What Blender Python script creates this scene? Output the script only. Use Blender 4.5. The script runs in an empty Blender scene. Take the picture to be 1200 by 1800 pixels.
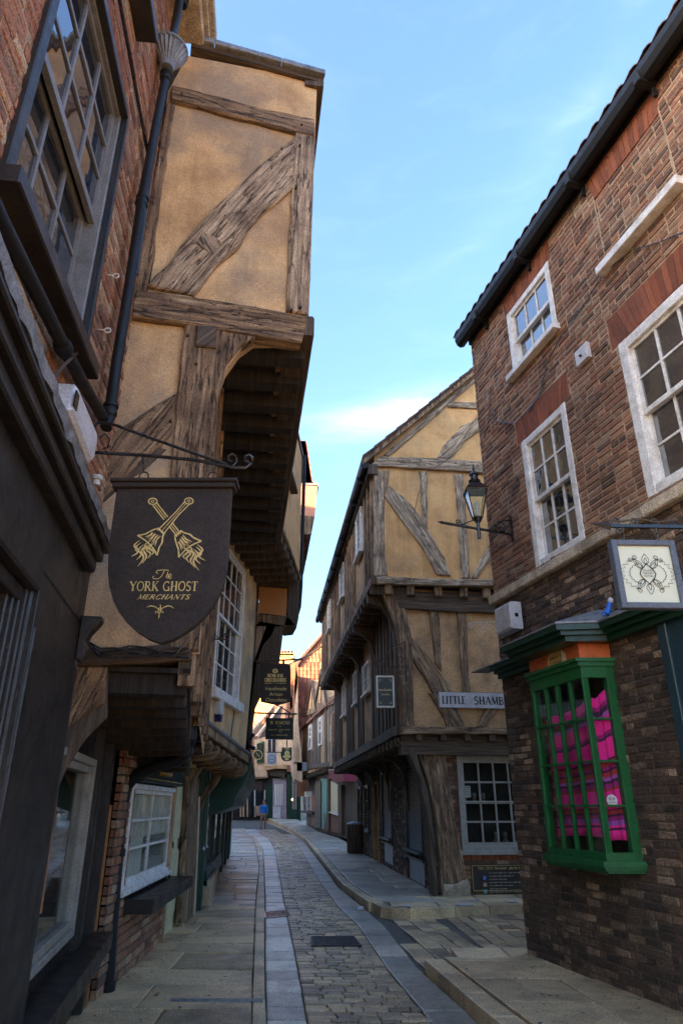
import bpy, random
from math import *
from mathutils import Vector, Matrix, noise
random.seed(7)
S = bpy.context.scene
C = S.collection
# ------------------------------------------------------------ camera, sky, sun, exposure
F = 1190.; PITCH = radians(23.4); EYE = 1.5
cam = bpy.data.objects.new('camera', bpy.data.cameras.new('camera')); C.objects.link(cam); S.camera = cam
cam.data.sensor_fit = 'VERTICAL'; cam.data.sensor_height = 36; cam.data.lens = 23.8
cam.data.clip_start = .05; cam.data.clip_end = 2000
cam.location = (0, 0, EYE); cam.rotation_euler = (radians(90) + PITCH, 0, 0)
SUN_EL = radians(10.5); SUN_AZ = radians(243)          # azimuth from +Y towards +X
w = bpy.data.worlds.new("World"); S.world = w; w.use_nodes = True
nt = w.node_tree; N = nt.nodes; L = nt.links
bg = N['Background']; bg.inputs[1].default_value = 0.15
sky = N.new('ShaderNodeTexSky'); sky.sky_type = 'NISHITA'; sky.sun_disc = False
sky.sun_elevation = SUN_EL; sky.sun_rotation = SUN_AZ
sky.air_density = .8; sky.dust_density = 5.0; sky.ozone_density = 3.0
tc = N.new('ShaderNodeTexCoord')
def _m(op, a, b=None, c=None):
    n = N.new('ShaderNodeMath'); n.operation = op
    for i, v in enumerate((a, b, c)):
        if v is None: continue
        if isinstance(v, (int, float)): n.inputs[i].default_value = v
        else: L.new(v, n.inputs[i])
    return n.outputs[0]
sep = N.new('ShaderNodeSeparateXYZ'); L.new(tc.outputs['Generated'], sep.inputs[0])
X, Y, Z = sep.outputs
az = _m('ARCTAN2', X, Y); el = _m('ARCSINE', Z)
comb = N.new('ShaderNodeCombineXYZ')
L.new(_m('ADD', _m('MULTIPLY', az, 2.2), _m('MULTIPLY', el, -1.5)), comb.inputs[0]); L.new(_m('MULTIPLY', el, 9), comb.inputs[1])
nz = N.new('ShaderNodeTexNoise'); nz.inputs['Scale'].default_value = 2.3; nz.inputs['Detail'].default_value = 8; nz.inputs['Roughness'].default_value = .62
nz.inputs['Distortion'].default_value = .5
L.new(comb.outputs[0], nz.inputs['Vector'])
cir = N.new('ShaderNodeMapRange'); L.new(nz.outputs[0], cir.inputs[0]); cir.inputs[1].default_value = .5; cir.inputs[2].default_value = .85; cir.inputs[3].default_value = 0; cir.inputs[4].default_value = .03
def streak(a0, e0, sa, se, amp, tilt=0):
    da = _m('SUBTRACT', az, a0); de = _m('SUBTRACT', _m('SUBTRACT', el, e0), _m('MULTIPLY', da, tilt))
    q = _m('ADD', _m('POWER', _m('ABSOLUTE', _m('DIVIDE', da, sa)), 2.), _m('POWER', _m('ABSOLUTE', _m('DIVIDE', de, se)), 2.))
    g = _m('EXPONENT', _m('MULTIPLY', q, -1.))
    k = N.new('ShaderNodeMapRange'); L.new(nz.outputs[0], k.inputs[0]); k.inputs[1].default_value = .3; k.inputs[2].default_value = .72
    return _m('MULTIPLY', _m('MULTIPLY', g, k.outputs[0]), amp)
tot = _m('ADD', cir.outputs[0], streak(.12, radians(31.5), .15, .022, .7, .12))
tot = _m('ADD', tot, streak(.42, radians(49), .25, .03, .06, .5))
tot = _m('MINIMUM', tot, .85)
mx = N.new('ShaderNodeMixRGB'); L.new(tot, mx.inputs[0]); L.new(sky.outputs[0], mx.inputs[1]); mx.inputs[2].default_value = (2.6, 2.75, 3.0, 1)
L.new(mx.outputs[0], bg.inputs[0])
sd = bpy.data.lights.new('sun', 'SUN'); sd.energy = 5; sd.angle = radians(.5); sd.color = (1, .66, .33)
so = bpy.data.objects.new('sun', sd); C.objects.link(so); so.location = (-20, -20, 30)
tosun = Vector((sin(SUN_AZ)*cos(SUN_EL), cos(SUN_AZ)*cos(SUN_EL), sin(SUN_EL)))
so.rotation_euler = tosun.to_track_quat('Z', 'Y').to_euler()
S.view_settings.view_transform = 'Standard'; S.view_settings.look = 'None'; S.view_settings.gamma = 1
S.view_settings.use_curve_mapping = False; S.view_settings.exposure = 3.0
S.cycles.max_bounces = 9; S.cycles.diffuse_bounces = 7; S.cycles.glossy_bounces = 3; S.cycles.transmission_bounces = 4; S.cycles.transparent_max_bounces = 8
S.cycles.caustics_reflective = False; S.cycles.caustics_refractive = False

# ------------------------------------------------------------ helpers: measuring
cP, sP = cos(PITCH), sin(PITCH)
def ray(px, py):
    b = (900-py)/F
    return Vector(((px-600)/F, cP-sP*b, sP+cP*b))
def proj(p):
    z = p[2]-EYE; d = cP*p[1]+sP*z; u = -sP*p[1]+cP*z
    if d < .05: return None
    return 600+F*p[0]/d, 900-F*u/d
def zg(y): return .03*max(0, y-42)
def gnd(px, py, z0=0.):
    r = ray(px, py); t = 10
    for _ in range(30): t = (EYE-z0-zg(r.y*t))/-r.z
    return Vector((r.x*t, r.y*t, z0+zg(r.y*t)))
class Pl:                                   # a wall plane: a along, b up, w out of the wall
    def __init__(s, x, y, d, side, lean=0.):
        s.o = Vector((x, y, 0)); s.u = Vector((d[0], d[1], 0)).normalized()
        s.n = Vector((s.u.y, -s.u.x, 0))*side; s.v = Vector((0, 0, 1))+s.n*lean
    def P(s, a, b, w=0.): return s.o+s.u*a+s.v*b+s.n*w
    def uv(s, px, py, w=0.):
        r = ray(px, py)
        m = Matrix((s.u, s.v, -r)).transposed().inverted()
        q = m @ (Vector((0, 0, EYE))-s.o-s.n*w)
        return q[0], q[1]
    def q(s, pts, w=0.): return [s.uv(x, y, w) for x, y in pts]
    def at(s, w):
        r = Pl.__new__(Pl); r.o = s.o+s.n*w; r.u = s.u; r.n = s.n; r.v = s.v; return r
    def flip(s):
        r = Pl.__new__(Pl); r.o = s.o; r.u = -s.u; r.n = s.n; r.v = s.v; return r
def vp(px): return (px-600., 1297.)
def rect(pl, pts, w=0.):
    q = pl.q(pts, w); A = sorted(p[0] for p in q); B = sorted(p[1] for p in q)
    return (A[0]+A[1])/2, (A[2]+A[3])/2, (B[0]+B[1])/2, (B[2]+B[3])/2

# ------------------------------------------------------------ helpers: materials
def mat(name, cols, rough=.8, scale=6., bump=.25, bscale=40., metal=0., spec=.5, rnd=0., stain=None, stretch=None, uvm=False, detail=8, obj=0., cracks=0., streaks=0., grit=.35, coat=0.):
    """cols: list of colours spread over a noise ramp; rnd: how much the per-piece value moves along the ramp"""
    m = bpy.data.materials.new(name); m.use_nodes = True; t = m.node_tree; n = t.nodes; l = t.links
    b = n['Principled BSDF']; b.inputs['Metallic'].default_value = metal; b.inputs['Specular IOR Level'].default_value = spec
    if coat: b.inputs['Coat Weight'].default_value = coat; b.inputs['Coat Roughness'].default_value = .12
    tcn = n.new('ShaderNodeTexCoord'); src = tcn.outputs['UV' if uvm else 'Object']
    mp = n.new('ShaderNodeMapping'); l.new(src, mp.inputs[0])
    if stretch: mp.inputs['Scale'].default_value = stretch
    if obj or uvm:
        oi = n.new('ShaderNodeObjectInfo'); vm = n.new('ShaderNodeCombineXYZ')
        k = n.new('ShaderNodeMath'); k.operation = 'MULTIPLY'; l.new(oi.outputs['Random'], k.inputs[0]); k.inputs[1].default_value = 37
        l.new(k.outputs[0], vm.inputs[0]); l.new(k.outputs[0], vm.inputs[2]); l.new(vm.outputs[0], mp.inputs['Location'])
    def NZ(s, d, r=.6, v=mp.outputs[0]):
        x = n.new('ShaderNodeTexNoise'); x.inputs['Scale'].default_value = s; x.inputs['Detail'].default_value = d; x.inputs['Roughness'].default_value = r
        l.new(v, x.inputs['Vector']); return x.outputs[0]
    def MA(op, a, bb, clamp=False):
        x = n.new('ShaderNodeMath'); x.operation = op; x.use_clamp = clamp
        for i, v in enumerate((a, bb)):
            if isinstance(v, (int, float)): x.inputs[i].default_value = v
            else: l.new(v, x.inputs[i])
        return x.outputs[0]
    f = NZ(scale, detail)
    f = MA('MULTIPLY_ADD', f, 1); f.node.inputs[1].default_value = 1.9; f.node.inputs[2].default_value = -.45
    if rnd:
        at = n.new('ShaderNodeAttribute'); at.attribute_name = 'rnd'
        f = MA('ADD', MA('MULTIPLY', f, 1-rnd), MA('MULTIPLY', at.outputs['Fac'], rnd))
    r = n.new('ShaderNodeValToRGB'); l.new(f, r.inputs[0]); e = r.color_ramp.elements
    k = len(cols)
    while len(e) < k: e.new(.5)
    for i, c in enumerate(cols):
        e[i].position = (i/(k-1) if k > 1 else 0)*.8+.1; e[i].color = (*c, 1)
    out = r.outputs[0]
    if stain:
        sc, amt, col = stain
        g = NZ(sc, 5, .55, tcn.outputs['Object']); mr = n.new('ShaderNodeMapRange'); l.new(g, mr.inputs[0])
        mr.inputs[1].default_value = .44 if amt > .85 else .47; mr.inputs[2].default_value = .6 if amt > .85 else .7; mr.inputs[4].default_value = amt
        x = n.new('ShaderNodeMixRGB'); l.new(mr.outputs[0], x.inputs[0]); l.new(out, x.inputs[1]); x.inputs[2].default_value = (*col, 1); out = x.outputs[0]
    if grit:
        g = NZ(110 if grit < .55 else 90, 3, .7, tcn.outputs['Object']); mr = n.new('ShaderNodeMapRange'); l.new(g, mr.inputs[0]); mr.inputs[1].default_value = .35; mr.inputs[2].default_value = .65
        mr.inputs[3].default_value = 1-grit; mr.inputs[4].default_value = 1+grit*.6
        x = n.new('ShaderNodeMixRGB'); x.blend_type = 'MULTIPLY'; x.inputs[0].default_value = 1; l.new(out, x.inputs[1]); l.new(mr.outputs[0], x.inputs[2]); out = x.outputs[0]
    hgt = None
    if cracks:                                  # splits along the grain, or hairlines in plaster
        m2 = n.new('ShaderNodeMapping'); l.new(mp.outputs[0], m2.inputs[0]); m2.inputs['Scale'].default_value = (.55, .42, .42) if uvm else (1, 1, 1)
        g = NZ(1.6 if uvm else 1.7, 5 if uvm else 7, .55, m2.outputs[0])
        dd = MA('ABSOLUTE', MA('SUBTRACT', g, .5), 0); mr = n.new('ShaderNodeMapRange'); l.new(dd, mr.inputs[0])
        mr.inputs[1].default_value = 0; mr.inputs[2].default_value = .022 if uvm else .004; mr.inputs[3].default_value = cracks; mr.inputs[4].default_value = 0
        hgt = mr.outputs[0]
        x = n.new('ShaderNodeMixRGB'); l.new(hgt, x.inputs[0]); l.new(out, x.inputs[1]); x.inputs[2].default_value = (*[v*.25 for v in cols[0]], 1); out = x.outputs[0]
    if streaks:
        m2 = n.new('ShaderNodeMapping'); l.new(tcn.outputs['Object'], m2.inputs[0]); m2.inputs['Scale'].default_value = (9, 9, .7)
        g = NZ(1., 6, .6, m2.outputs[0]); g2 = NZ(.9, 3, .5, tcn.outputs['Object']); mr = n.new('ShaderNodeMapRange'); l.new(MA('MULTIPLY', g, g2), mr.inputs[0])
        mr.inputs[1].default_value = .24; mr.inputs[2].default_value = .42; mr.inputs[4].default_value = streaks
        x = n.new('ShaderNodeMixRGB'); l.new(mr.outputs[0], x.inputs[0]); l.new(out, x.inputs[1]); x.inputs[2].default_value = (*[v*.5 for v in cols[0]], 1); out = x.outputs[0]
    l.new(out, b.inputs['Base Color'])
    rr = n.new('ShaderNodeMapRange'); l.new(NZ(scale*1.7, 4), rr.inputs[0]); rr.inputs[1].default_value = .3; rr.inputs[2].default_value = .7
    rr.inputs[3].default_value = max(.03, rough-.12); rr.inputs[4].default_value = min(1, rough+.12); l.new(rr.outputs[0], b.inputs['Roughness'])
    if bump:
        bp = n.new('ShaderNodeBump'); bp.inputs['Strength'].default_value = bump; bp.inputs['Distance'].default_value = .02
        hh_ = NZ(bscale, 6)
        if hgt is not None: hh_ = MA('SUBTRACT', hh_, MA('MULTIPLY', hgt, 1.5))
        l.new(hh_, bp.inputs['Height']); l.new(bp.outputs[0], b.inputs['Normal'])
    return m
def flat(name, col, rough=.5, metal=0., bump=.06, spec=.5, coat=0.):
    d = tuple(c*.72 for c in col); h = tuple(min(1, c*1.12) for c in col)
    return mat(name, [d, col, h], rough, 9, bump, 60, metal, spec, stain=(3, .35, tuple(c*.55 for c in col)), coat=coat)
M = {}
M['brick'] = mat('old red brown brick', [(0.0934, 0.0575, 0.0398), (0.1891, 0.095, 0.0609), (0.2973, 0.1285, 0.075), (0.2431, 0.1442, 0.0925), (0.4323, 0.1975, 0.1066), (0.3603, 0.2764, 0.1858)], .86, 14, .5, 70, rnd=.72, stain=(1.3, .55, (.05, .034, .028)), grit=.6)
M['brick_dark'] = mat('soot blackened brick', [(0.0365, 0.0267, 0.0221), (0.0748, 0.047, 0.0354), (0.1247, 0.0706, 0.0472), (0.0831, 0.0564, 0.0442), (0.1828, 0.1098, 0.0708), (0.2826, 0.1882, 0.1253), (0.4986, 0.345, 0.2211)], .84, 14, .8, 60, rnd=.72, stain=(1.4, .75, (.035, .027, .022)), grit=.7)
M['brick_red'] = mat('weathered soft red brick', [(0.1138, 0.0706, 0.0508), (0.3088, 0.131, 0.0726), (0.4226, 0.1714, 0.0907), (0.2601, 0.1613, 0.0998), (0.5201, 0.2822, 0.1542), (0.4876, 0.4032, 0.2722)], .88, 16, .5, 70, rnd=.7, stain=(1.2, .5, (.1, .06, .045)), grit=.6)
M['arch'] = mat('rubbed orange red brick', [(0.1512, 0.0455, 0.0206), (0.2668, 0.0758, 0.0309), (0.3379, 0.1061, 0.0463)], .85, 12, .3, 60, rnd=.6, stain=(2, .5, (.13, .05, .03)))
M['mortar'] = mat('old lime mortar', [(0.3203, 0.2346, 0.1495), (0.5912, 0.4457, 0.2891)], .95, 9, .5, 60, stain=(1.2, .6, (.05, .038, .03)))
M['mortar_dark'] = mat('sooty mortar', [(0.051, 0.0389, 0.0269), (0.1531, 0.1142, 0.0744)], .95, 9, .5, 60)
M['plaster'] = mat('ochre limewash plaster', [(0.507, 0.3088, 0.1466), (0.7343, 0.4781, 0.2321), (0.8042, 0.5677, 0.3054)], .9, 2.2, .3, 22, stain=(1.15, .9, (.36, .27, .185)), detail=10, cracks=.35, streaks=.5)
M['plaster_b'] = mat('warm yellow ochre render', [(0.5954, 0.332, 0.1283), (0.7938, 0.4553, 0.1818), (0.8299, 0.5312, 0.2353)], .9, 2.6, .25, 25, stain=(2.4, .45, (.38, .25, .14)), detail=10, cracks=.3, streaks=.45)
M['plaster_grey'] = mat('grimy brown plaster', [(0.3808, 0.224, 0.1064), (0.5824, 0.3584, 0.1756), (0.6944, 0.4368, 0.2234)], .92, 3, .35, 25, stain=(2.5, .6, (.13, .1, .07)), detail=10, grit=.6)
M['plaster_pink'] = mat('pinkish buff render', [(0.5513, 0.3625, 0.2125), (0.735, 0.5, 0.3081), (0.8138, 0.575, 0.3613)], .9, 3, .25, 25, stain=(2.5, .4, (.3, .22, .17)))
M['orange_plaster'] = mat('orange ochre render', [(.45, .2, .07), (.6, .28, .09)], .9, 4, .2, 30, stain=(4, .35, (.3, .13, .06)))
M['terracotta'] = mat('pink terracotta render', [(.5, .22, .14), (.6, .29, .19)], .9, 4, .2, 30, stain=(4, .35, (.32, .15, .1)))
M['timber'] = mat('bleached grey oak', [(0.1709, 0.1265, 0.0835), (0.3274, 0.2342, 0.1508), (0.4727, 0.3462, 0.2248), (0.6515, 0.5063, 0.3449), (0.8305, 0.6823, 0.4881)], .85, 1., .8, 1.6, uvm=True, stretch=(1.8, 24, 24), stain=(3.5, .7, (.12, .078, .05)), cracks=.85, grit=.5)
M['timber_brown'] = mat('brown weathered oak', [(0.093, 0.0614, 0.0359), (0.1745, 0.1097, 0.0604), (0.2736, 0.1693, 0.0906), (0.3927, 0.2593, 0.1436), (0.5711, 0.4202, 0.2576)], .82, 1., .8, 1.6, uvm=True, stretch=(1.8, 22, 22), stain=(3, .7, (.075, .043, .026)), cracks=.85, grit=.5)
M['timber_dark'] = mat('tarred black oak', [(0.0228, 0.0168, 0.0102), (0.0636, 0.042, 0.0254), (0.1136, 0.0777, 0.0475), (0.2157, 0.1575, 0.0984)], .7, 1., .6, 1.6, uvm=True, stretch=(1.6, 26, 26))
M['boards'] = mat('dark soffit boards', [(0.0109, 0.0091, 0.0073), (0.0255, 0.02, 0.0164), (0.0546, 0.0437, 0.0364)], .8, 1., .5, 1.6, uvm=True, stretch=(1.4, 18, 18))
M['black_paint'] = mat('near black shopfront paint', [(0.0105, 0.009, 0.0075), (0.024, 0.0195, 0.0165), (0.039, 0.0315, 0.027)], .42, 5, .25, 40, stain=(6, .4, (.03, .025, .02)))
M['black_iron'] = flat('black painted iron', (.012, .012, .013), .3, spec=.7)
M['rust_iron'] = mat('rusty iron', [(.03, .02, .015), (.12, .06, .035)], .7, 30, .4, 90)
M['white'] = mat('weathered white paint', [(0.575, 0.5405, 0.483), (0.828, 0.805, 0.759), (0.92, 0.9085, 0.874)], .5, 10, .15, 50, stain=(7, .45, (.42, .37, .31)))
M['stone_white'] = flat('greyed white paint', (.36, .34, .29), .6)
M['cream'] = flat('cream door paint', (.72, .66, .4), .4)
M['stone'] = mat('weathered pale stone', [(0.315, 0.255, 0.1755), (0.5828, 0.48, 0.3375), (0.7875, 0.675, 0.4995)], .88, 8, .5, 40, rnd=.3, stain=(3, .6, (.14, .115, .09)), grit=.6)
M['slab'] = mat('york stone paving', [(0.4245, 0.3021, 0.1666), (0.6157, 0.4328, 0.2378), (0.7956, 0.56, 0.3016), (0.8314, 0.6417, 0.3568)], .52, 7, .35, 45, rnd=.6, stain=(1.6, .6, (.09, .075, .058)), grit=.6)
M['slab_blue'] = mat('damp blue grey paving', [(0.2538, 0.2251, 0.1784), (0.3803, 0.3352, 0.2647), (0.5297, 0.4534, 0.3479), (0.6906, 0.5715, 0.4161)], .42, 8, .3, 45, rnd=.6, stain=(1.4, .55, (.055, .055, .055)), grit=.6)
M['channel'] = mat('pale worn channel stone', [(0.3564, 0.336, 0.2813), (0.6683, 0.6195, 0.508), (0.92, 0.8609, 0.6987)], .42, 9, .3, 50, rnd=.6, stain=(2.5, .5, (.13, .125, .115)), grit=.6)
M['sett'] = mat('worn granite sett', [(0.2258, 0.1646, 0.0983), (0.4008, 0.2901, 0.1681), (0.5495, 0.3946, 0.2179), (0.7475, 0.5304, 0.2894)], .4, 12, .35, 60, rnd=.75, stain=(1.5, .55, (.05, .044, .04)), grit=.6)
M['joint'] = mat('dark joint dirt', [(0.0624, 0.053, 0.0406), (0.156, 0.131, 0.0998)], .9, 14, .5, 60)
M['lead'] = mat('grey lead flashing', [(.11, .115, .125), (.22, .23, .245), (.33, .33, .34)], .45, 12, .4, 40, metal=.25)
M['tile'] = mat('clay pantile', [(.13, .055, .035), (.28, .115, .065), (.4, .19, .105)], .85, 8, .3, 50, rnd=.6, stain=(3, .5, (.14, .09, .065)))
M['tile_brown'] = mat('brown plain tile', [(.07, .045, .035), (.16, .095, .065), (.24, .15, .1)], .85, 8, .3, 50, rnd=.6)
M['gutter'] = flat('black gutter paint', (.012, .012, .012), .5, spec=.3)
M['green'] = flat('bright green gloss paint', (.006, .115, .026), .45, bump=.25)
M['green_dark'] = flat('dark bottle green paint', (.005, .038, .02), .38)
M['green_shop'] = flat('sea green shopfront paint', (.008, .07, .05), .4)
M['grey_paint'] = flat('worn grey window paint', (.2, .2, .2), .45)
M['teal'] = flat('teal paint', (.1, .36, .29), .5)
M['blue_grey'] = flat('dark blue grey paint', (.02, .05, .065), .45)
M['sign_black'] = flat('charcoal sign board', (.05, .038, .03), .7, spec=.3)
M['sign_green'] = flat('dark green sign board', (.008, .022, .018), .45)
M['gold'] = flat('gold lettering', (.85, .62, .22), .45, bump=0)
M['orange'] = flat('orange painted fascia', (.62, .14, .035), .5)
M['yellow'] = flat('pale yellow roundel', (.75, .5, .15), .5)
M['plastic'] = flat('off white plastic', (.6, .59, .6), .4)
M['blue'] = flat('bright blue plastic', (.01, .12, .55), .35)
M['navy'] = flat('dark blue lens', (.01, .012, .12), .2)
M['ink'] = flat('black lettering', (.012, .012, .012), .6, bump=0)
M['pale_sign'] = mat('pale green cream sign face', [(.5, .53, .42), (.56, .59, .48)], .6, 3, 0, grit=0)
M['slate_frame'] = flat('blue grey sign frame', (.085, .1, .13), .45)
M['copper'] = flat('orange brown varnished strip', (.45, .19, .06), .35)
M['red'] = flat('dark red awning', (.22, .01, .03), .6)
M['cloth_blue'] = flat('blue jacket', (.03, .25, .75), .8)
M['cloth_khaki'] = flat('khaki shorts', (.4, .3, .2), .9)
M['skin'] = flat('skin', (.45, .25, .17), .6, bump=0)
M['hair'] = flat('grey hair', (.22, .18, .15), .8)
M['curtain'] = mat('white net curtain', [(0.391, 0.368, 0.3105), (0.713, 0.6785, 0.598), (0.828, 0.7935, 0.713)], .9, 1, .3, 2, stretch=(30, 30, .8))
M['slats'] = flat('white blind slats', (.6, .57, .5), .6)
M['panel'] = flat('pale blue grey panel', (.2, .25, .29), .35)
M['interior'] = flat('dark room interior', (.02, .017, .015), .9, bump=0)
M['goods'] = mat('goods on shelves', [(.03, .02, .015), (.3, .2, .1), (.1, .12, .13), (.5, .45, .36)], .6, 9, 0, 20)
M['purple'] = flat('dusty mauve paint', (.36, .29, .32), .6)
M['stain'] = flat('white paint splash', (.55, .53, .5), .7)
def glass_mat(name, tint=(.02, .022, .025), rough=.03, bump=.05, ior=1.75):
    m = bpy.data.materials.new(name); m.use_nodes = True; t = m.node_tree; b = t.nodes['Principled BSDF']
    b.inputs['Base Color'].default_value = (*tint, 1); b.inputs['Roughness'].default_value = rough; b.inputs['IOR'].default_value = ior
    tcn = t.nodes.new('ShaderNodeTexCoord'); x = t.nodes.new('ShaderNodeTexNoise'); x.inputs['Scale'].default_value = 3; x.inputs['Detail'].default_value = 2
    bp = t.nodes.new('ShaderNodeBump'); bp.inputs['Strength'].default_value = bump; bp.inputs['Distance'].default_value = .05
    t.links.new(tcn.outputs['Object'], x.inputs['Vector']); t.links.new(x.outputs[0], bp.inputs['Height']); t.links.new(bp.outputs[0], b.inputs['Normal'])
    return m
M['glass'] = glass_mat('dark window glass')
M['glass_mirror'] = glass_mat('reflecting window glass', ior=3.4, bump=.12)
def clear_glass(name, refl=1.5):
    m = bpy.data.materials.new(name); m.use_nodes = True; t = m.node_tree; n = t.nodes; n.remove(n['Principled BSDF'])
    g = n.new('ShaderNodeBsdfGlossy'); g.inputs['Roughness'].default_value = .03
    tr = n.new('ShaderNodeBsdfTransparent'); tr.inputs[0].default_value = (.94, .96, .94, 1)
    lw = n.new('ShaderNodeLayerWeight'); lw.inputs[0].default_value = .5
    pw_ = n.new('ShaderNodeMath'); pw_.operation = 'POWER'; t.links.new(lw.outputs['Facing'], pw_.inputs[0]); pw_.inputs[1].default_value = 4.
    fr = n.new('ShaderNodeMath'); fr.operation = 'MULTIPLY_ADD'; t.links.new(pw_.outputs[0], fr.inputs[0]); fr.inputs[1].default_value = refl*.8; fr.inputs[2].default_value = refl*.03
    mxs = n.new('ShaderNodeMixShader'); t.links.new(fr.outputs[0], mxs.inputs[0]); t.links.new(tr.outputs[0], mxs.inputs[1]); t.links.new(g.outputs[0], mxs.inputs[2])
    t.links.new(mxs.outputs[0], n['Material Output'].inputs[0]); return m
M['clear'] = clear_glass('clear shop glass', .9)
M['clear_old'] = clear_glass('clear old glass', .55)
def woven():
    m = bpy.data.materials.new('pink striped woven cloth'); m.use_nodes = True; t = m.node_tree; n = t.nodes; l = t.links; b = n['Principled BSDF']
    tcn = n.new('ShaderNodeTexCoord'); sp = n.new('ShaderNodeSeparateXYZ'); l.new(tcn.outputs['UV'], sp.inputs[0])
    nzz = n.new('ShaderNodeTexNoise'); nzz.inputs['Scale'].default_value = 60; l.new(tcn.outputs['UV'], nzz.inputs['Vector'])
    ad = n.new('ShaderNodeMath'); ad.operation = 'MULTIPLY_ADD'; l.new(nzz.outputs[0], ad.inputs[0]); ad.inputs[1].default_value = .012; l.new(sp.outputs[1], ad.inputs[2])
    r = n.new('ShaderNodeValToRGB'); l.new(ad.outputs[0], r.inputs[0]); r.color_ramp.interpolation = 'CONSTANT'
    pk = (.85, .02, .3); dk = (.06, .008, .05); mg = (.3, .01, .16); rd = (.35, .03, .04); pu = (.35, .08, .4)
    seq = [(0, pk), (.07, dk), (.085, pk), (.1, pu), (.13, mg), (.16, dk), (.175, rd), (.2, dk), (.21, pk), (.33, rd), (.35, mg), (.38, dk), (.4, pu), (.425, rd), (.46, dk), (.475, mg), (.5, rd), (.53, dk), (.545, pk), (.68, dk), (.7, mg), (.73, pk), (.83, pu), (.86, dk), (.9, mg), (.93, pk)]
    e = r.color_ramp.elements
    while len(e) < len(seq): e.new(.99)
    for i, (p, c) in enumerate(seq): e[i].position = p; e[i].color = (*c, 1)
    l.new(r.outputs[0], b.inputs['Base Color']); b.inputs['Roughness'].default_value = .9; return m
M['woven'] = woven()

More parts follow.
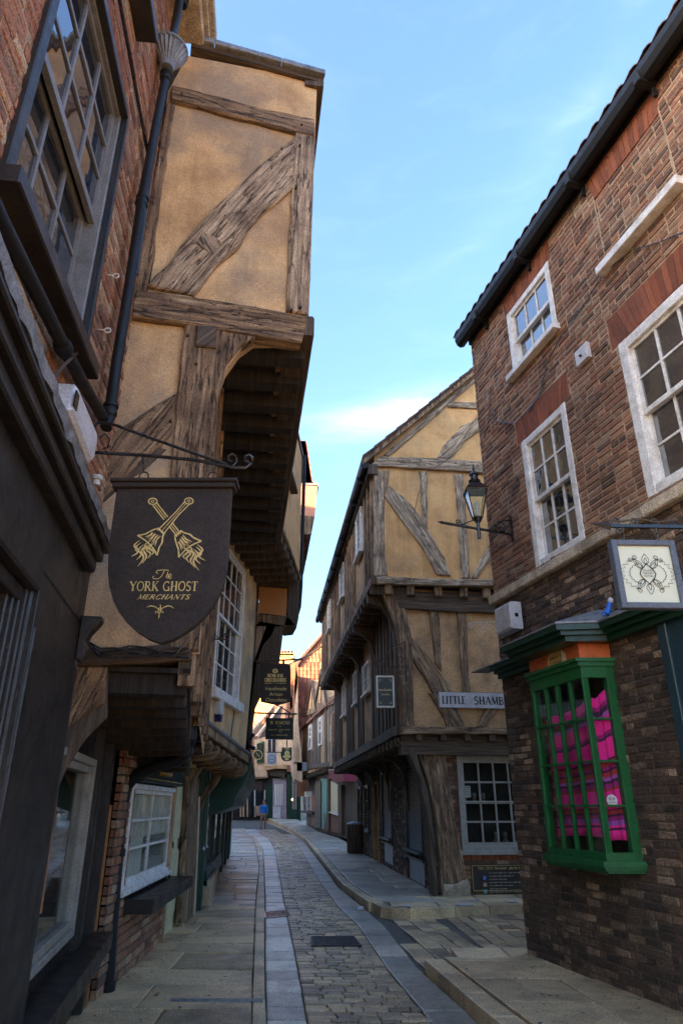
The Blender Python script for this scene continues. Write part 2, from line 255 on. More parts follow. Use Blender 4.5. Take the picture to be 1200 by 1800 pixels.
# ------------------------------------------------------------ helpers: objects
def thing(name, label=None, cat=None, loc=(0, 0, 0), group=None, kind=None):
    o = bpy.data.objects.new(name, None); C.objects.link(o); o.location = loc; o.empty_display_size = .2
    tagit(o, label, cat, group, kind); return o
def tagit(o, label=None, cat=None, group=None, kind=None):
    if label: o['label'] = label
    if cat: o['category'] = cat
    if group: o['group'] = group
    if kind: o['kind'] = kind
    return o
def top(o):
    while o.parent: o = o.parent
    return o
_gi = [0]
class MB:
    def __init__(s): s.V = []; s.Fc = []; s.G = []; s.R = []
    def add(s, V, Fc, g=(0, 0, 1), r=None):
        k = len(s.V); s.V += [Vector(v) for v in V]; s.Fc += [tuple(i+k for i in f) for f in Fc]
        s.G += [Vector(g)]*len(Fc); rr = random.random() if r is None else r; s.R += [rr]*len(V); return s
    def box(s, pl, a0, a1, b0, b1, w0, w1, g=None, r=None, ch=0.):
        return s.prism(pl, [(a0, b0), (a1, b0), (a1, b1), (a0, b1)], w0, w1, ch, g, r)
    def prism(s, pl, pts, w0, w1, ch=0., g=None, r=None):
        n = len(pts); ar = sum(pts[i][0]*pts[(i+1) % n][1]-pts[(i+1) % n][0]*pts[i][1] for i in range(n))
        if ar < 0: pts = pts[::-1]
        if g is None:
            cx = sum(p[0] for p in pts)/n; cy = sum(p[1] for p in pts)/n
            xx = sum((p[0]-cx)**2 for p in pts); yy = sum((p[1]-cy)**2 for p in pts); xy = sum((p[0]-cx)*(p[1]-cy) for p in pts)
            th = .5*atan2(2*xy, xx-yy); g = pl.u*cos(th)+pl.v*sin(th)
        V = [pl.P(a, b, w0) for a, b in pts]
        if ch:
            ins = []
            for i in range(n):
                p0, p1, p2 = Vector(pts[i-1]), Vector(pts[i]), Vector(pts[(i+1) % n])
                e1 = (p1-p0); e2 = (p2-p1)
                n1 = Vector((-e1.y, e1.x)).normalized() if e1.length > 1e-7 else Vector((0, 0))
                n2 = Vector((-e2.y, e2.x)).normalized() if e2.length > 1e-7 else n1
                m = n1+n2; k = max(.4, m.length_squared/2); ins.append(p1+m*(ch/k/1.0)*(1 if m.length > .2 else 0))
            V += [pl.P(a, b, w1-ch) for a, b in pts]+[pl.P(p[0], p[1], w1) for p in ins]; ly = 3
        else:
            V += [pl.P(a, b, w1) for a, b in pts]; ly = 2
        Fc = [tuple(range((ly-1)*n, ly*n)), tuple(range(n-1, -1, -1))]
        for k in range(ly-1):
            Fc += [(k*n+i, k*n+(i+1) % n, (k+1)*n+(i+1) % n, (k+1)*n+i) for i in range(n)]
        return s.add(V, Fc, g, r)
    def timber(s, pl, pts, w0, w1, amp=.007, step=.09, ch=.012, g=None):
        out = []; n = len(pts); sd_ = random.random()*99
        for i in range(n):
            p = Vector(pts[i]); q = Vector(pts[(i+1) % n]); d = q-p; k = max(1, int(d.length/step)); nn = Vector((-d.y, d.x)).normalized() if d.length else Vector((0, 0))
            for j in range(k):
                x = p+d*(j/k); out.append(tuple(x+nn*(noise.noise(Vector((x.x*5+sd_, x.y*5, sd_)))*amp*2.2)))
        _gi[0] += 1
        return s.prism(pl, out, w0, w1+(_gi[0] % 9)*.0017, ch, g)
    def tube(s, pts, r, n=8, taper=None):
        pts = [Vector(p) for p in pts]; V = []; Fc = []; m = len(pts)
        up = Vector((.13, .21, .97)); 
        for i, p in enumerate(pts):
            d = (pts[min(i+1, m-1)]-pts[max(i-1, 0)]).normalized(); x = d.cross(up)
            if x.length < .2: x = d.cross(Vector((1, .1, 0)))
            x.normalize(); y = d.cross(x).normalized(); rr = r if taper is None else r*(1+(taper-1)*i/(m-1))
            V += [p+(x*cos(2*pi*k/n)+y*sin(2*pi*k/n))*rr for k in range(n)]
        for i in range(m-1): Fc += [(i*n+k, i*n+(k+1) % n, (i+1)*n+(k+1) % n, (i+1)*n+k) for k in range(n)]
        Fc += [tuple(range(n-1, -1, -1)), tuple(range((m-1)*n, m*n))]
        return s.add(V, Fc, (pts[-1]-pts[0]).normalized() if m > 1 else (0, 0, 1))
    def lathe(s, c, prof, n=12, ax=(0, 0, 1)):
        c = Vector(c); ax = Vector(ax).normalized(); x = ax.orthogonal().normalized(); y = ax.cross(x); V = []
        for r, h in prof: V += [c+ax*h+(x*cos(2*pi*(k+.5)/n)+y*sin(2*pi*(k+.5)/n))*r for k in range(n)]
        m = len(prof); Fc = []
        for i in range(m-1): Fc += [(i*n+k, i*n+(k+1) % n, (i+1)*n+(k+1) % n, (i+1)*n+k) for k in range(n)]
        Fc += [tuple(range(n-1, -1, -1)), tuple(range((m-1)*n, m*n))]
        return s.add(V, Fc)
    def quad(s, *P, g=(0, 0, 1)): return s.add(P, [tuple(range(len(P)))], g)
    def hexa(s, P, g=(0, 0, 1)):                # 8 corners: bottom 4, top 4
        return s.add(P, [(3, 2, 1, 0), (4, 5, 6, 7), (0, 1, 5, 4), (1, 2, 6, 5), (2, 3, 7, 6), (3, 0, 4, 7)], g)
    def build(s, name, m, parent=None, label=None, smooth=False, kind=None, at=None):
        me = bpy.data.meshes.new(name); off = top(parent).location if parent else (Vector(at) if at else Vector((0, 0, 0)))
        me.from_pydata([v-off for v in s.V], [], s.Fc); me.materials.append(M[m] if isinstance(m, str) else m)
        uvl = me.uv_layers.new(name='UVMap'); data = []
        for f, g in zip(s.Fc, s.G):
            g = g.normalized(); c1 = g.orthogonal().normalized() if abs(g.y) > .9 else g.cross(Vector((0, 1, 0))).normalized(); c2 = g.cross(c1)
            for i in f: p = s.V[i]; data += [p.dot(g), p.dot(c1)+p.dot(c2)*1.01]
        uvl.data.foreach_set('uv', data)
        a = me.attributes.new('rnd', 'FLOAT', 'POINT'); a.data.foreach_set('value', s.R)
        if smooth: me.polygons.foreach_set('use_smooth', [True]*len(me.polygons))
        o = bpy.data.objects.new(name, me); C.objects.link(o)
        if parent: o.parent = parent
        else: o.location = off
        if label: o['label'] = label
        if kind: o['kind'] = kind
        if smooth:
            try: me.set_sharp_from_angle(angle=radians(40))
            except Exception: pass
        return o
def spans(poly, holes, b):
    xs = []
    n = len(poly)
    for i in range(n):
        (x0, y0), (x1, y1) = poly[i], poly[(i+1) % n]
        if (y0 <= b) != (y1 <= b): xs.append(x0+(x1-x0)*(b-y0)/(y1-y0))
    xs.sort(); seg = [(xs[i], xs[i+1]) for i in range(0, len(xs)-1, 2)]
    for (h0, h1, k0, k1) in holes:
        if k0 < b < k1:
            new = []
            for (p, q) in seg:
                if h1 <= p or h0 >= q: new.append((p, q))
                else:
                    if h0 > p: new.append((p, h0))
                    if h1 < q: new.append((h1, q))
            seg = new
    return seg
def sheet(mb, pl, poly, holes, w, g=(0, 0, 1)):     # a wall face with rectangular openings
    bs = sorted(set([p[1] for p in poly]+[h[2] for h in holes]+[h[3] for h in holes])); e = 1e-5
    for b0, b1 in zip(bs, bs[1:]):
        if b1-b0 < 1e-4: continue
        s0 = spans(poly, holes, b0+e); s1 = spans(poly, holes, b1-e)
        if len(s0) != len(s1): continue
        for (p, q), (r, t) in zip(s0, s1): mb.quad(pl.P(p, b0, w), pl.P(q, b0, w), pl.P(t, b1, w), pl.P(r, b1, w), g=g)
def rev(mb, pl, h, w0, w1):                         # the four reveals of an opening
    a0, a1, b0, b1 = h
    for (p, q), (r, t) in (((a0, b0), (a1, b0)), ((a1, b0), (a1, b1)), ((a1, b1), (a0, b1)), ((a0, b1), (a0, b0))):
        mb.quad(pl.P(p, q, w0), pl.P(r, t, w0), pl.P(r, t, w1), pl.P(p, q, w1))
def inview(P):
    s = proj(P)
    return s is not None and -25 < s[0] < 1225 and -25 < s[1] < 1825
def piece(pl, a0, a1, b0, b1, w0, w1, ch, jit):
    j = lambda: random.uniform(-jit, jit)
    pts = [(a0+j(), b0+j()), (a1+j(), b0+j()), (a1+j(), b1+j()), (a0+j(), b1+j())]
    ins = [(a0+ch, b0+ch), (a1-ch, b0+ch), (a1-ch, b1-ch), (a0+ch, b1-ch)]
    V = [pl.P(a, b, w0) for a, b in pts]+[pl.P(a, b, w1-ch*.8) for a, b in pts]+[pl.P(a+j()*.5, b+j()*.5, w1+j()*.6) for a, b in ins]
    Fc = [(8, 9, 10, 11)]
    for k in (0, 4): Fc += [(k+i, k+(i+1) % 4, k+4+(i+1) % 4, k+4+i) for i in range(4)]
    return V, Fc
def emit(pieces, name, parent, m, limit=300, stuffname=None):
    """pieces: (V, F, centre, size). The largest in view become objects, the rest one part."""
    vis = [(p[3], i) for i, p in enumerate(pieces) if inview(p[2])]
    vis.sort(reverse=True); solo = set(i for _, i in vis[:limit] if _ > 4.5)
    rest = MB(); nr = 0
    for i, (V, Fc, c, sz) in enumerate(pieces):
        if i in solo:
            mb = MB(); mb.add(V, Fc); mb.build(name, m, parent)
        else: rest.add(V, Fc); nr += 1
    if nr: rest.build(stuffname or name+'s', m, parent, kind='stuff')
def sz(a, b):
    p, q = proj(a), proj(b)
    return 0 if p is None or q is None else max(abs(p[0]-q[0]), abs(p[1]-q[1]))
def bricks(pl, poly, holes, parent, m, mortar, course=.074, length=.228, w=0., limit=300, thick=.05, jit=.004, name='brick', wallname='wall'):
    mb = MB(); sheet(mb, pl, poly, holes, w-.007)
    for h in holes: rev(mb, pl, h, w-.14, w-.007)
    mb.build(wallname, mortar, parent)
    lo = min(p[1] for p in poly); hi = max(p[1] for p in poly); P = []; b = lo; k = 0
    while b+course <= hi+.001:
        gap = .0135; x0 = (k % 2)*length/2+(random.uniform(-.02, .02))
        for (p, q) in spans(poly, holes, b+course/2):
            a = floor((p-x0)/length)*length+x0
            while a < q:
                ln = length if random.random() < .62 else length/2
                s0 = max(a, p); s1 = min(a+ln, q); a += ln
                if s1-s0 < .04: continue
                V, Fc = piece(pl, s0+gap/2, s1-gap/2, b+gap/2, b+course-gap/2, w-thick, w+random.uniform(-.004, .006), .007, jit)
                c = pl.P((s0+s1)/2, b+course/2, w); P.append((V, Fc, c, sz(pl.P(s0, b, w), pl.P(s1, b+course, w))))
        b += course; k += 1
    emit(P, name, parent, m, limit)
def window(root, pl, h, cols, rows, rows2=0, frame='white', glass='glass', w=-.05, fw=.055, bw=.022, sill=None, bardep=.03, name='window', lower_back=.03, tilt=.006, sillm=None):
    """sash window in opening h; rows2 = rows of the lower sash"""
    a0, a1, b0, b1 = h
    f = MB()
    f.box(pl, a0, a0+fw, b0, b1, w-.09, w+.035, ch=.006); f.box(pl, a1-fw, a1, b0, b1, w-.09, w+.035, ch=.006)
    f.box(pl, a0+fw, a1-fw, b1-fw, b1, w-.09, w+.03, ch=.006); f.box(pl, a0+fw, a1-fw, b0, b0+fw*.8, w-.09, w+.03, ch=.006)
    fo = f.build(name, frame, root)
    A0, A1 = a0+fw, a1-fw; B0, B1 = b0+fw*.8, b1-fw
    secs = [(B0, B1, rows, w)]
    if rows2:
        mid = B0+(B1-B0)*rows2/(rows+rows2); secs = [(mid-.02, B1, rows, w), (B0, mid+.02, rows2, w-lower_back-.012)]
    for (c0, c1, r, ww) in secs:
        s = MB(); sw = bw*1.6
        s.box(pl, A0, A0+sw, c0, c1, ww-.035, ww); s.box(pl, A1-sw, A1, c0, c1, ww-.035, ww)
        s.box(pl, A0+sw, A1-sw, c1-sw, c1, ww-.035, ww-.001); s.box(pl, A0+sw, A1-sw, c0, c0+sw*1.3, ww-.035, ww-.001)
        s.build('sash' if rows2 else 'inner_frame', frame, fo)
        g = MB(); x0, x1, y0, y1 = A0+sw, A1-sw, c0+sw*1.3, c1-sw
        for i in range(1, cols): xx = x0+(x1-x0)*i/cols; g.box(pl, xx-bw/2, xx+bw/2, y0, y1, ww-.03, ww-.004)
        for j in range(1, r): yy = y0+(y1-y0)*j/r; g.box(pl, x0, x1, yy-bw/2, yy+bw/2, ww-.03, ww-.006)
        if cols > 1 or r > 1: g.build('glazing_bars', frame, fo)
        for i in range(cols):
            for j in range(r):
                p0, p1 = x0+(x1-x0)*i/cols, x0+(x1-x0)*(i+1)/cols; q0, q1 = y0+(y1-y0)*j/r, y0+(y1-y0)*(j+1)/r
                t1, t2 = random.uniform(-tilt, tilt)*(p1-p0), random.uniform(-tilt, tilt)*(q1-q0); W = ww-.018
                m = MB(); m.hexa([pl.P(p0, q0, W-.004+t1), pl.P(p1, q0, W-.004-t1), pl.P(p1, q1, W-.004-t1+t2), pl.P(p0, q1, W-.004+t1+t2),
                                  pl.P(p0, q0, W+t1), pl.P(p1, q0, W-t1), pl.P(p1, q1, W-t1+t2), pl.P(p0, q1, W+t1+t2)])
                m.build('pane', glass, fo)
    if sill:
        s = MB(); s.box(pl, a0-sill[0], a1+sill[0], b0-sill[1], b0+.004, w-.02, sill[2], ch=.008); s.build('sill', sillm or frame, fo)
    return fo

# ------------------------------------------------------------ lettering: a small stroke alphabet with serifs
def A_(cx, cy, rx, ry, a0, a1, n=10): return [(cx+rx*cos(radians(a0+(a1-a0)*i/n)), cy+ry*sin(radians(a0+(a1-a0)*i/n))) for i in range(n+1)]
K, T = .15, .06
GL = {
'A': (.8, [([(.08, 0), (.4, 1)], T), ([(.4, 1), (.72, 0)], K), ([(.2, .34), (.6, .34)], T)], [(.08, 0), (.72, 0)]),
'B': (.68, [([(.16, 0), (.16, 1)], K), ([(.16, .97), (.32, .97)]+A_(.32, .75, .2, .22, 90, -90)+[(.16, .53)], .09), ([(.16, .53), (.34, .53)]+A_(.34, .28, .25, .25, 90, -90)+[(.16, .03)], .09)], [(.1, 0), (.1, 1)]),
'C': (.78, [(A_(.44, .5, .34, .47, 50, 310, 16), .1), ([(.66, .72), (.66, .98)], T), ([(.66, .02), (.66, .26)], T)], []),
'D': (.8, [([(.16, 0), (.16, 1)], K), ([(.16, .97), (.32, .97)]+A_(.32, .5, .36, .47, 90, -90, 12)+[(.16, .03)], .09)], [(.1, 0), (.1, 1)]),
'E': (.64, [([(.16, 0), (.16, 1)], K), ([(.16, .97), (.54, .97), (.54, .8)], T), ([(.16, .52), (.46, .52)], T), ([(.16, .03), (.56, .03), (.58, .2)], T)], [(.1, 0), (.1, 1)]),
'G': (.84, [(A_(.44, .5, .34, .47, 50, 330, 16), .1), ([(.7, .02), (.7, .42)], K*.8), ([(.52, .42), (.8, .42)], T), ([(.67, .74), (.67, .98)], T)], []),
'H': (.84, [([(.18, 0), (.18, 1)], K), ([(.66, 0), (.66, 1)], K), ([(.18, .5), (.66, .5)], T)], [(.18, 0), (.18, 1), (.66, 0), (.66, 1)]),
'I': (.36, [([(.18, 0), (.18, 1)], K)], [(.18, 0), (.18, 1)]),
'K': (.8, [([(.18, 0), (.18, 1)], K), ([(.2, .4), (.66, 1)], T), ([(.32, .56), (.7, 0)], K)], [(.18, 0), (.18, 1), (.64, 1), (.7, 0)]),
'L': (.64, [([(.18, 0), (.18, 1)], K), ([(.18, .03), (.56, .03), (.59, .26)], T)], [(.18, 0), (.18, 1)]),
'M': (.98, [([(.16, 0), (.2, 1)], T), ([(.2, 1), (.49, .06)], K), ([(.49, .06), (.78, 1)], T), ([(.78, 1), (.82, 0)], K)], [(.16, 0), (.82, 0), (.15, 1), (.83, 1)]),
'N': (.84, [([(.16, 0), (.16, 1)], T), ([(.16, 1), (.68, 0)], K), ([(.68, 0), (.68, 1)], T)], [(.16, 0), (.12, 1), (.68, 1)]),
'O': (.86, [(A_(.43, .5, .34, .47, 0, 360, 24), .1)], []),
'P': (.66, [([(.16, 0), (.16, 1)], K), ([(.16, .97), (.34, .97)]+A_(.34, .72, .23, .25, 90, -90)+[(.16, .47)], .09)], [(.16, 0), (.1, 1)]),
'R': (.78, [([(.16, 0), (.16, 1)], K), ([(.16, .97), (.34, .97)]+A_(.34, .74, .22, .23, 90, -90)+[(.16, .51)], .09), ([(.36, .5), (.7, 0)], K)], [(.16, 0), (.1, 1), (.7, 0)]),
'S': (.62, [(A_(.32, .74, .2, .23, 30, 250, 10)+A_(.3, .26, .22, .23, 70, -150, 10), .11)], []),
'T': (.74, [([(.37, 0), (.37, 1)], K), ([(.06, .78), (.08, .97), (.66, .97), (.68, .78)], T)], [(.37, 0)]),
'U': (.84, [([(.18, 1), (.18, .35)]+A_(.42, .32, .24, .3, 180, 360, 10)+[(.66, 1)], .1)], [(.18, 1), (.66, 1)]),
'W': (1.1, [([(.08, 1), (.32, 0)], K), ([(.32, 0), (.54, .95)], T), ([(.54, .95), (.78, 0)], K), ([(.78, 0), (1.02, 1)], T)], [(.08, 1), (1.02, 1), (.54, 1)]),
'Y': (.78, [([(.08, 1), (.4, .48)], K), ([(.4, .48), (.7, 1)], T), ([(.4, 0), (.4, .5)], K)], [(.08, 1), (.7, 1), (.4, 0)]),
'.': (.26, [([(.1, .06), (.16, .06)], .12)], []), ' ': (.42, [], []), '-': (.45, [([(.08, .4), (.38, .4)], T)], []),
}
def ribbon(mb, pl, pts, wd, w, taper=False):
    L_ = []; R_ = []; n = len(pts)
    for i in range(n):
        p = Vector(pts[i]); d = Vector(pts[min(i+1, n-1)])-Vector(pts[max(i-1, 0)])
        if d.length < 1e-9: d = Vector((1, 0))
        nn = Vector((-d.y, d.x)).normalized()*wd/2
        if taper: nn *= max(.12, sin(pi*(i+.35)/(n-.3)))
        L_.append(p+nn); R_.append(p-nn)
    for i in range(n-1):
        mb.quad(*[pl.P(q.x, q.y, w) for q in (L_[i], L_[i+1], R_[i+1], R_[i])])
def serif_text(mb, pl, s, ac, b, h, w, width=None, slant=0., weight=1., serifs=True):
    adv = sum(GL[c][0] for c in s); sx = h if width is None else width/adv; x = ac-adv*sx/2
    k = 0
    for c in s:
        g = GL[c]
        for pts, wt in g[1]:
            k += 1; ribbon(mb, pl, [(x+(p[0]+slant*p[1])*sx, b+p[1]*h) for p in pts], wt*h*weight*min(1, .5+.5*sx/h), w+(k % 5)*.00012)
        if serifs:
            for p in g[2]:
                k += 1; yy = p[1]*h+(.02*h if p[1] < .5 else -.02*h); X_ = x+(p[0]+slant*p[1])*sx
                ribbon(mb, pl, [(X_-.12*sx, b+yy), (X_+.12*sx, b+yy)], .045*h, w+.0008+(k % 5)*.0001)
        x += g[0]*sx
def sans_text(mb, pl, s, ac, b, h, w, width=None, slant=0.):
    cu = bpy.data.curves.new('lettering', 'FONT'); cu.body = s; cu.size = 1; cu.resolution_u = 2
    ob = bpy.data.objects.new('lettering', cu); C.objects.link(ob); me = bpy.data.meshes.new_from_object(ob)
    bpy.data.objects.remove(ob); bpy.data.curves.remove(cu)
    if not me.vertices: return
    xs = [v.co.x for v in me.vertices]; x0, x1 = min(xs), max(xs); sy = h/.7; sx = sy if width is None else width/(x1-x0)
    xm = (x0+x1)/2
    V = [pl.P(ac+(v.co.x-xm+slant*v.co.y)*sx, b+v.co.y*sy, w) for v in me.vertices]
    mb.add(V, [tuple(p.vertices) for p in me.polygons]); bpy.data.meshes.remove(me)
def small_print(mb, pl, a0, a1, b, h, w, gaps=5):
    x = a0; k = 0
    while x < a1:
        wd = h*random.uniform(.5, .8); k += 1
        if k % gaps:
            ribbon(mb, pl, [(x+wd*.2, b), (x+wd*.2, b+h*random.uniform(.75, 1))], h*.17, w+(k % 3)*.0002)
            if random.random() < .7: ribbon(mb, pl, [(x+wd*.2, b+h*random.choice((.08, .5, .9))), (x+wd*.85, b+h*random.choice((.08, .5, .9)))], h*.14, w+.0007+(k % 3)*.0002)
            if random.random() < .5: ribbon(mb, pl, [(x+wd*.8, b), (x+wd*.8, b+h*.7)], h*.15, w+.0014+(k % 3)*.0002)
        x += wd*1.15
def spiral(pl_, cx, cz, r0, r1, a0, turns, n=26, flipx=1):
    out = []
    for i in range(n+1):
        t = i/n; a = radians(a0)+2*pi*turns*t; r = r0+(r1-r0)*t; out.append((cx+flipx*r*cos(a), cz+r*sin(a)))
    return out
# ============================================================ THE GROUND
def lerp(tab, y):
    if y <= tab[0][1]: (x0, y0), (x1, y1) = tab[0], tab[1]
    elif y >= tab[-1][1]: (x0, y0), (x1, y1) = tab[-2], tab[-1]
    else:
        for (x0, y0), (x1, y1) in zip(tab, tab[1:]):
            if y0 <= y <= y1: break
    return x0+(x1-x0)*(y-y0)/(y1-y0)
T_pavL = [(-2.6, 1.), (-2.5, 6.), (-2.35, 10.6), (-3.0, 17.), (-3.9, 25.), (-7.5, 45.), (-14, 70)]
T_kerL = [(-.12, 2.), (-.66, 6.03), (-1.39, 12.6), (-2.14, 19.9), (-2.97, 26.5), (-4.15, 35.4), (-5.9, 44.7), (-9.9, 66.6)]
T_cL0 = [(-.02, 2.), (-.56, 6.15), (-.79, 8.27), (-1.28, 13.04), (-2.02, 19.9), (-2.85, 27.46), (-4.0, 35.37), (-5.75, 44.71), (-9.3, 62.9)]
T_cL1 = [(.36, 2.), (-.25, 6.15), (-.46, 8.27), (-.96, 13.04), (-1.65, 19.9), (-2.42, 27.46), (-3.4, 35.37), (-5.0, 44.71), (-8.5, 60)]
T_cR0 = [(1.05, 2.), (.68, 6.15), (.46, 7.96), (.23, 10.64), (-.04, 12.42), (-.39, 15.67), (-.88, 21.02), (-2.05, 33.7), (-3.1, 41), (-7, 60)]
T_cR1 = [(1.62, 2.), (1.04, 6.15), (.76, 8.08), (.58, 10.64), (.38, 12.2), (-.04, 15.04), (-.55, 21.02), (-1.68, 33.74), (-2.85, 43), (-6.9, 60)]
T_k0 = [(1.66, 2.), (1.06, 5.9), (.8, 7.9), (.6, 10.6), (.4, 12.2), (-.02, 15.04), (-.53, 21.02), (-1.66, 34.), (-2.89, 44.1), (-5.54, 56.2), (-12.9, 89)]
LD = Pl.__new__(Pl)
class Ground:                               # a plane-like frame whose up follows the slope of the street
    def P(s, x, y, z): return Vector((x, y, z+zg(y)))
GD = Ground()
def fan(name, m, xl, xr, ys, z, parent=None, label=None, kind='structure'):
    mb = MB()
    for y0, y1 in zip(ys, ys[1:]):
        mb.quad(GD.P(xl(y0), y0, z), GD.P(xr(y0), y0, z), GD.P(xr(y1), y1, z), GD.P(xl(y1), y1, z), g=(1, 0, 0))
    return mb.build(name, m, parent, kind=kind if not parent else None)
def slabpiece(q, z0, z1, ch, jz):
    """q: four ground corners (x,y) in order"""
    cx = sum(p[0] for p in q)/4; cy = sum(p[1] for p in q)/4; dz = [random.uniform(-jz, jz) for _ in range(2)]
    ins = [(p[0]+(cx-p[0])*ch/max(.05, abs(cx-p[0])), p[1]+(cy-p[1])*ch/max(.05, abs(cy-p[1]))) for p in q]
    tilt = lambda p: dz[0]*(p[0]-cx)*4+dz[1]*(p[1]-cy)*4
    V = [GD.P(x, y, z0) for x, y in q]+[GD.P(p[0], p[1], z1-ch*.5+tilt(p)) for p in q]+[GD.P(p[0], p[1], z1+tilt(p)+dz[0]*.3) for p in ins]
    Fc = [(8, 9, 10, 11)]
    for k in (0, 4): Fc += [(k+i, k+(i+1) % 4, k+4+(i+1) % 4, k+4+i) for i in range(4)]
    return V, Fc, GD.P(cx, cy, z1), sz(GD.P(*q[0], z1), GD.P(*q[2], z1))
def lay(xl, xr, y0, y1, z, rowlen, ncol, gap, jz, ch=.008, skew=.01, wid=None, inset=0.):
    out = []; y = y0
    while y < y1:
        d = rowlen(y); a, b = y, min(y+d, y1); y += d
        if b-a < .04: continue
        X0, X1 = xl((a+b)/2), xr((a+b)/2)
        if X1-X0 < .06: continue
        if wid: 
            cuts = [0.]
            while cuts[-1] < X1-X0: cuts.append(cuts[-1]+wid())
            if X1-X0-cuts[-2] < wid()*.4 and len(cuts) > 2: cuts.pop(-2)
            cuts[-1] = X1-X0; cuts = [c/(X1-X0) for c in cuts]
        else:
            n = ncol(y); cuts = [0.]+sorted(random.uniform(.3, .7) if n == 2 else (i+1)/n+random.uniform(-.08, .08) for i in range(n-1))+[1.]
        f = lambda c, yy: xl(yy)+(xr(yy)-xl(yy))*c
        s = random.uniform(-skew, skew)
        for c0, c1 in zip(cuts, cuts[1:]):
            g = gap/2
            q = [(f(c0, a)+g, a+g+s*c0), (f(c1, a)-g, a+g+s*c1), (f(c1, b)-g, b-g+s*c1), (f(c0, b)+g, b-g+s*c0)]
            out.append(slabpiece(q, z-.05, z+random.uniform(-jz, jz)*.5, ch, jz*.25))
    return out
# one broad sheet to the horizon
mb = MB(); G_ = 500
ysg = [-60, 0, 20, 42, 60, 90, 140]
for a, b in zip(ysg, ysg[1:]): mb.quad(GD.P(-G_, a, -.06), GD.P(G_, a, -.06), GD.P(G_, b, -.06), GD.P(-G_, b, -.06))
mb.quad(Vector((-G_, 140, zg(140)-.06)), Vector((G_, 140, zg(140)-.06)), Vector((G_, 900, zg(140)-.06)), Vector((-G_, 900, zg(140)-.06)))
mb.quad(Vector((-G_, -300, -.06)), Vector((G_, -300, -.06)), Vector((G_, -60, -.06)), Vector((-G_, -60, -.06)))
mb.build('ground', 'slab', kind='structure')
XL = lambda t: (lambda y: lerp(t, y))
ys = [-3, 2, 6, 8, 10.6, 12.4, 15, 18, 21, 25, 30, 34, 38, 42, 46, 50, 55, 60, 66]
# road: setts between the two channels
road = fan('road', 'joint', XL(T_cL0), XL(T_cR1), ys, -.028)
P = lay(XL(T_cL1), XL(T_cR0), 2.5, 46, 0, lambda y: random.uniform(.085, .125) if y < 20 else random.uniform(.14, .22), None, .012, .014, .012, .03, wid=lambda: random.uniform(.12, .24))
P = [p for p in P if inview(p[2])]
emit(P, 'sett', road, 'sett', 300, 'setts')
P = lay(XL(T_cL0), XL(T_cL1), 2.5, 46, .004, lambda y: random.uniform(.3, .52), lambda y: 1, .014, .012, .012, .02)
for p in P: M_ = MB(); M_.add(p[0], p[1]); M_.build('channel_stone', 'channel', road)
P = lay(XL(T_cR0), XL(T_cR1), 2.5, 42, .004, lambda y: random.uniform(.55, 1.0), lambda y: 1, .014, .01, .012, .03)
for p in P: M_ = MB(); M_.add(p[0], p[1]); M_.build('channel_slab', 'slab_blue', road)
# iron covers in the road
def cover(name, px, m='black_iron', z=.012):
    q = [gnd(x, y) for x, y in px]; mb = MB(); z0 = Vector((0, 0, z))
    mb.hexa([v-Vector((0, 0, .03)) for v in q]+[v+z0 for v in q]); o = mb.build(name, m, road)
    rb = MB()
    for i in range(1, 9):
        for (A, B, Cc, D) in ((q[0], q[1], q[3], q[2]), (q[0], q[3], q[1], q[2])):
            p0 = A.lerp(B, i/9); p1 = Cc.lerp(D, i/9)
            rb.tube([p0.lerp(p1, .04)+z0, p0.lerp(p1, .96)+z0], .004, 4)
    rb.build('cover_ribs', m, o)
cover('manhole_cover', [(547, 1664), (636, 1664), (622, 1647), (546, 1647)], 'gutter')
cover('drain_grate', [(466, 1615), (512, 1611), (507, 1600), (464, 1604)])
# left pavement
pav = fan('pavement', 'joint', lambda y: lerp(T_pavL, y)-2, XL(T_cL0), ys, -.012)
def nc(y): return 1 if random.random() < .35 else 2
P = lay(lambda y: lerp(T_pavL, y), XL(T_kerL), 2.2, 46, .05, lambda y: random.uniform(.38, .78), nc, .012, .012, .01, .05)
for p in P:
    if inview(p[2]): M_ = MB(); M_.add(p[0], p[1]); M_.build('paving_slab', 'slab' if p[2].y < 11 or random.random() < .35 else 'slab_blue', pav)  # slabs further on mostly take the blue grey stone
P = lay(XL(T_kerL), lambda y: lerp(T_cL0, y)-.006, 2.2, 46, .052, lambda y: random.uniform(.7, 1.3), lambda y: 1, .01, .006, .012, .0)
for p in P:
    if inview(p[2]): M_ = MB(); M_.add(p[0], p[1]); M_.build('kerb_stone', 'slab', pav)
for px in ([(300, 1758), (462, 1758), (462, 1762), (300, 1762)], [(405, 1504), (458, 1503), (458, 1505), (405, 1506)], [(420, 1590), (449, 1589), (449, 1592), (420, 1592)]):
    q = [gnd(x, y, .05) for x, y in px]; mb = MB(); mb.hexa([v for v in q]+[v+Vector((0, 0, .012)) for v in q]); mb.build('drain_channel_cover', 'lead', pav)
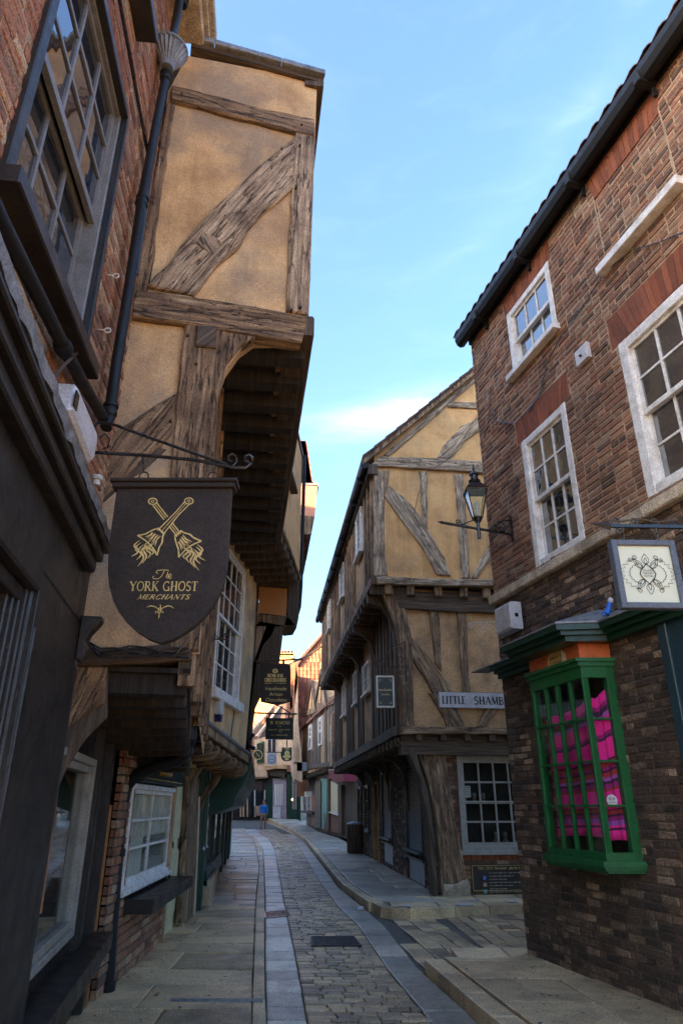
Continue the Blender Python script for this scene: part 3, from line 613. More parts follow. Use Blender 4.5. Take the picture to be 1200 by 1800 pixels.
# far pavement along the half timbered house, with its kerb, and the front strip into the side street
def kerbed(name, tab, y0, y1, xr, zt=.12):
    pv = fan(name, 'joint', lambda y: lerp(tab, y)+.06, xr, [y for y in [y0]+[t for t in ys if y0 < t < y1]+[y1]], zt-.035)
    P = lay(lambda y: lerp(tab, y), lambda y: lerp(tab, y)+.17, y0, y1, zt, lambda y: random.uniform(.7, 1.2), lambda y: 1, .008, .006, .02, 0)
    for p in P:
        V = p[0]; 
        for i in range(4): V[i] = V[i]-Vector((0, 0, .13))
        if inview(p[2]): M_ = MB(); M_.add(V, p[1]); M_.build('kerb_stone', 'slab', pv)
    return pv
XW = lambda y: lerp([(3.4, 12.0), (1.9, 12.6), (1.75, 12.9), (.85, 23), (-.1, 34), (-3.2, 55), (-9, 75)], y)
pv2 = kerbed('far_pavement', T_k0, 12.1, 66, XW)
P = lay(lambda y: lerp(T_k0, y)+.18, XW, 12.1, 66, .12, lambda y: random.uniform(.45, .85), lambda y: 2, .012, .008, .01, .03)
for p in P:
    if inview(p[2]): M_ = MB(); M_.add(p[0], p[1]); M_.build('paving_slab', 'slab_blue', pv2)
# strip in front of the gable: rounded corner kerb then straight to the right
kc = [gnd(*p, .12) for p in ((648, 1577), (655, 1588), (668, 1594), (688, 1597), (720, 1598), (800, 1595), (860, 1592), (917, 1590))]+[Vector((4.6, 12.0, .12)), Vector((7.5, 12.4, .12))]
st = MB()
for a, b in zip(kc, kc[1:]): st.quad(a+Vector((0, .05, -.035)), b+Vector((0, .05, -.035)), Vector((b.x, max(13.4, b.y+.9), .085)), Vector((a.x, max(12.4, a.y+.5), .085)))
front = st.build('front_pavement', 'joint', kind='structure')
for a, b in zip(kc, kc[1:]):
    n = max(1, round((b-a).length/.75)); 
    for i in range(n):
        p, q = a.lerp(b, (i+.01)/n), a.lerp(b, (i+.99)/n); nn = Vector((-(q-p).y, (q-p).x, 0)).normalized()
        if nn.y < 0 and nn.x < 0: nn = -nn
        mb = MB(); r = .02
        lo = [Vector((p.x, p.y, -.03)), Vector((q.x, q.y, -.03)), q+nn*.17-Vector((0, 0, .15)), p+nn*.17-Vector((0, 0, .15))]
        hi = [p+nn*.012, q+nn*.012, q+nn*.17, p+nn*.17]; mb.hexa(lo+hi); mb.build('kerb_stone', 'slab', front)
P = []
for i in range(9):
    x0 = .75+i*.72; x1 = x0+.7; yk = lambda x: lerp([(k.y, k.x) for k in kc], x)
    for j in range(2):
        f0, f1 = j*.62+.2, j*.62+.8
        q = [(x0, yk(x0)+f0), (x1, yk(x1)+f0), (x1, yk(x1)+f1), (x0, yk(x0)+f1)]
        P.append(slabpiece(q, .06, .12, .01, .003))
for p in P: M_ = MB(); M_.add(p[0], p[1]); M_.build('paving_slab', 'slab', front)
# white splashes on that pavement
for i, px in enumerate((((700, 1594), (725, 1594), (722, 1590), (702, 1590)), ((797, 1594), (832, 1592), (822, 1585), (806, 1586)), ((886, 1589), (912, 1588), (908, 1580), (890, 1580)))):
    c = gnd(sum(p[0] for p in px)/4, sum(p[1] for p in px)/4, .135); r = abs(gnd(*px[1], .135).x-gnd(*px[0], .135).x)/2; mb = MB()
    V = [c+Vector((cos(t*.5236)*r*random.uniform(.6, 1.1), sin(t*.5236)*r*random.uniform(.5, .9), 0)) for t in range(12)]
    mb.add(V+[v-Vector((0, 0, .004)) for v in V], [tuple(range(12))]+[(i_, (i_+1) % 12, 12+(i_+1) % 12, 12+i_) for i_ in range(12)]); mb.build('paint_mark', 'stain', front)
# near right pavement under the brick house
pv3 = fan('near_pavement', 'joint', lambda y: lerp(T_k0, y)+.06, lambda y: 5.5, [1.5, 3, 4.5, 6, 7.2], .085)
mb = MB(); mb.quad((.86, 7.2, .085), (5.5, 7.2, .085), (5.5, 8.75, .085), (.98, 7.98, .085)); mb.build('near_pavement_corner', 'joint', pv3)
P = lay(lambda y: lerp(T_k0, y), lambda y: lerp(T_k0, y)+.2, 2, 7.85, .12, lambda y: random.uniform(.6, 1.0), lambda y: 1, .01, .006, .02, 0)
for p in P:
    V = p[0]
    for i in range(4): V[i] = V[i]-Vector((0, 0, .13))
    M_ = MB(); M_.add(V, p[1]); M_.build('kerb_stone', 'slab', pv3)
P = lay(lambda y: lerp(T_k0, y)+.21, lambda y: 4.2, 2, 7.9, .12, lambda y: random.uniform(.5, .85), None, .013, .01, .01, .12, wid=lambda: random.uniform(.55, 1.15))
for p in P: M_ = MB(); M_.add(p[0], p[1]); M_.build('paving_slab', 'slab', pv3)
P = lay(lambda y: 1.15+.0*y, lambda y: 5.5, 7.92, 8.42, .112, lambda y: .5, None, .013, .006, .01, .05, wid=lambda: random.uniform(.5, .9))
for p in P: M_ = MB(); M_.add(p[0], p[1]); M_.build('paving_slab', 'slab', pv3)
# the side street: larger setts in rows running away to the right
side = MB(); side.quad((.5, 7.9, -.02), (9, 8.6, -.02), (9, 13, -.02), (.4, 12.1, -.02)); side = side.build('side_street', 'joint', kind='structure')
def yk(x): return lerp([(k.y, k.x) for k in kc], x)
P = []; x = .62
while x < 7.5:
    wd = random.uniform(.17, .26); y = (8.05 if x < 1.1 else 8.48)+.08*(x-1); y1 = min(yk(max(x, .75)), 12.3)-.03
    xe = max(0, .0)
    while y < y1:
        d = random.uniform(.22, .4); e = min(y+d, y1)
        sh = lambda yy: -.11*(yy-8.3) if x < 1.6 else -.05*(yy-8.3)
        if e-y > .08 and x+sh(y) > lerp(T_cR1, y)+.02:
            q = [(x+sh(y)+.008, y+.008), (x+wd+sh(y)-.008, y+.008), (x+wd+sh(e)-.008, e-.008), (x+sh(e)+.008, e-.008)]
            P.append(slabpiece(q, -.05, random.uniform(-.006, .008), .012, .004))
        y = e
    x += wd
P = [p for p in P if inview(p[2])]
emit(P, 'sett', side, 'sett', 300, 'setts')

# ============================================================ R1: brick house on the right, with the green bay
R1 = Pl(1.88, 8.09, vp(247), -1)
c_top = R1.uv(832, 587); c_bot = R1.uv(925, 1675)
EAVE = 7.72
brick_house = thing('brick_house', 'old brown brick house on the right with white sash windows and green bay', 'house', (1.9, 8.1, 0))
W1 = rect(R1, [(893, 553), (961, 455), (978, 570), (899, 668)]); W2 = rect(R1, [(917, 777), (993, 703), (1025, 948), (940, 1001)])
w3a, w3b1 = R1.uv(1085, 607); _, w3b0 = R1.uv(1133, 880); W3 = (w3a-1.45, w3a, w3b0, w3b1)
print('W', W1, W2, W3, 'corner', c_top, c_bot)
AEND = 0.
sc0 = R1.uv(868, 1065)[1]; sc1 = R1.uv(867, 1050)[1]; print('string', sc0, sc1, R1.uv(1195, 869), R1.uv(1190, 840))
# bay extents
ba_f = R1.uv(936, 1230, .28)[0]; ba_m = R1.uv(1023, 1190, .28)[0]; ba_n = R1.uv(1072, 1190, .02)[0]; bb0 = R1.uv(1010, 1500, .28)[1]; bb1 = R1.uv(1012, 1190, .28)[1]; bfas = R1.uv(1008, 1134, .28)[1]
print('bay', ba_f, ba_m, ba_n, bb0, bb1, bfas)
BAYH = (ba_n+.02, ba_f+.08, bb0, bfas)
def archrect(W, h, e=.1): return (W[0]-e, W[1]+e, W[3], W[3]+h)
A1, A2, A3 = archrect(W1, .27, .06), archrect(W2, .33, .1), archrect(W3, .36, .1)
A1 = (A1[0], A1[1], A1[2], min(A1[3], EAVE-.08))
BW = (W3[0], W3[1]-.12, W3[3]+1.08, EAVE-.35)                 # the bricked up window
wallA = -4.95
bricks(R1, [(wallA, sc1), (AEND, sc1), (AEND, EAVE), (wallA, EAVE)], [W1, W2, W3, A1, A2, A3], brick_house, 'brick', 'mortar', course=.066, length=.22, limit=300, wallname='upper_wall')
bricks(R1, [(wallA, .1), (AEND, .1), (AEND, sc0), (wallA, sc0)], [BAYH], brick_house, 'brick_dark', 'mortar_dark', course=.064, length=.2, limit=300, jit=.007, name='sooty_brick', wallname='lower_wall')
for A in (A1, A2, A3):                                        # flat arches of rubbed bricks
    mb = MB(); n = int((A[1]-A[0])/.078); cx = (A[0]+A[1])/2
    for i in range(n):
        a0, a1 = A[0]+(A[1]-A[0])*i/n+.004, A[0]+(A[1]-A[0])*(i+1)/n-.004; k = .16
        sh = lambda a: cx+(a-cx)*(1-k)
        mb.prism(R1, [(sh(a0), A[2]+.004), (sh(a1), A[2]+.004), (a1, A[3]-.004), (a0, A[3]-.004)], -.06, random.uniform(-.003, .004), .004)
    mb.box(R1, A[0]-.02, A[1]+.02, A[2], A[3], -.1, -.010); mb.build('flat_arch', 'arch', brick_house)
# body behind the face so that no light comes through
mb = MB(); mb.box(R1, wallA, AEND-.02, 0, EAVE, -6, -.16); mb.build('rear_wall', 'mortar_dark', brick_house)
mb = MB()
mb.box(R1, AEND-.03, AEND+.0, .1, EAVE, -6, -.02); mb.build('side_wall', 'mortar_dark', brick_house)
window(brick_house, R1, W1, 3, 1, 1, sill=(.05, .07, .09), fw=.085, glass='glass_mirror', w=-.03)
window(brick_house, R1, W2, 3, 2, 2, sill=None, fw=.09, glass='glass_mirror', w=-.03)
window(brick_house, R1, W3, 4, 2, 2, sill=None, fw=.11, glass='glass_mirror', w=-.03)
# stone string course, in lengths
a = AEND+.03
while a > wallA:
    l_ = random.uniform(.7, 1.2); mb = MB(); mb.timber(R1, [(max(a-l_, wallA)+.004, sc0), (a-.004, sc0), (a-.004, sc1), (max(a-l_, wallA)+.004, sc1)], -.08, .07, .003, .08, .012)
    mb.build('string_course_stone', 'stone', brick_house); a -= l_
# thick white band left from the bricked up window
s0 = R1.uv(1045, 478, .1); s1 = R1.uv(1186, 312, .1); print('white bar', s0, s1)
mb = MB(); mb.box(R1, s1[0], s0[0], s0[1]-.045, s0[1]+.045, -.03, .1, ch=.006); mb.build('window_sill', 'white', brick_house)
for px_ in ((680, 0),):
    pass
# vertical joints of the bricked up opening, and its arch close under the eaves
ob0, ob1 = s1[0]+.06, s0[0]-.06
mb = MB(); mb.box(R1, ob0, ob0+.012, s0[1]+.08, EAVE-.3, -.01, .007); mb.box(R1, ob1-.012, ob1, s0[1]+.08, EAVE-.3, -.01, .007); mb.build('straight_joint', 'mortar', brick_house)
mb = MB(); n = int((ob1-ob0+.1)/.075)
for i in range(n):
    a0 = ob0-.05+(ob1-ob0+.1)*i/n; a1 = ob0-.05+(ob1-ob0+.1)*(i+1)/n; cx = (ob0+ob1)/2; sh = lambda a: cx+(a-cx)*.88
    mb.prism(R1, [(sh(a0)+.004, EAVE-.38), (sh(a1)-.004, EAVE-.38), (a1-.004, EAVE-.07), (a0+.004, EAVE-.07)], -.06, .009+random.uniform(0, .003), .004)
mb.build('old_window_arch', 'arch', brick_house)
# eaves: gutter, board and tile edge
mb = MB(); r = .075; cen = lambda a: R1.P(a, EAVE+.02, .13)
prof = [(.20, .1), (.2, .02), (.17, -.05), (.12, -.075), (.06, -.05), (.03, .03), (.03, .1)]
V = []; 
for a in (wallA, AEND+.09): V += [R1.P(a, EAVE+z, w_) for w_, z in prof]
n = len(prof); mb.add(V, [(i, i+1, n+i+1, n+i) for i in range(n-1)]+[tuple(range(n)), tuple(range(n, 2*n))], R1.u)
a = -.55
while a > wallA:
    mb.box(R1, a-.04, a+.04, EAVE-.085, EAVE+.06, .02, .215, ch=.01)
    mb.prism(R1, [(a-.015, EAVE-.2), (a+.015, EAVE-.2), (a+.015, EAVE-.05), (a-.015, EAVE-.05)], 0, .05)
    a -= 1.15
mb.build('gutter', 'gutter', brick_house)
mb = MB(); mb.box(R1, wallA, AEND+.02, EAVE-.06, EAVE+.16, -.1, .02); mb.build('eaves_board', 'gutter', brick_house)
mb = MB(); mb.quad(R1.P(wallA, EAVE+.12, .16), R1.P(AEND+.07, EAVE+.12, .16), R1.P(AEND+.07, EAVE+3.2, -3.6), R1.P(wallA, EAVE+3.2, -3.6))
mb.quad(R1.P(wallA, EAVE+.08, .16), R1.P(AEND+.07, EAVE+.08, .16), R1.P(AEND+.07, EAVE+3.16, -3.6), R1.P(wallA, EAVE+3.16, -3.6)); mb.quad(R1.P(AEND+.07, EAVE+.1, .16), R1.P(AEND+.07, EAVE+3.2, -3.6), R1.P(AEND+.07, EAVE+.1, -6.4))
mb.build('roof', 'tile_brown', brick_house)
a = AEND+.05
while a > wallA:
    mb = MB(); 
    pr = [(-.1, 0), (-.06, .035), (0, .045), (.05, .02), (.1, 0)]; q0 = [R1.P(a+x, EAVE+.13+z, .2) for x, z in pr]; q1 = [R1.P(a+x, EAVE+.43+z, -.15) for x, z in pr]
    q2 = [v-Vector((0, 0, .015)) for v in q0]; q3 = [v-Vector((0, 0, .015)) for v in q1]; mb.add(q0+q1+q2+q3, [(i, i+1, 6+i, 5+i) for i in range(4)]+[(10+i, 11+i, 16+i, 15+i) for i in range(4)]+[(i, i+1, 11+i, 10+i) for i in range(4)]); mb.build('roof_tile', 'tile_brown', brick_house); a -= .2
# vent plate
v = rect(R1, [(1017, 602), (1038, 606), (1030, 645), (1009, 640)], .03)
# (seen as an upright white plate with a dark bolt)
pb = thing('junction_box', 'small white plate with a dark bolt between the upper windows of the brick house', 'junction box', R1.P(v[0], v[2], 0))
mb = MB(); mb.box(R1, v[0]-.01, v[1]+.02, v[2], v[3], 0, .05, ch=.006); mb.build('plate', 'plastic', pb); mb = MB(); c = R1.P((v[0]+v[1])/2, (v[2]+v[3])/2-.02, .05); mb.lathe(c, [(.014, 0), (.014, .02), (.006, .03)], 8, R1.n); mb.build('bolt', 'black_iron', pb)

# ---- the canted bay with its fascia and lead topped hood
bay = MB(); FW = .28
pl_f = R1.at(FW)
Rf = R1.P(ba_m, 0, FW); Rn = R1.P(ba_n, 0, .02); dn = (Rn-Rf)
SIDE = Pl(Rf.x, Rf.y, (dn.x, dn.y), 1); 
if SIDE.n.y > 0: SIDE.n = -SIDE.n
sl = Vector((dn.x, dn.y)).length
Rl = R1.P(ba_f, 0, FW); Rk = R1.P(ba_f+.1, 0, .0); dl = Rk-Rl; FAR = Pl(Rl.x, Rl.y, (dl.x, dl.y), 1)
if FAR.n.y < 0: FAR.n = -FAR.n
fl = Vector((dl.x, dl.y)).length
def around(mb, b0, b1, out, inn=-.02, m=0.):      # a moulding that follows the plan of the bay
    pts = [(ba_n-.02, .0), (ba_m, FW), (ba_f, FW), (ba_f+.1, .0)]
    oo = []; ii = []
    for i, (a, w_) in enumerate(pts):
        k = [(-1, .25), (-.35, 1), (.35, 1), (1, .25)][i]
        oo.append((a+k[0]*out, w_+k[1]*out if i in (1, 2) else 0.)); ii.append((a+k[0]*inn, w_+k[1]*inn if i in (1, 2) else 0.))
    for i in range(3):
        (p, q), (r_, s_) = oo[i], oo[i+1]; (p2, q2), (r2, s2) = ii[i], ii[i+1]
        mb.hexa([R1.P(p, b0, q), R1.P(r_, b0, s_), R1.P(r2, b0, s2), R1.P(p2, b0, q2), R1.P(p, b1, q), R1.P(r_, b1, s_), R1.P(r2, b1, s2), R1.P(p2, b1, q2)])
bayo = MB(); around(bayo, bb1-.02, bb1+.08, .01, -.05); around(bayo, bb1+.08, bb1+.12, .035, -.05); around(bayo, bb1+.12, bb1+.15, .06, -.05)
bayo = bayo.build('bay_window', 'green', brick_house)
mb = MB(); around(mb, bb0-.12, bb0-.1, .015, -.3); around(mb, bb0-.1, bb0-.075, .04, -.3); around(mb, bb0-.075, bb0-.03, .055, -.3); around(mb, bb0-.03, bb0+.03, .015, -.04); mb.build('sill', 'green', bayo)
for k_ in ((pl_f, ba_m-.005, ba_m+.025, bb0, bb1, -.05, .006), (pl_f, ba_f-.03, ba_f+.02, bb0, bb1, -.06, .008), (SIDE, sl-.05, sl+.04, bb0-.02, bb1+.1, -.05, .025), (FAR, fl-.05, fl, bb0, bb1, -.05, .01)):
    mb = MB(); mb.box(*k_, ch=.006); mb.build('corner_post', 'green', bayo)
def lights(pl, a0, a1, cols, rows, nm):
    g = MB()
    for i in range(cols+1):
        x = a0+(a1-a0)*i/cols
        if 0 < i < cols: g.box(pl, x-.011, x+.011, bb0+.03, bb1-.02, -.035, .004)
    for j in range(1, rows): y = bb0+.03+(bb1-bb0-.05)*j/rows; g.box(pl, a0, a1, y-.009, y+.009, -.03, .006)
    g.build('glazing_bars', 'green', bayo)
    for i in range(cols):
        for j in range(rows):
            x0, x1 = a0+(a1-a0)*i/cols, a0+(a1-a0)*(i+1)/cols; y0 = bb0+.03+(bb1-bb0-.05)*j/rows; y1 = bb0+.03+(bb1-bb0-.05)*(j+1)/rows
            g = MB(); g.box(pl, x0, x1, y0, y1, -.02, -.016); g.build('pane', 'clear' if nm == 'front' else 'clear_old', bayo)
lights(pl_f, ba_m+.025, ba_f-.03, 4, 4, 'front'); lights(SIDE, .015, sl-.05, 1, 4, 'side'); lights(FAR, .02, fl-.05, 1, 4, 'far')
mb = MB(); around(mb, bb1+.15, bfas+.02, .0, -.04); fas = mb.build('fascia', 'orange', brick_house)
# lettering on the fascia roundel
lf = pl_f.flip(); fc = R1.uv(976, 1158, FW+.01); mb = MB()
mb.add([lf.P(-fc[0]+cos(t/16*pi)*.17, bb1+.155+sin(t/16*pi)*.16, .003) for t in range(17)], [tuple(range(17))]); mb.build('roundel', 'yellow', fas)
mb = MB(); small_print(mb, lf, -fc[0]-.12, -fc[0]+.08, bb1+.215, .035, .006, 12); small_print(mb, lf, -fc[0]-.11, -fc[0]-.07, bb1+.168, .033, .006, 9); small_print(mb, lf, -fc[0]-.04, -fc[0]+.08, bb1+.168, .033, .006, 9); mb.build('lettering', 'ink', fas)
mb = MB(); mb.box(lf, -fc[0]+.1, -fc[0]+.112, bb1+.16, bb1+.27, .002, .005); mb.box(lf, -fc[0]+.112, -fc[0]+.14, bb1+.19, bb1+.2, .002, .005); mb.box(lf, -fc[0]+.14, -fc[0]+.15, bb1+.16, bb1+.24, .002, .005); mb.build('chair_emblem', 'white', fas)
# hood: long green cornice across the whole frontage with a break round the bay
hood = MB(); hb = bfas
h_far = R1.uv(858, 1166, .2)[0]; print('hood', h_far, hb)
for (z0, z1, o) in ((0, .05, .1), (.05, .09, .15), (.09, .14, .2)):
    hood.box(R1, -4.95, ba_n-.12, hb+z0, hb+z1, -.02, o); hood.box(R1, ba_f+.2, min(h_far, .3), hb+z0, hb+z1, -.02, o-.005)
    around(hood, hb+z0+.001, hb+z1+.001, o+.06, -.2)
hood = hood.build('cornice', 'green_dark', brick_house)
mb = MB()
mb.hexa([R1.P(-4.95, hb+.14, .22), R1.P(ba_n-.1, hb+.14, .22), R1.P(ba_n-.1, hb+.142, 0), R1.P(-4.95, hb+.142, 0), R1.P(-4.95, hb+.155, .22), R1.P(ba_n-.1, hb+.155, .22), R1.P(ba_n-.1, hb+.27, 0), R1.P(-4.95, hb+.27, 0)])
mb.hexa([R1.P(ba_f+.17, hb+.139, .215), R1.P(.33, hb+.139, .215), R1.P(.33, hb+.141, 0), R1.P(ba_f+.17, hb+.141, 0), R1.P(ba_f+.17, hb+.153, .215), R1.P(.33, hb+.153, .215), R1.P(.33, hb+.22, 0), R1.P(ba_f+.17, hb+.22, 0)])
e_ = [(ba_n-.3, .0), (ba_m-.1, FW+.27), (ba_f+.1, FW+.27), (ba_f+.36, .0)]
V = [R1.P(a, hb+.143, w_) for a, w_ in e_]+[R1.P(a, hb+.16, w_) for a, w_ in e_]+[R1.P(ba_m, hb+.34, 0.), R1.P(ba_f, hb+.34, 0.)]
mb.add(V, [(0, 1, 2, 3), (0, 1, 5, 4), (1, 2, 6, 5), (2, 3, 7, 6), (4, 5, 8), (5, 6, 9, 8), (6, 7, 9)]); mb.build('lead_flashing', 'lead', hood)
# inside of the bay: dark room and the pink cloth
mb = MB(); h = BAYH
for q in ([(h[0], h[2], -.9), (h[1], h[2], -.9), (h[1], h[3], -.9), (h[0], h[3], -.9)], [(h[0], h[2], -.9), (h[0], h[2], -.1), (h[0], h[3], -.1), (h[0], h[3], -.9)], [(h[1], h[2], -.9), (h[1], h[2], -.1), (h[1], h[3], -.1), (h[1], h[3], -.9)]):
    mb.quad(*[R1.P(*p) for p in q])
mb.quad(R1.P(h[0], h[2], -.9), R1.P(h[1], h[2], -.9), R1.P(h[1], h[2]+.001, .0), R1.P(h[0], h[2]+.001, .0)); mb.quad(R1.P(h[0], h[3], -.9), R1.P(h[1], h[3], -.9), R1.P(h[1], h[3], .25), R1.P(h[0], h[3], .25))
mb.build('room_lining', 'interior', bayo)
def cloth(name, label, p0, p1, b0, b1l, b1r, m):
    nx, ny = 60, 24; V = []; Fc = []
    for j in range(ny+1):
        for i in range(nx+1):
            u, v_ = i/nx, j/ny; p = p0.lerp(p1, u); nn = Vector((-(p1-p0).y, (p1-p0).x, 0)).normalized()
            dpt = .014*sin(u*17+v_*2)+.006*sin(v_*9+u*5)
            top_ = b1l+(b1r-b1l)*u+.015*sin(u*7+1); z = b0+(top_-b0)*v_+.02*sin(u*2.5)*(1-v_); V.append(Vector((p.x, p.y, z))+nn*dpt)
    n = nx+1
    for j in range(ny): Fc += [(j*n+i, j*n+i+1, (j+1)*n+i+1, (j+1)*n+i) for i in range(nx)]
    o = thing(name, label, 'cloth', (p0.x, p0.y, b0)); mb = MB(); mb.add(V, Fc); k = mb.build('woven_cloth', m, o, smooth=True)
    uvl = k.data.uv_layers['UVMap']
    for poly in k.data.polygons:
        for li, vi in zip(poly.loop_indices, poly.vertices): uvl.data[li].uv = ((vi % n)/nx*2, (vi//n)/ny)
    md = k.modifiers.new('thickness', 'SOLIDIFY'); md.thickness = .004
    return o
pA = R1.P(ba_f-.1, 0, FW-.045); pB = R1.P(ba_m+.02, 0, FW-.08); pC = Rn+(Rf-Rn)*.12-SIDE.n*.05
cloth('pink_cloth', 'pink and red striped woven cloth hanging across the front of the green bay window', pA, pB, bb0+.12, bb0+(bb1-bb0)*.78, bb0+(bb1-bb0)*.86, 'woven')
cloth('pink_cloth', 'shorter bright pink striped cloth behind the near side light of the green bay', Rf-SIDE.n*.05+(Rn-Rf)*.04, pC, bb0+.1, bb0+(bb1-bb0)*.84, bb0+(bb1-bb0)*.92, 'woven')
# round sticker on the glass
stp = SIDE.uv(1075, 1407, .003); mb = MB(); mb.lathe(SIDE.P(stp[0], stp[1], .0), [(.047, 0), (.047, .003)], 20, SIDE.n); so_ = mb.build('sticker', 'plastic', bayo)
mb = MB(); mb.lathe(SIDE.P(stp[0]-.015, stp[1]+.012, .003), [(.012, 0), (.012, .002)], 8, SIDE.n); mb.lathe(SIDE.P(stp[0]+.015, stp[1]+.012, .003), [(.012, 0), (.012, .002)], 8, SIDE.n); mb.box(SIDE, stp[0]-.03, stp[0]+.03, stp[1]-.02, stp[1]-.012, .003, .005); mb.build('sticker_print', 'purple', bayo)
# blue little figure on the hood
bf = thing('cloth_doll', 'small bright blue doll with a white head lying on the green hood', 'doll', R1.P(R1.uv(1068, 1066, .2)[0], hb+.16, .2)); p = bf.location.copy()
mb = MB(); mb.tube([p+Vector((-.03, 0, .02)), p+Vector((.0, 0, .06)), p+Vector((.02, 0, .12))], .03, 8, .7); mb.tube([p+Vector((-.03, 0, .02)), p+Vector((-.06, .01, .02))], .018, 6); mb.build('body', 'blue', bf, smooth=True)
mb = MB(); mb.lathe(p+Vector((.03, 0, .14)), [(.012, -.025), (.024, -.01), (.024, .01), (.01, .026)], 8); mb.build('head', 'plastic', bf, smooth=True)
# teal door post at the right edge
tp = R1.uv(1172, 1180, .03); mb = MB(); mb.box(R1, tp[0]-.9, tp[0]-.0, .1, hb, -.02, .035); mb.box(R1, tp[0]-.1, tp[0], .1, hb-.0, .036, .06, ch=.006); mb.build('door_frame', 'blue_grey', brick_house)
# alarm box under the string course
ab = rect(R1, [(880, 1064), (908, 1062), (910, 1108), (884, 1113)], .1); ca = R1.P(ab[0], (ab[2]+ab[3])/2, 0)
al = thing('speaker_box', 'off white weatherproof loudspeaker box at the corner of the brick house', 'loudspeaker', ca)
mb = MB(); mb.box(R1, ab[0]+.02, ab[1]+.05, ab[2], ab[3], .03, .17, ch=.02); mb.build('case', 'plastic', al)
gr = MB()
for i in range(9): b = ab[2]+.03+(ab[3]-ab[2]-.06)*i/8; gr.box(R1, ab[0]+.06, ab[1]+.01, b-.004, b+.004, .168, .173)
gr.build('grille', 'plastic', al)
mb = MB(); mb.box(R1, ab[0]+.05, ab[1], ab[2]+.05, ab[2]+.09, 0, .04); mb.build('bracket', 'black_iron', al); mb = MB(); mb.box(R1, ab[0]+.01, ab[0]+.02, (ab[2]+ab[3])/2-.02, (ab[2]+ab[3])/2+.02, .08, .12); mb.build('knob', 'black_iron', al)
# loose cables on the wall
for pts in ([(1200, 408), (1160, 425), (1110, 440), (1060, 480), (1010, 560), (985, 590), (960, 640), (945, 700), (905, 745), (870, 740), (862, 715)], [(862, 680), (858, 740), (850, 770)], [(960, 640), (950, 690), (930, 720)]):
    mb = MB(); mb.tube([R1.P(*R1.uv(x, y, .02), .02) for x, y in pts], .006, 5); mb.build('cable', 'black_iron', brick_house)
# the lantern on its scrolled bracket
def scroll(mb, pl, c, r, a0, turns, rad=.008, fx=1, w=0.): mb.tube([pl.P(x, y, w) for x, y in spiral(pl, c[0], c[1], r, r*.18, a0, turns, 26, fx)], rad, 5)
la = R1.uv(900, 940)[0]; lz = R1.uv(900, 940)[1]; lp = R1.P(la, lz, 0); BR = Pl(lp.x, lp.y, (R1.n.x, R1.n.y-.15), 1)
if BR.n.y > 0: BR.n = -BR.n
tip = BR.uv(768, 928); lc = BR.uv(858, 905); lt = BR.uv(845, 830); print('lantern', tip, lc, lt, lp)
lan = thing('street_lantern', 'black glazed lantern standing on a scrolled iron wall bracket at the brick corner', 'lantern', lp)
mb = MB(); mb.box(BR, 0, tip[0]-.05, lz-.012, lz+.012, -.012, .012); mb.add([BR.P(tip[0]-.06, lz-.02, 0), BR.P(tip[0]-.06, lz+.02, 0), BR.P(tip[0], lz, 0), BR.P(tip[0]-.06, lz, .02)], [(0, 1, 2), (0, 3, 2), (1, 3, 2)])
mb.box(BR, -.0, .02, lz-.08, lz+.25, -.02, .02)
lx = BR.uv(838, 900)[0]
scroll(mb, BR, (.14, lz+.09), .075, 200, 1.4); scroll(mb, BR, (.25, lz+.05), .045, 0, 1.3, fx=-1); scroll(mb, BR, (tip[0]*.72, lz+.045), .04, 180, 1.4)
mb.tube([BR.P(x, lz+z) for x, z in ((.02, .18), (.1, .17), (.2, .12), (.27, .05), (.33, .015))], .008, 5); mb.tube([BR.P(x, lz+z) for x, z in ((tip[0]*.68, .015), (lx+.16, .05), (lx+.06, .1), (lx, .12))], .007, 5); mb.tube([BR.P(lx, lz-.12), BR.P(lx, lz+.1)], .022, 8)
mb.build('bracket', 'black_iron', lan)
cz = lz+.12; ct = BR.uv(836, 868)[1]; ctop = BR.P(lx, 0, 0)
def sq(c, r): return [Vector((c.x+r*cos(pi/4+k*pi/2), c.y+r*sin(pi/4+k*pi/2), c.z)) for k in range(4)]
H0, H1 = cz+.02, cz+.36; lo = sq(Vector((ctop.x, ctop.y, H0)), .07); hi = sq(Vector((ctop.x, ctop.y, H1)), .165)
mb = MB()
for a, b in zip(lo, hi): mb.tube([a, b], .008, 5)
for ring in (lo, hi):
    for k in range(4): mb.tube([ring[k], ring[(k+1) % 4]], .01, 5)
t1 = sq(Vector((ctop.x, ctop.y, H1+.01)), .18); t2 = sq(Vector((ctop.x, ctop.y, H1+.12)), .06); mb.hexa(t1+t2)
mb.lathe((ctop.x, ctop.y, H1+.12), [(.06, 0), (.075, .02), (.05, .035), (.045, .09), (.06, .1), (.035, .14), (.012, .16), (.018, .18), (.004, .25)], 10); mb.lathe((ctop.x, ctop.y, cz-.04), [(.03, 0), (.05, .03), (.045, .06)], 8)
mb.build('lantern_frame', 'black_iron', lan)
for k in range(4):
    a, b, c, d = lo[k], lo[(k+1) % 4], hi[(k+1) % 4], hi[k]; ins = lambda p: p+(Vector((ctop.x, ctop.y, p.z))-p)*.04
    mb = MB(); mb.hexa([ins(a), ins(b), ins(ins(ins(b))), ins(ins(ins(a))), ins(d), ins(c), ins(ins(c)), ins(ins(d))]); mb.build('pane', 'clear', lan)
mb = MB(); mb.lathe((ctop.x, ctop.y, H0+.02), [(.02, 0), (.02, .08), (.03, .1), (.03, .16), (.01, .19)], 8); mb.build('lamp_holder', 'plastic', lan)
# small pale scrolled bracket behind the corner
sb = R1.uv(880, 1100)
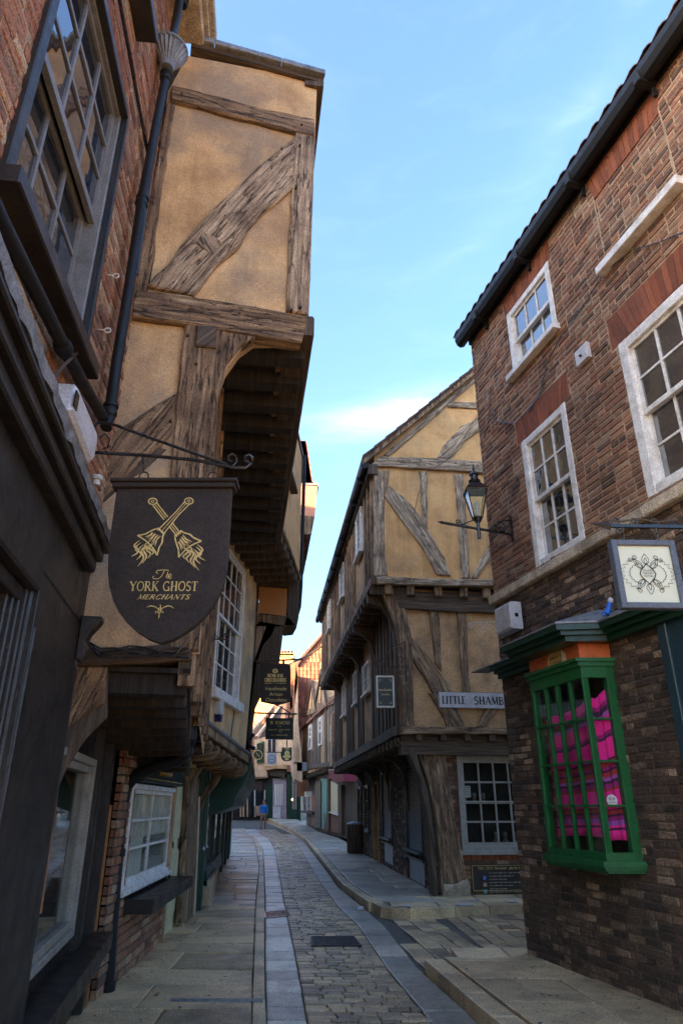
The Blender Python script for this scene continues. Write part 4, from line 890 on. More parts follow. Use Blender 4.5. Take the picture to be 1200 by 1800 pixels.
# hanging sign of the therapy rooms
sgy = 3.75
SG = Pl(0, sgy, (1, .035), 1)
if SG.n.y > 0: SG.n = -SG.n
q = SG.q([(1070, 948), (1186, 955), (1200, 1072), (1088, 1070)]); sx0 = (q[0][0]+q[3][0])/2+.0; sx1 = (q[1][0]+q[2][0])/2; sz0 = (q[2][1]+q[3][1])/2; sz1 = (q[0][1]+q[1][1])/2; print('chakra', q)
hs = thing('hanging_sign', 'square cream hanging sign with a lotus drawing and grey frame, beside the green hood', 'sign', SG.P((sx0+sx1)/2, sz0, 0))
f = .035; mb = MB(); mb.box(SG, sx0, sx0+f, sz0, sz1, -.03, .03, ch=.004); mb.box(SG, sx1-f, sx1, sz0, sz1, -.03, .03, ch=.004); mb.box(SG, sx0+f, sx1-f, sz0, sz0+f, -.029, .029, ch=.004); mb.box(SG, sx0+f, sx1-f, sz1-f, sz1, -.029, .029, ch=.004); mb.build('frame', 'slate_frame', hs)
mb = MB(); mb.box(SG, sx0+f, sx1-f, sz0+f, sz1-f, -.015, .012); mb.build('panel', 'pale_sign', hs)
mb = MB(); cx, cz_ = (sx0+sx1)/2, (sz0+sz1)/2; u = (sx1-sx0)*.5; W_ = .0135
def ln(pts, wd=.0032): 
    global W_
    W_ += .00007; ribbon(mb, SG, [(cx+x*u, cz_+y*u) for x, y in pts], wd, W_)
def petal(cx_, cy_, ang, l_, wd_):
    ca_, sa_ = cos(radians(ang)), sin(radians(ang)); o_ = []
    for sgn in (1, -1): ln([(cx_+ca_*t*l_-sa_*sgn*wd_*sin(pi*t**.8)*(1-t*.2), cy_+sa_*t*l_+ca_*sgn*wd_*sin(pi*t**.8)*(1-t*.2)) for t in [i/12 for i in range(13)]])
for a_ in (90, 270): petal(0, .3*(1 if a_ == 90 else -1), a_, .35, .12); petal(0, .32*(1 if a_ == 90 else -1), a_, .2, .05)
for a_ in (50, 130, 230, 310): petal(.2*cos(radians(a_)), .22*sin(radians(a_)), a_, .42, .1); petal(.22*cos(radians(a_)), .24*sin(radians(a_)), a_, .28, .05)
for s_ in (1, -1):
    for k_, (r1_, r2_, nn_) in enumerate(((.6, .72, 9), (.42, .46, 8))):
        ln([(s_*(.12+(r2_ if i % 2 else r1_)*cos(radians(-75+150*i/(2*nn_)))), (r2_ if i % 2 else r1_)*.75*sin(radians(-75+150*i/(2*nn_)))) for i in range(2*nn_+1)])
    ln(spiral(None, s_*.32, .52, .09, .02, 270, 1.3, 18, s_)); ln(spiral(None, s_*.32, -.52, .09, .02, 90, -1.3, 18, s_)); ln(spiral(None, s_*.48, .45, .06, .02, 270, 1.3, 14, s_))
for k_ in (1, .94): ln([(0, .33*k_), (.2*k_, .12*k_), (.25*k_, 0), (.2*k_, -.12*k_), (0, -.33*k_), (-.2*k_, -.12*k_), (-.25*k_, 0), (-.2*k_, .12*k_), (0, .33*k_)])
for i_, s_ in enumerate(('CHAKRA', 'THERAPY', 'ROOMS')): serif_text(mb, SG, s_, cx, cz_+(.07-.09*i_)*u, .055*u, .0225, width=(.34 if i_ < 2 else .28)*u, weight=1.2)
mb.build('printed_design', 'ink', hs)
mb = MB()
ta = SG.uv(1036, 918); 
bz = SG.uv(1100, 925)[1]; x1_ = sx1+.5
mb.box(SG, ta[0]+.1, x1_, bz-.01, bz+.01, -.01, .01); mb.add([SG.P(ta[0]+.12, bz-.03, 0), SG.P(ta[0]+.12, bz+.03, 0), SG.P(ta[0], bz+.015, 0), SG.P(ta[0]+.12, bz, .02)], [(0, 1, 2), (0, 3, 2), (1, 3, 2)])
for dx in (.16, .27, .4, .5): scroll(mb, SG, (ta[0]+dx, bz+.035), .028, 200, 1.4, .005, 1 if dx < .3 else -1)
scroll(mb, SG, (ta[0]+.17, bz-.03), .02, 90, 1.3, .005); mb.tube([SG.P(ta[0]+x, bz+z) for x, z in ((.1, .04), (.2, .03), (.3, .05), (.42, .03), (.55, .05))], .006, 5)
for x in (sx0+.09, sx1-.09):
    for k in range(4): z = sz1+.015+k*(bz-sz1)/4; mb.tube([SG.P(x+.008*cos(t*pi/4), z+.014*sin(t*pi/4), (.006 if k % 2 else 0)*cos(t*pi/4)) for t in range(9)], .0025, 4)
mb.build('bracket', 'black_iron', hs)
# ============================================================ LS: half timbered corner house with jetties on two sides
G2 = Pl(.65, 12.3, (.99, .137), 1); G1 = Pl(1.06, 12.55, (.99, .137), 1); G0 = Pl(1.64, 12.85, (.99, .137), 1)
for g_ in (G0, G1, G2):
    if g_.n.y > 0: g_.n = -g_.n
F2 = Pl(.62, 12.32, vp(458), -1); F1 = Pl(1.03, 12.6, vp(466), -1); F0 = Pl(1.62, 12.9, vp(482), -1)
c5 = lambda pts: [(550+x/3, 640+y/3) for x, y in pts]
c6 = lambda pts: [(560+x/3, 1180+y/3) for x, y in pts]
LS = thing('timber_framed_house', 'half timbered corner house with ochre gable, jettied over both streets, behind the lantern', 'house', (1.6, 13, 0))
LSlen = 12.2
b2 = G2.uv(800, 1022)[1]; btie = G2.uv(800, 812)[1]; apex_a = 3.6; vr = G2.uv(835, 652); v0 = G2.uv(645, 812)
slope = (vr[1]-v0[1])/(vr[0]-v0[0]); print('gable', b2, btie, vr, v0, slope)
apex = (apex_a, v0[1]+slope*(apex_a-v0[0]))
mb = MB(); sheet(mb, G2, [(0, b2-.05), (2*apex_a, b2-.05), (2*apex_a, btie), apex, (0.02, btie+.1)], [], 0); mb.build('plaster_gable', 'plaster_b', LS)
def TT(pl, m, specs, parent, base=.0, pr=.03, name='timber', amp=.008):
    for pts in specs:
        if isinstance(pts, tuple): pts, extra = pts
        else: extra = 0
        mb = MB(); mb.timber(pl, pl.q(pts, pr), base-.06, base+pr+extra, amp); mb.build(name, m, parent)
TT(G2, 'timber', [
 c5([(400, 486), (560, 350), (700, 225), (830, 112), (860, 92), (860, 60), (700, 190), (540, 330), (370, 480)]),
 ([(668, 803), (700, 805), (760, 806), (800, 809), (900, 815), (900, 837), (848, 833), (800, 828), (740, 825), (648, 820)], .03),
 c5([(322, 560), (322, 1118), (395, 1112), (378, 1000), (374, 560)]),
 c5([(378, 558), (375, 690), (392, 650), (404, 560)]),
 c5([(555, 565), (575, 830), (605, 872), (598, 566)]), c5([(740, 575), (762, 800), (782, 1128), (825, 1128), (808, 800), (790, 582)]),
 (c5([(400, 640), (480, 705), (560, 800), (620, 900), (690, 1020), (725, 1118), (650, 1112), (590, 1000), (520, 890), (440, 790), (380, 700)]), .012),
 c5([(925, 960), (990, 900), (1010, 960), (935, 1030), (862, 1130), (832, 1130), (875, 1040)]),
 c5([(650, 495), (700, 410), (780, 330), (870, 280), (960, 250), (960, 300), (880, 350), (800, 405), (722, 500)]),
 c5([(710, 195), (865, 202), (960, 207), (960, 240), (865, 235), (712, 226)]),
 ([(660, 1014), (760, 1018), (900, 1020), (900, 1032), (760, 1030), (663, 1027)], .035)], LS)
# iron or oak pegs in the tie beam
mb = MB()
for x, y in ((680, 806), (700, 809), (738, 811), (770, 813), (800, 814), (745, 818), (815, 816), (838, 818), (690, 1018), (720, 1019), (780, 1021), (812, 1023)):
    a, b = G2.uv(x, y, .07); mb.lathe(G2.P(a, b, .06), [(.014, 0), (.014, .03)], 6, G2.n)
mb.build('pegs', 'timber_dark', LS, kind='stuff')
# joist ends under the gable
zj = G2.uv(800, 1038)[1]
for x in (683, 722, 770, 815, 855, 892):
    a = G2.uv(x, 1035)[0]; mb = MB(); mb.box(G2, a-.075, a+.075, zj-.12, b2-.1, -.6, .0, ch=.015); mb.build('joist_end', 'timber_brown', LS)
# first floor: gable side
b1 = G1.uv(800, 1283)[1]; t1_ = b2-.05; print('b1', b1)
mb = MB(); sheet(mb, G1, [(0, b1), (7, b1), (7, t1_), (0, t1_)], [], -.01); mb.build('plaster_panel', 'plaster_grey', LS)
TT(G1, 'timber_dark', [
 ([(690, 1040), (760, 1042), (900, 1046), (900, 1080), (800, 1076), (745, 1073), (700, 1070)], .05)], LS)
TT(G1, 'timber_brown', [
 ([(668, 1040), (693, 1043), (712, 1075), (722, 1120), (726, 1200), (727, 1290), (706, 1290), (703, 1200), (697, 1120), (687, 1080)], .04),
 [(753, 1073), (772, 1073), (776, 1180), (764, 1165)], [(802, 1075), (818, 1077), (826, 1218), (813, 1218)],
 ([(722, 1118), (758, 1160), (788, 1205), (806, 1245), (817, 1280), (785, 1280), (775, 1245), (755, 1210), (735, 1175), (720, 1152)], .012),
 ([(703, 1277), (760, 1278), (905, 1280), (905, 1291), (800, 1290), (703, 1291)], .05), [(752, 1218), (762, 1218), (800, 1278), (790, 1278)], [(862, 1225), (890, 1215), (895, 1225), (850, 1278), (838, 1278)]], LS)
mb = MB(); mb.box(G1, 0, 7, b1-.42, b1-.06, -.3, -.06); mb.build('jetty_beam', 'timber_dark', LS)
for a in [i*.45+.3 for i in range(13)]:
    mb = MB(); mb.box(G1, a-.06, a+.06, b1-.19, b1-.04, -.1, .04, ch=.012); mb.build('joist_end', 'timber_dark', LS)
# ground floor: gable side
Wd = rect(G0, [(800, 1327), (930, 1330), (940, 1492), (812, 1497)]); print('LSwin', Wd)
q0 = G0.uv(785, 1400)[0]; t0_ = b1-.3
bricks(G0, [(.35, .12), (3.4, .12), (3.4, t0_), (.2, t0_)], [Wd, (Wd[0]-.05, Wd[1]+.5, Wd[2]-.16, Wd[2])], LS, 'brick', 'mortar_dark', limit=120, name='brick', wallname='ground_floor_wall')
mb = MB(); n = 16
for i in range(n):
    a0 = Wd[0]-.05+(Wd[1]-Wd[0]+.3)*i/n; a1 = a0+(Wd[1]-Wd[0]+.3)/n-.01; mb = MB(); V, Fc = piece(G0, a0, a1, Wd[2]-.155, Wd[2]-.04, -.06, .004, .006, .003); mb.add(V, Fc); mb.build('brick', 'arch', LS)
mb = MB(); mb.box(G0, 3.4, 7, 0, t0_, -.3, 0); mb.box(G0, .2, 7, .1, t0_, -.5, -.2); mb.build('rear_wall', 'mortar_dark', LS)  # filled block behind the brick face, keeps light out
wo = window(LS, G0, Wd, 4, 4, 0, frame='stone_white', glass='clear', fw=.075, bw=.03, w=.0, sill=(.03, .07, .07))
mb = MB(); mb.box(G0, Wd[0], Wd[1], Wd[2]-.1, Wd[3]+.05, -.195, -.19); mb.build('room_lining', 'interior', LS)
# things in the window
random.seed(5)
for k in range(6):
    a = Wd[0]+.16+k*.17; mb = MB(); zz = Wd[2]+.86*(Wd[3]-Wd[2])/1.8+.02 if k < 3 else Wd[2]+.12
    mb.lathe(G0.P(a, zz, -.13), [(.05, 0), (.05, .03), (.02, .04), (.035, .12), (.025, .16)], 8); o = mb.build('ornament', 'goods'); tagit(o, ['small dark ornament, left of three on the window shelf of the corner shop', 'small dark ornament in the middle of the window shelf of the corner shop', 'small dark ornament, right on the window shelf of the corner shop', 'small ornament low at the left in the corner shop window', 'small ornament low in the middle of the corner shop window', 'small ornament low at the right in the corner shop window'][k], 'ornament', 'ornaments in the corner shop window')
mb = MB(); mb.box(G0, Wd[0]+.05, Wd[1]-.05, Wd[2]+.86*(Wd[3]-Wd[2])/1.8, Wd[2]+.86*(Wd[3]-Wd[2])/1.8+.015, -.18, -.08); mb.build('shelf', 'slats', wo)
a, b = G0.uv(822, 1390); mb = MB(); mb.box(G0, a-.06, a+.06, b-.11, b+.08, -.05, -.045); pn = mb.build('notice', 'plastic', wo); mb = MB()
for k in range(5): mb.box(G0, a-.045, a+.04-.01*(k % 2), b+.05-k*.03, b+.058-k*.03, -.045, -.043)
mb.build('notice_print', 'slate_frame', wo)
# great curved corner post and its stone foot
post = [(733, 1318), (753, 1380), (767, 1447), (773, 1513), (775, 1570), (822, 1566), (817, 1530), (806, 1480), (797, 1430), (790, 1375), (781, 1318)]
mb = MB(); mb.timber(G0, G0.q(post, .1), -.22, .09, .008); mb.build('corner_post', 'timber_brown', LS)
mb = MB(); mb.timber(G0, [(.0, .09), (.48, .09), (.46, .34), (.02, .3)], -.25, .13, .02, .08, .02); mb.build('foot_stone', 'stone', LS)
br = [(700, 1300), (733, 1318), (750, 1370), (762, 1430), (770, 1520), (773, 1575), (766, 1575), (760, 1500), (752, 1430), (742, 1370), (722, 1325)]
mb = MB(); mb.timber(G0, G0.q(br, .3), -.1, .16, .008); mb.build('jetty_bracket', 'timber_dark', LS)
# plaque with black board
pq = rect(G0, [(828, 1520), (925, 1519), (925, 1566), (830, 1568)], .03); G0f = G0
po = thing('shop_board', 'black board with gold border and three small coloured icons low on the brick wall', 'sign', G0.P(pq[0], pq[2], 0))
mb = MB(); mb.box(G0, pq[0], pq[1], pq[2], pq[3], 0, .03, ch=.003); mb.build('board', 'sign_black', po)
mb = MB(); e = .012
for (x0, x1, y0, y1) in ((pq[0]+e, pq[1]-e, pq[2]+e, pq[2]+e+.006), (pq[0]+e, pq[1]-e, pq[3]-e-.006, pq[3]-e), (pq[0]+e, pq[0]+e+.006, pq[2]+e, pq[3]-e), (pq[1]-e-.006, pq[1]-e, pq[2]+e, pq[3]-e)): mb.box(G0, x0, x1, y0, y1, .03, .032)
serif_text(mb, G0, 'THE CITY W', pq[0]+(pq[1]-pq[0])*.3, pq[3]-.075, .038, .033, width=(pq[1]-pq[0])*.38); small_print(mb, G0, pq[0]+(pq[1]-pq[0])*.5, pq[1]-.05, pq[3]-.075, .038, .033, 6)
mb.build('gold_lettering', 'gold', po)
mb = MB()
for k in range(7): small_print(mb, G0, pq[0]+.3, pq[1]-.12-.12*(k % 3), pq[3]-.135-k*.047, .016, .032, 7)
mb.build('small_print', 'curtain', po)
for k, (m_, nm) in enumerate((('blue', 'f'), ('terracotta', 'o'), ('teal', 'v'))):
    z = pq[3]-.2-k*.1; mb = MB(); mb.box(G0, pq[0]+.19, pq[0]+.25, z-.03, z+.03, .03, .034); ic = mb.build('icon', m_, po)
    mb = MB()
    if nm == 'f': ribbon(mb, G0, [(pq[0]+.215, z-.026), (pq[0]+.215, z+.01), (pq[0]+.23, z+.022)], .009, .0355); ribbon(mb, G0, [(pq[0]+.205, z+.0), (pq[0]+.232, z+.0)], .007, .0357)
    elif nm == 'o': ribbon(mb, G0, A_(pq[0]+.22, z, .016, .016, 0, 360, 12), .006, .0355)
    else: ribbon(mb, G0, [(pq[0]+.205, z+.012), (pq[0]+.218, z-.012), (pq[0]+.238, z+.014)], .01, .0355)
    mb.build('icon_mark', 'plastic', po)
# street sign
sgn = rect(G1, [(770, 1217), (886, 1217), (886, 1245), (771, 1245)], .06); wdt = (sgn[1]-sgn[0])
full = wdt*1.28; ss = thing('street_sign', 'long white street name sign reading LITTLE SHAMBLES on the timber house', 'sign', G1.P(sgn[0], sgn[2], 0))
mb = MB(); mb.box(G1, sgn[0], sgn[0]+full, sgn[2], sgn[3], .04, .07, ch=.004); mb.build('plate', 'plastic', ss)
mb = MB(); bb = .012
for (x0, x1, y0, y1) in ((0, full, 0, .008), (0, full, sgn[3]-sgn[2]-.008, sgn[3]-sgn[2]), (0, .008, .009, sgn[3]-sgn[2]-.009), (full-.008, full, .009, sgn[3]-sgn[2]-.009)): mb.box(G1, sgn[0]+x0, sgn[0]+x1, sgn[2]+y0, sgn[2]+y1, .069, .0715)
mb.build('border', 'slate_frame', ss); hgt = (sgn[3]-sgn[2])
mb = MB(); serif_text(mb, G1, 'LITTLE', sgn[0]+wdt*.225, sgn[2]+hgt*.24, hgt*.5, .072, width=wdt*.36, weight=1.35); mb.build('lettering', 'ink', ss); mb = MB(); serif_text(mb, G1, 'SHAMBLES', sgn[0]+wdt*.865, sgn[2]+hgt*.24, hgt*.5, .072, width=wdt*.67, weight=1.35); mb.build('lettering', 'ink', ss)

# ---- street side of LS
e2 = F2.uv(600, 950)[1]
ztop = 7.75
mb = MB(); sheet(mb, F2, [(0, b2-.05), (LSlen, b2-.05), (LSlen, ztop+.2), (0, ztop+.2)], [], -.02); mb.build('plaster_street_wall', 'plaster_grey', LS)
mb = MB(); sheet(mb, F1, [(0, b1), (LSlen, b1), (LSlen, t1_), (0, t1_)], [], -.02); mb.build('plaster_panel', 'plaster_grey', LS)
W2s = [(rect(F2, c5(p), 0)) for p in ([(235, 800), (262, 765), (262, 985), (232, 1045)], [(145, 1085), (172, 1045), (170, 1215), (140, 1275)], [(80, 1270), (103, 1240), (100, 1380), (76, 1430)])]
print('F2 wins', W2s)
def winfix(h, wmin): 
    c = (h[0]+h[1])/2; hw = min(wmin*1.25, max(wmin, h[1]-h[0]))/2; return (c-hw, c+hw, h[2], h[3])
W2s = [winfix(h, .7) for h in W2s]
W1s = [winfix(rect(F1, p), .7) for p in ([(640, 1155), (651, 1145), (652, 1205), (638, 1222)], c6([(195, 0), (207, 0), (207, 160), (183, 185)]), c6([(127, 75), (148, 60), (147, 225), (125, 240)]))]
W1s[0] = winfix(rect(F1, c6([(240, -40), (275, -50), (275, 95), (235, 140)])), .8)
print('F1 wins', W1s)
for pl, b0, b1_, Ws in ((F2, b2, ztop, W2s), (F1, b1, t1_, W1s)):
    a = .12; 
    while a < LSlen:
        if not any(h[0]-.08 < a < h[1]+.08 for h in Ws):
            mb = MB(); l_ = random.uniform(-.05, .05); w_ = random.uniform(.07, .11)
            mb.timber(pl, [(a-w_, b0), (a+w_, b0), (a+w_*.9+l_, b1_), (a-w_*.9+l_, b1_)], -.06, .025, .01, .2); mb.build('stud', 'timber_brown' if pl is F2 else 'timber_dark', LS)
        a += random.uniform(.36, .5)
    for h in Ws:
        window(LS, pl, h, 2, 2, 0, sill=(.04, .06, .1), fw=.05, w=.02, glass='glass')
mb = MB(); mb.timber(F2, [(-.05, b2-.12), (LSlen, b2-.12), (LSlen, b2+.06), (-.05, b2+.06)], -.1, .05, .01, .2); mb.build('bressummer', 'timber_brown', LS)
mb = MB(); mb.timber(F1, [(-.05, b1-.1), (LSlen, b1-.1), (LSlen, b1+.08), (-.05, b1+.08)], -.1, .05, .01, .2); mb.build('bressummer', 'timber_dark', LS)
for pl, b, nn_ in ((F2, b2, 26), (F1, b1, 26)):
    for i in range(nn_):
        a = .15+i*LSlen/nn_; mb = MB(); mb.box(pl, a-.055, a+.055, b-.28, b-.13, -.75, .06, ch=.012); mb.build('joist', 'timber_dark', LS)
# corner brackets under the jetties, seen from the street
for pl, b, d_, n_ in ((F1, b2-.3, .5, 5), (F0, b1-.25, .55, 5)):
    for i in range(n_):
        a = .25+i*LSlen/n_
        P_ = Pl(pl.P(a, 0, 0).x, pl.P(a, 0, 0).y, (pl.n.x, pl.n.y), 1)
        mb = MB(); pts = [(0, b-1.1), (.03, b-.6), (.1, b-.32), (.25, b-.14), (d_, b-.06), (d_, b+.03), (0, b+.03), (-.06, b+.03), (-.06, b-1.1)]
        mb.timber(P_, pts, -.09, .09, .006); mb.build('jetty_bracket', 'timber_dark', LS)
# soffits
mb = MB(); mb.quad(F2.P(-.0, b2-.125, .0), F2.P(LSlen, b2-.125, 0), F2.P(LSlen, b2-.125, -1.2), F2.P(-.0, b2-.125, -1.2), g=F2.u); mb.quad(F1.P(0, b1-.11, 0), F1.P(LSlen, b1-.11, 0), F1.P(LSlen, b1-.11, -1.2), F1.P(0, b1-.11, -1.2), g=F1.u)
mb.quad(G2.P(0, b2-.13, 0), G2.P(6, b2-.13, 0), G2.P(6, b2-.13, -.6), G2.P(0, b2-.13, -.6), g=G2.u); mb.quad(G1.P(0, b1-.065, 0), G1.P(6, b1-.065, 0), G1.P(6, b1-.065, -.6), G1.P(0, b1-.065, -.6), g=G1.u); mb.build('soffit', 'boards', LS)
# ground floor on the street side
W0s = [rect(F0, p) for p in ([(712, 1340), (735, 1333), (742, 1502), (713, 1485)], [(672, 1353), (687, 1347), (688, 1477), (670, 1466)])]
print('F0 wins', W0s)
pan = [rect(F0, p) for p in ([(715, 1503), (745, 1520), (746, 1560), (717, 1543)], [(672, 1479), (690, 1489), (690, 1523), (673, 1513)])]
W0s[0] = (pan[0][0], pan[0][1], W0s[0][2], min(W0s[0][3], b1-.45)); W0s[1] = (pan[1][0], pan[1][1], W0s[1][2], min(W0s[1][3], b1-.45))
doorr = (W0s[1][1]+.5, W0s[1][1]+1.5, .12, 2.1)
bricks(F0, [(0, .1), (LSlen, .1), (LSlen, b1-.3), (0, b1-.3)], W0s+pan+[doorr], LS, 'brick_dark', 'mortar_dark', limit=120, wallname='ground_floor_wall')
mb = MB(); mb.box(F0, 1.3, LSlen, .0, b1-.1, -3.5, -.2); mb.box(F1, 1.3, LSlen, b1, t1_, -4, -.2); mb.box(F2, 1.6, LSlen, b2-.1, ztop, -5, -.2); mb.build('rear_wall', 'mortar_dark', LS)  # solid cores behind the three storeys, added to block light
for h in W0s:
    f = MB(); f.box(F0, h[0], h[0]+.06, h[2], h[3], -.1, .02); f.box(F0, h[1]-.06, h[1], h[2], h[3], -.1, .02); f.box(F0, h[0]+.06, h[1]-.06, h[3]-.06, h[3], -.1, .02); f.box(F0, h[0]-.04, h[1]+.04, h[2]-.05, h[2], -.1, .09); fo = f.build('window', 'blue_grey', LS)
    n = 34
    for i in range(n):
        b = h[2]+(h[3]-h[2]-.08)*i/n
        for s_ in (0, 1):
            x0 = h[0]+.07+s_*(h[1]-h[0]-.13)/2; x1 = x0+(h[1]-h[0]-.13)/2-.02
            mb = MB(); mb.hexa([F0.P(x0, b, -.02), F0.P(x1, b, -.02), F0.P(x1, b+.03, -.06), F0.P(x0, b+.03, -.06), F0.P(x0, b+.008, -.02), F0.P(x1, b+.008, -.02), F0.P(x1, b+.038, -.06), F0.P(x0, b+.038, -.06)], g=F0.u); mb.build('slat', 'panel', fo)
    mb = MB(); mb.box(F0, h[0]+.05, h[1]-.05, h[2], h[3], -.1, -.08); mb.build('backing', 'interior', fo)
for h in pan:
    mb = MB(); mb.box(F0, h[0], h[1], h[2], h[3], -.09, -.03); o = mb.build('cellar_panel', 'panel', LS); mb = MB(); mb.box(F0, h[0]-.03, h[1]+.03, h[3], h[3]+.04, -.05, .03); mb.build('panel_frame', 'black_paint', o)
mb = MB(); mb.box(F0, doorr[0], doorr[1], doorr[2], doorr[3], -.14, -.08); dd = mb.build('door', 'blue_grey', LS)
mb = MB(); mb.box(F0, doorr[0]-.02, doorr[0]+.07, .12, doorr[3], -.1, .04); mb.box(F0, doorr[1]-.07, doorr[1]+.02, .12, doorr[3], -.1, .04); mb.box(F0, doorr[0]+.07, doorr[1]-.07, doorr[3]-.08, doorr[3], -.1, .04); mb.build('door_frame', 'plaster_grey', dd)
mb = MB(); mb.lathe(F0.P(doorr[0]+.15, 1.1, -.08), [(.02, 0), (.03, .03), (.02, .06)], 8, F0.n); mb.build('handle', 'gold', dd)
for a in (doorr[1]+1.0, doorr[1]+2.8, doorr[1]+4.4):
    if a < LSlen-.5: window(LS, F0, (a, a+.9, .8, 2.05), 3, 3, 0, frame='black_paint', w=.02, sill=(.03, .05, .06))
# gutter and roof
mb = MB(); prof = [(.24, .06), (.25, 0), (.22, -.06), (.17, -.08), (.12, -.06), (.09, 0), (.1, .06)]; V = []
ev = [(-.15, ztop+.05), (LSlen*.5, ztop-.0), (LSlen+.1, ztop-.02)]
for a, z0 in ev: V += [F2.P(a, z0+z, w_) for w_, z in prof]
n = len(prof); mb.add(V, [(i+k*n, i+1+k*n, n+i+1+k*n, n+i+k*n) for k in (0, 1) for i in range(n-1)]+[tuple(range(n)), tuple(range(2*n, 3*n))]); 
for i in range(11): mb.box(F2, .4+i*1.15, .44+i*1.15, ztop-.1, ztop+.04, .0, .26)
mb.build('gutter', 'gutter', LS)
mb = MB(); mb.box(F2, -.1, LSlen, ztop-.12, ztop+.1, -.1, .1); mb.build('eaves_board', 'timber_dark', LS)
rz0 = v0[1]; n_ = 16
def rp(t, back, dz=0.): return G2.P(v0[0]-.12+(apex_a-v0[0]+.12)*t, v0[1]-.02+(apex[1]-v0[1])*t+dz, .16)+F2.u*back
mb = MB(); mb.quad(rp(0, 0, .04), rp(1, 0, .04), rp(1, LSlen, .04), rp(0, LSlen, .04)); mb.quad(rp(0, 0), rp(1, 0), rp(1, LSlen), rp(0, LSlen))
ap = rp(1, 0, .04); mb.quad(ap, G2.P(2*apex_a, btie, .16), G2.P(2*apex_a, btie, -LSlen), rp(1, LSlen, .04)); rf = mb.build('roof', 'tile_brown', LS)
mb = MB(); 
for i in range(n_):                                          # stepped tile edge along the verge
    t0, t1v = i/n_, (i+1)/n_+.01; mb = MB()
    mb.hexa([rp(t0, 0, .02), rp(t1v, 0, .02), rp(t1v, .4, .02), rp(t0, .4, .02), rp(t0, -.01, .085), rp(t1v, -.01, .055), rp(t1v, .4, .055), rp(t0, .4, .085)]); mb.build('verge_tile', 'tile_brown', LS)
for t0 in range(3): mb = MB(); a_, b_ = t0/3, (t0+1)/3; mb.hexa([rp(a_, .02, -.12), rp(b_, .02, -.12), rp(b_, .08, -.12), rp(a_, .08, -.12), rp(a_, .02, .02), rp(b_, .02, .02), rp(b_, .08, .02), rp(a_, .08, .02)]); mb.build('barge_board', 'timber_brown', LS)
for i in range(26):                                          # rows of tiles up the street slope
    for j in range(2):
        t0 = j/40; t1v = t0+.05; k0 = .42+i*.46; mb = MB()
        if k0+.44 < LSlen: mb.hexa([rp(t0, k0, .03), rp(t1v, k0, .03), rp(t1v, k0+.44, .03), rp(t0, k0+.44, .03), rp(t0, k0, .09-j*.02), rp(t1v, k0, .06), rp(t1v, k0+.44, .06), rp(t0, k0+.44, .09-j*.02)]); mb.build('roof_tile', 'tile_brown', LS)
# cable that hangs down across the gable
mb = MB(); mb.tube([G2.P(*G2.uv(x, y, .1), .1) for x, y in ((841, 727), (825, 752), (808, 780), (785, 808), (765, 822), (748, 830), (735, 868), (727, 905))], .006, 5); mb.build('cable', 'black_iron', LS)
# jewellers' sign on a scrolled bracket
JP = F1.P(F1.uv(697, 1165)[0], 0, 0); JS = Pl(.0, 11.9, (1, .03), 1)
if JS.n.y > 0: JS.n = -JS.n
jq = rect(JS, [(660, 1189), (692, 1187), (693, 1245), (662, 1243)]); js = thing('hanging_sign', 'small dark sign with cream border and gold words, hung by the timber house corner', 'sign', JS.P(jq[0], jq[2], 0))
mb = MB(); mb.box(JS, jq[0], jq[1], jq[2], jq[3], -.02, .02); mb.build('board', 'sign_green', js); f = .028; mb = MB()
mb.box(JS, jq[0]-.001, jq[0]+f, jq[2], jq[3], -.025, .028); mb.box(JS, jq[1]-f, jq[1]+.001, jq[2], jq[3], -.025, .028); mb.box(JS, jq[0]+f, jq[1]-f, jq[2]-.001, jq[2]+f, -.025, .027); mb.box(JS, jq[0]+f, jq[1]-f, jq[3]-f, jq[3]+.001, -.025, .027); mb.build('frame', 'curtain', js)
mb = MB(); jc = (jq[0]+jq[1])/2; jh = jq[3]-jq[2]; sans_text(mb, JS, 'Little Shambles', jc, jq[2]+jh*.52, .035, .0225, width=(jq[1]-jq[0])*.72, slant=.15); sans_text(mb, JS, 'Jewellers', jc, jq[2]+jh*.38, .035, .0225, width=(jq[1]-jq[0])*.45, slant=.15)
for sx_ in (-1, 1):
    for sy_ in (-1, 1): ribbon(mb, JS, [(jc+sx_*(jq[1]-jq[0])*x, jq[2]+jh*(.5+sy_*y)) for x, y in ((.2, .36), (.3, .38), (.33, .3))], .006, .0225)
mb.build('gold_lettering', 'gold', js)
bzz = JS.uv(680, 1172)[1]; xr_ = JS.uv(711, 1170)[0]; xl_ = JS.uv(655, 1160)[0]; mb = MB(); mb.box(JS, xl_, xr_+.05, bzz-.008, bzz+.008, -.01, .01); mb.box(JS, xr_, xr_+.03, bzz-.25, bzz+.45, -.012, .012)
for (x, z, r, a0, fx) in ((xl_+.05, bzz+.07, .05, 200, 1), (xl_+.17, bzz+.09, .06, 0, -1), (xl_+.28, bzz+.2, .06, 200, 1), (xr_-.07, bzz+.12, .07, 0, 1), (xr_-.08, bzz+.3, .07, 180, -1), (xr_-.06, bzz-.1, .045, 90, 1)): scroll(mb, JS, (x, z), r, a0, 1.5, .008, fx)
mb.tube([JS.P(xl_+x, bzz+z) for x, z in ((0, .03), (.1, .06), (.2, .16), (.32, .33), (xr_-xl_-.02, .42))], .01, 5)
for x in (jq[0]+.05, jq[1]-.05): mb.tube([JS.P(x, bzz), JS.P(x, jq[3])], .005, 5)
mb.build('bracket', 'rust_iron', js)
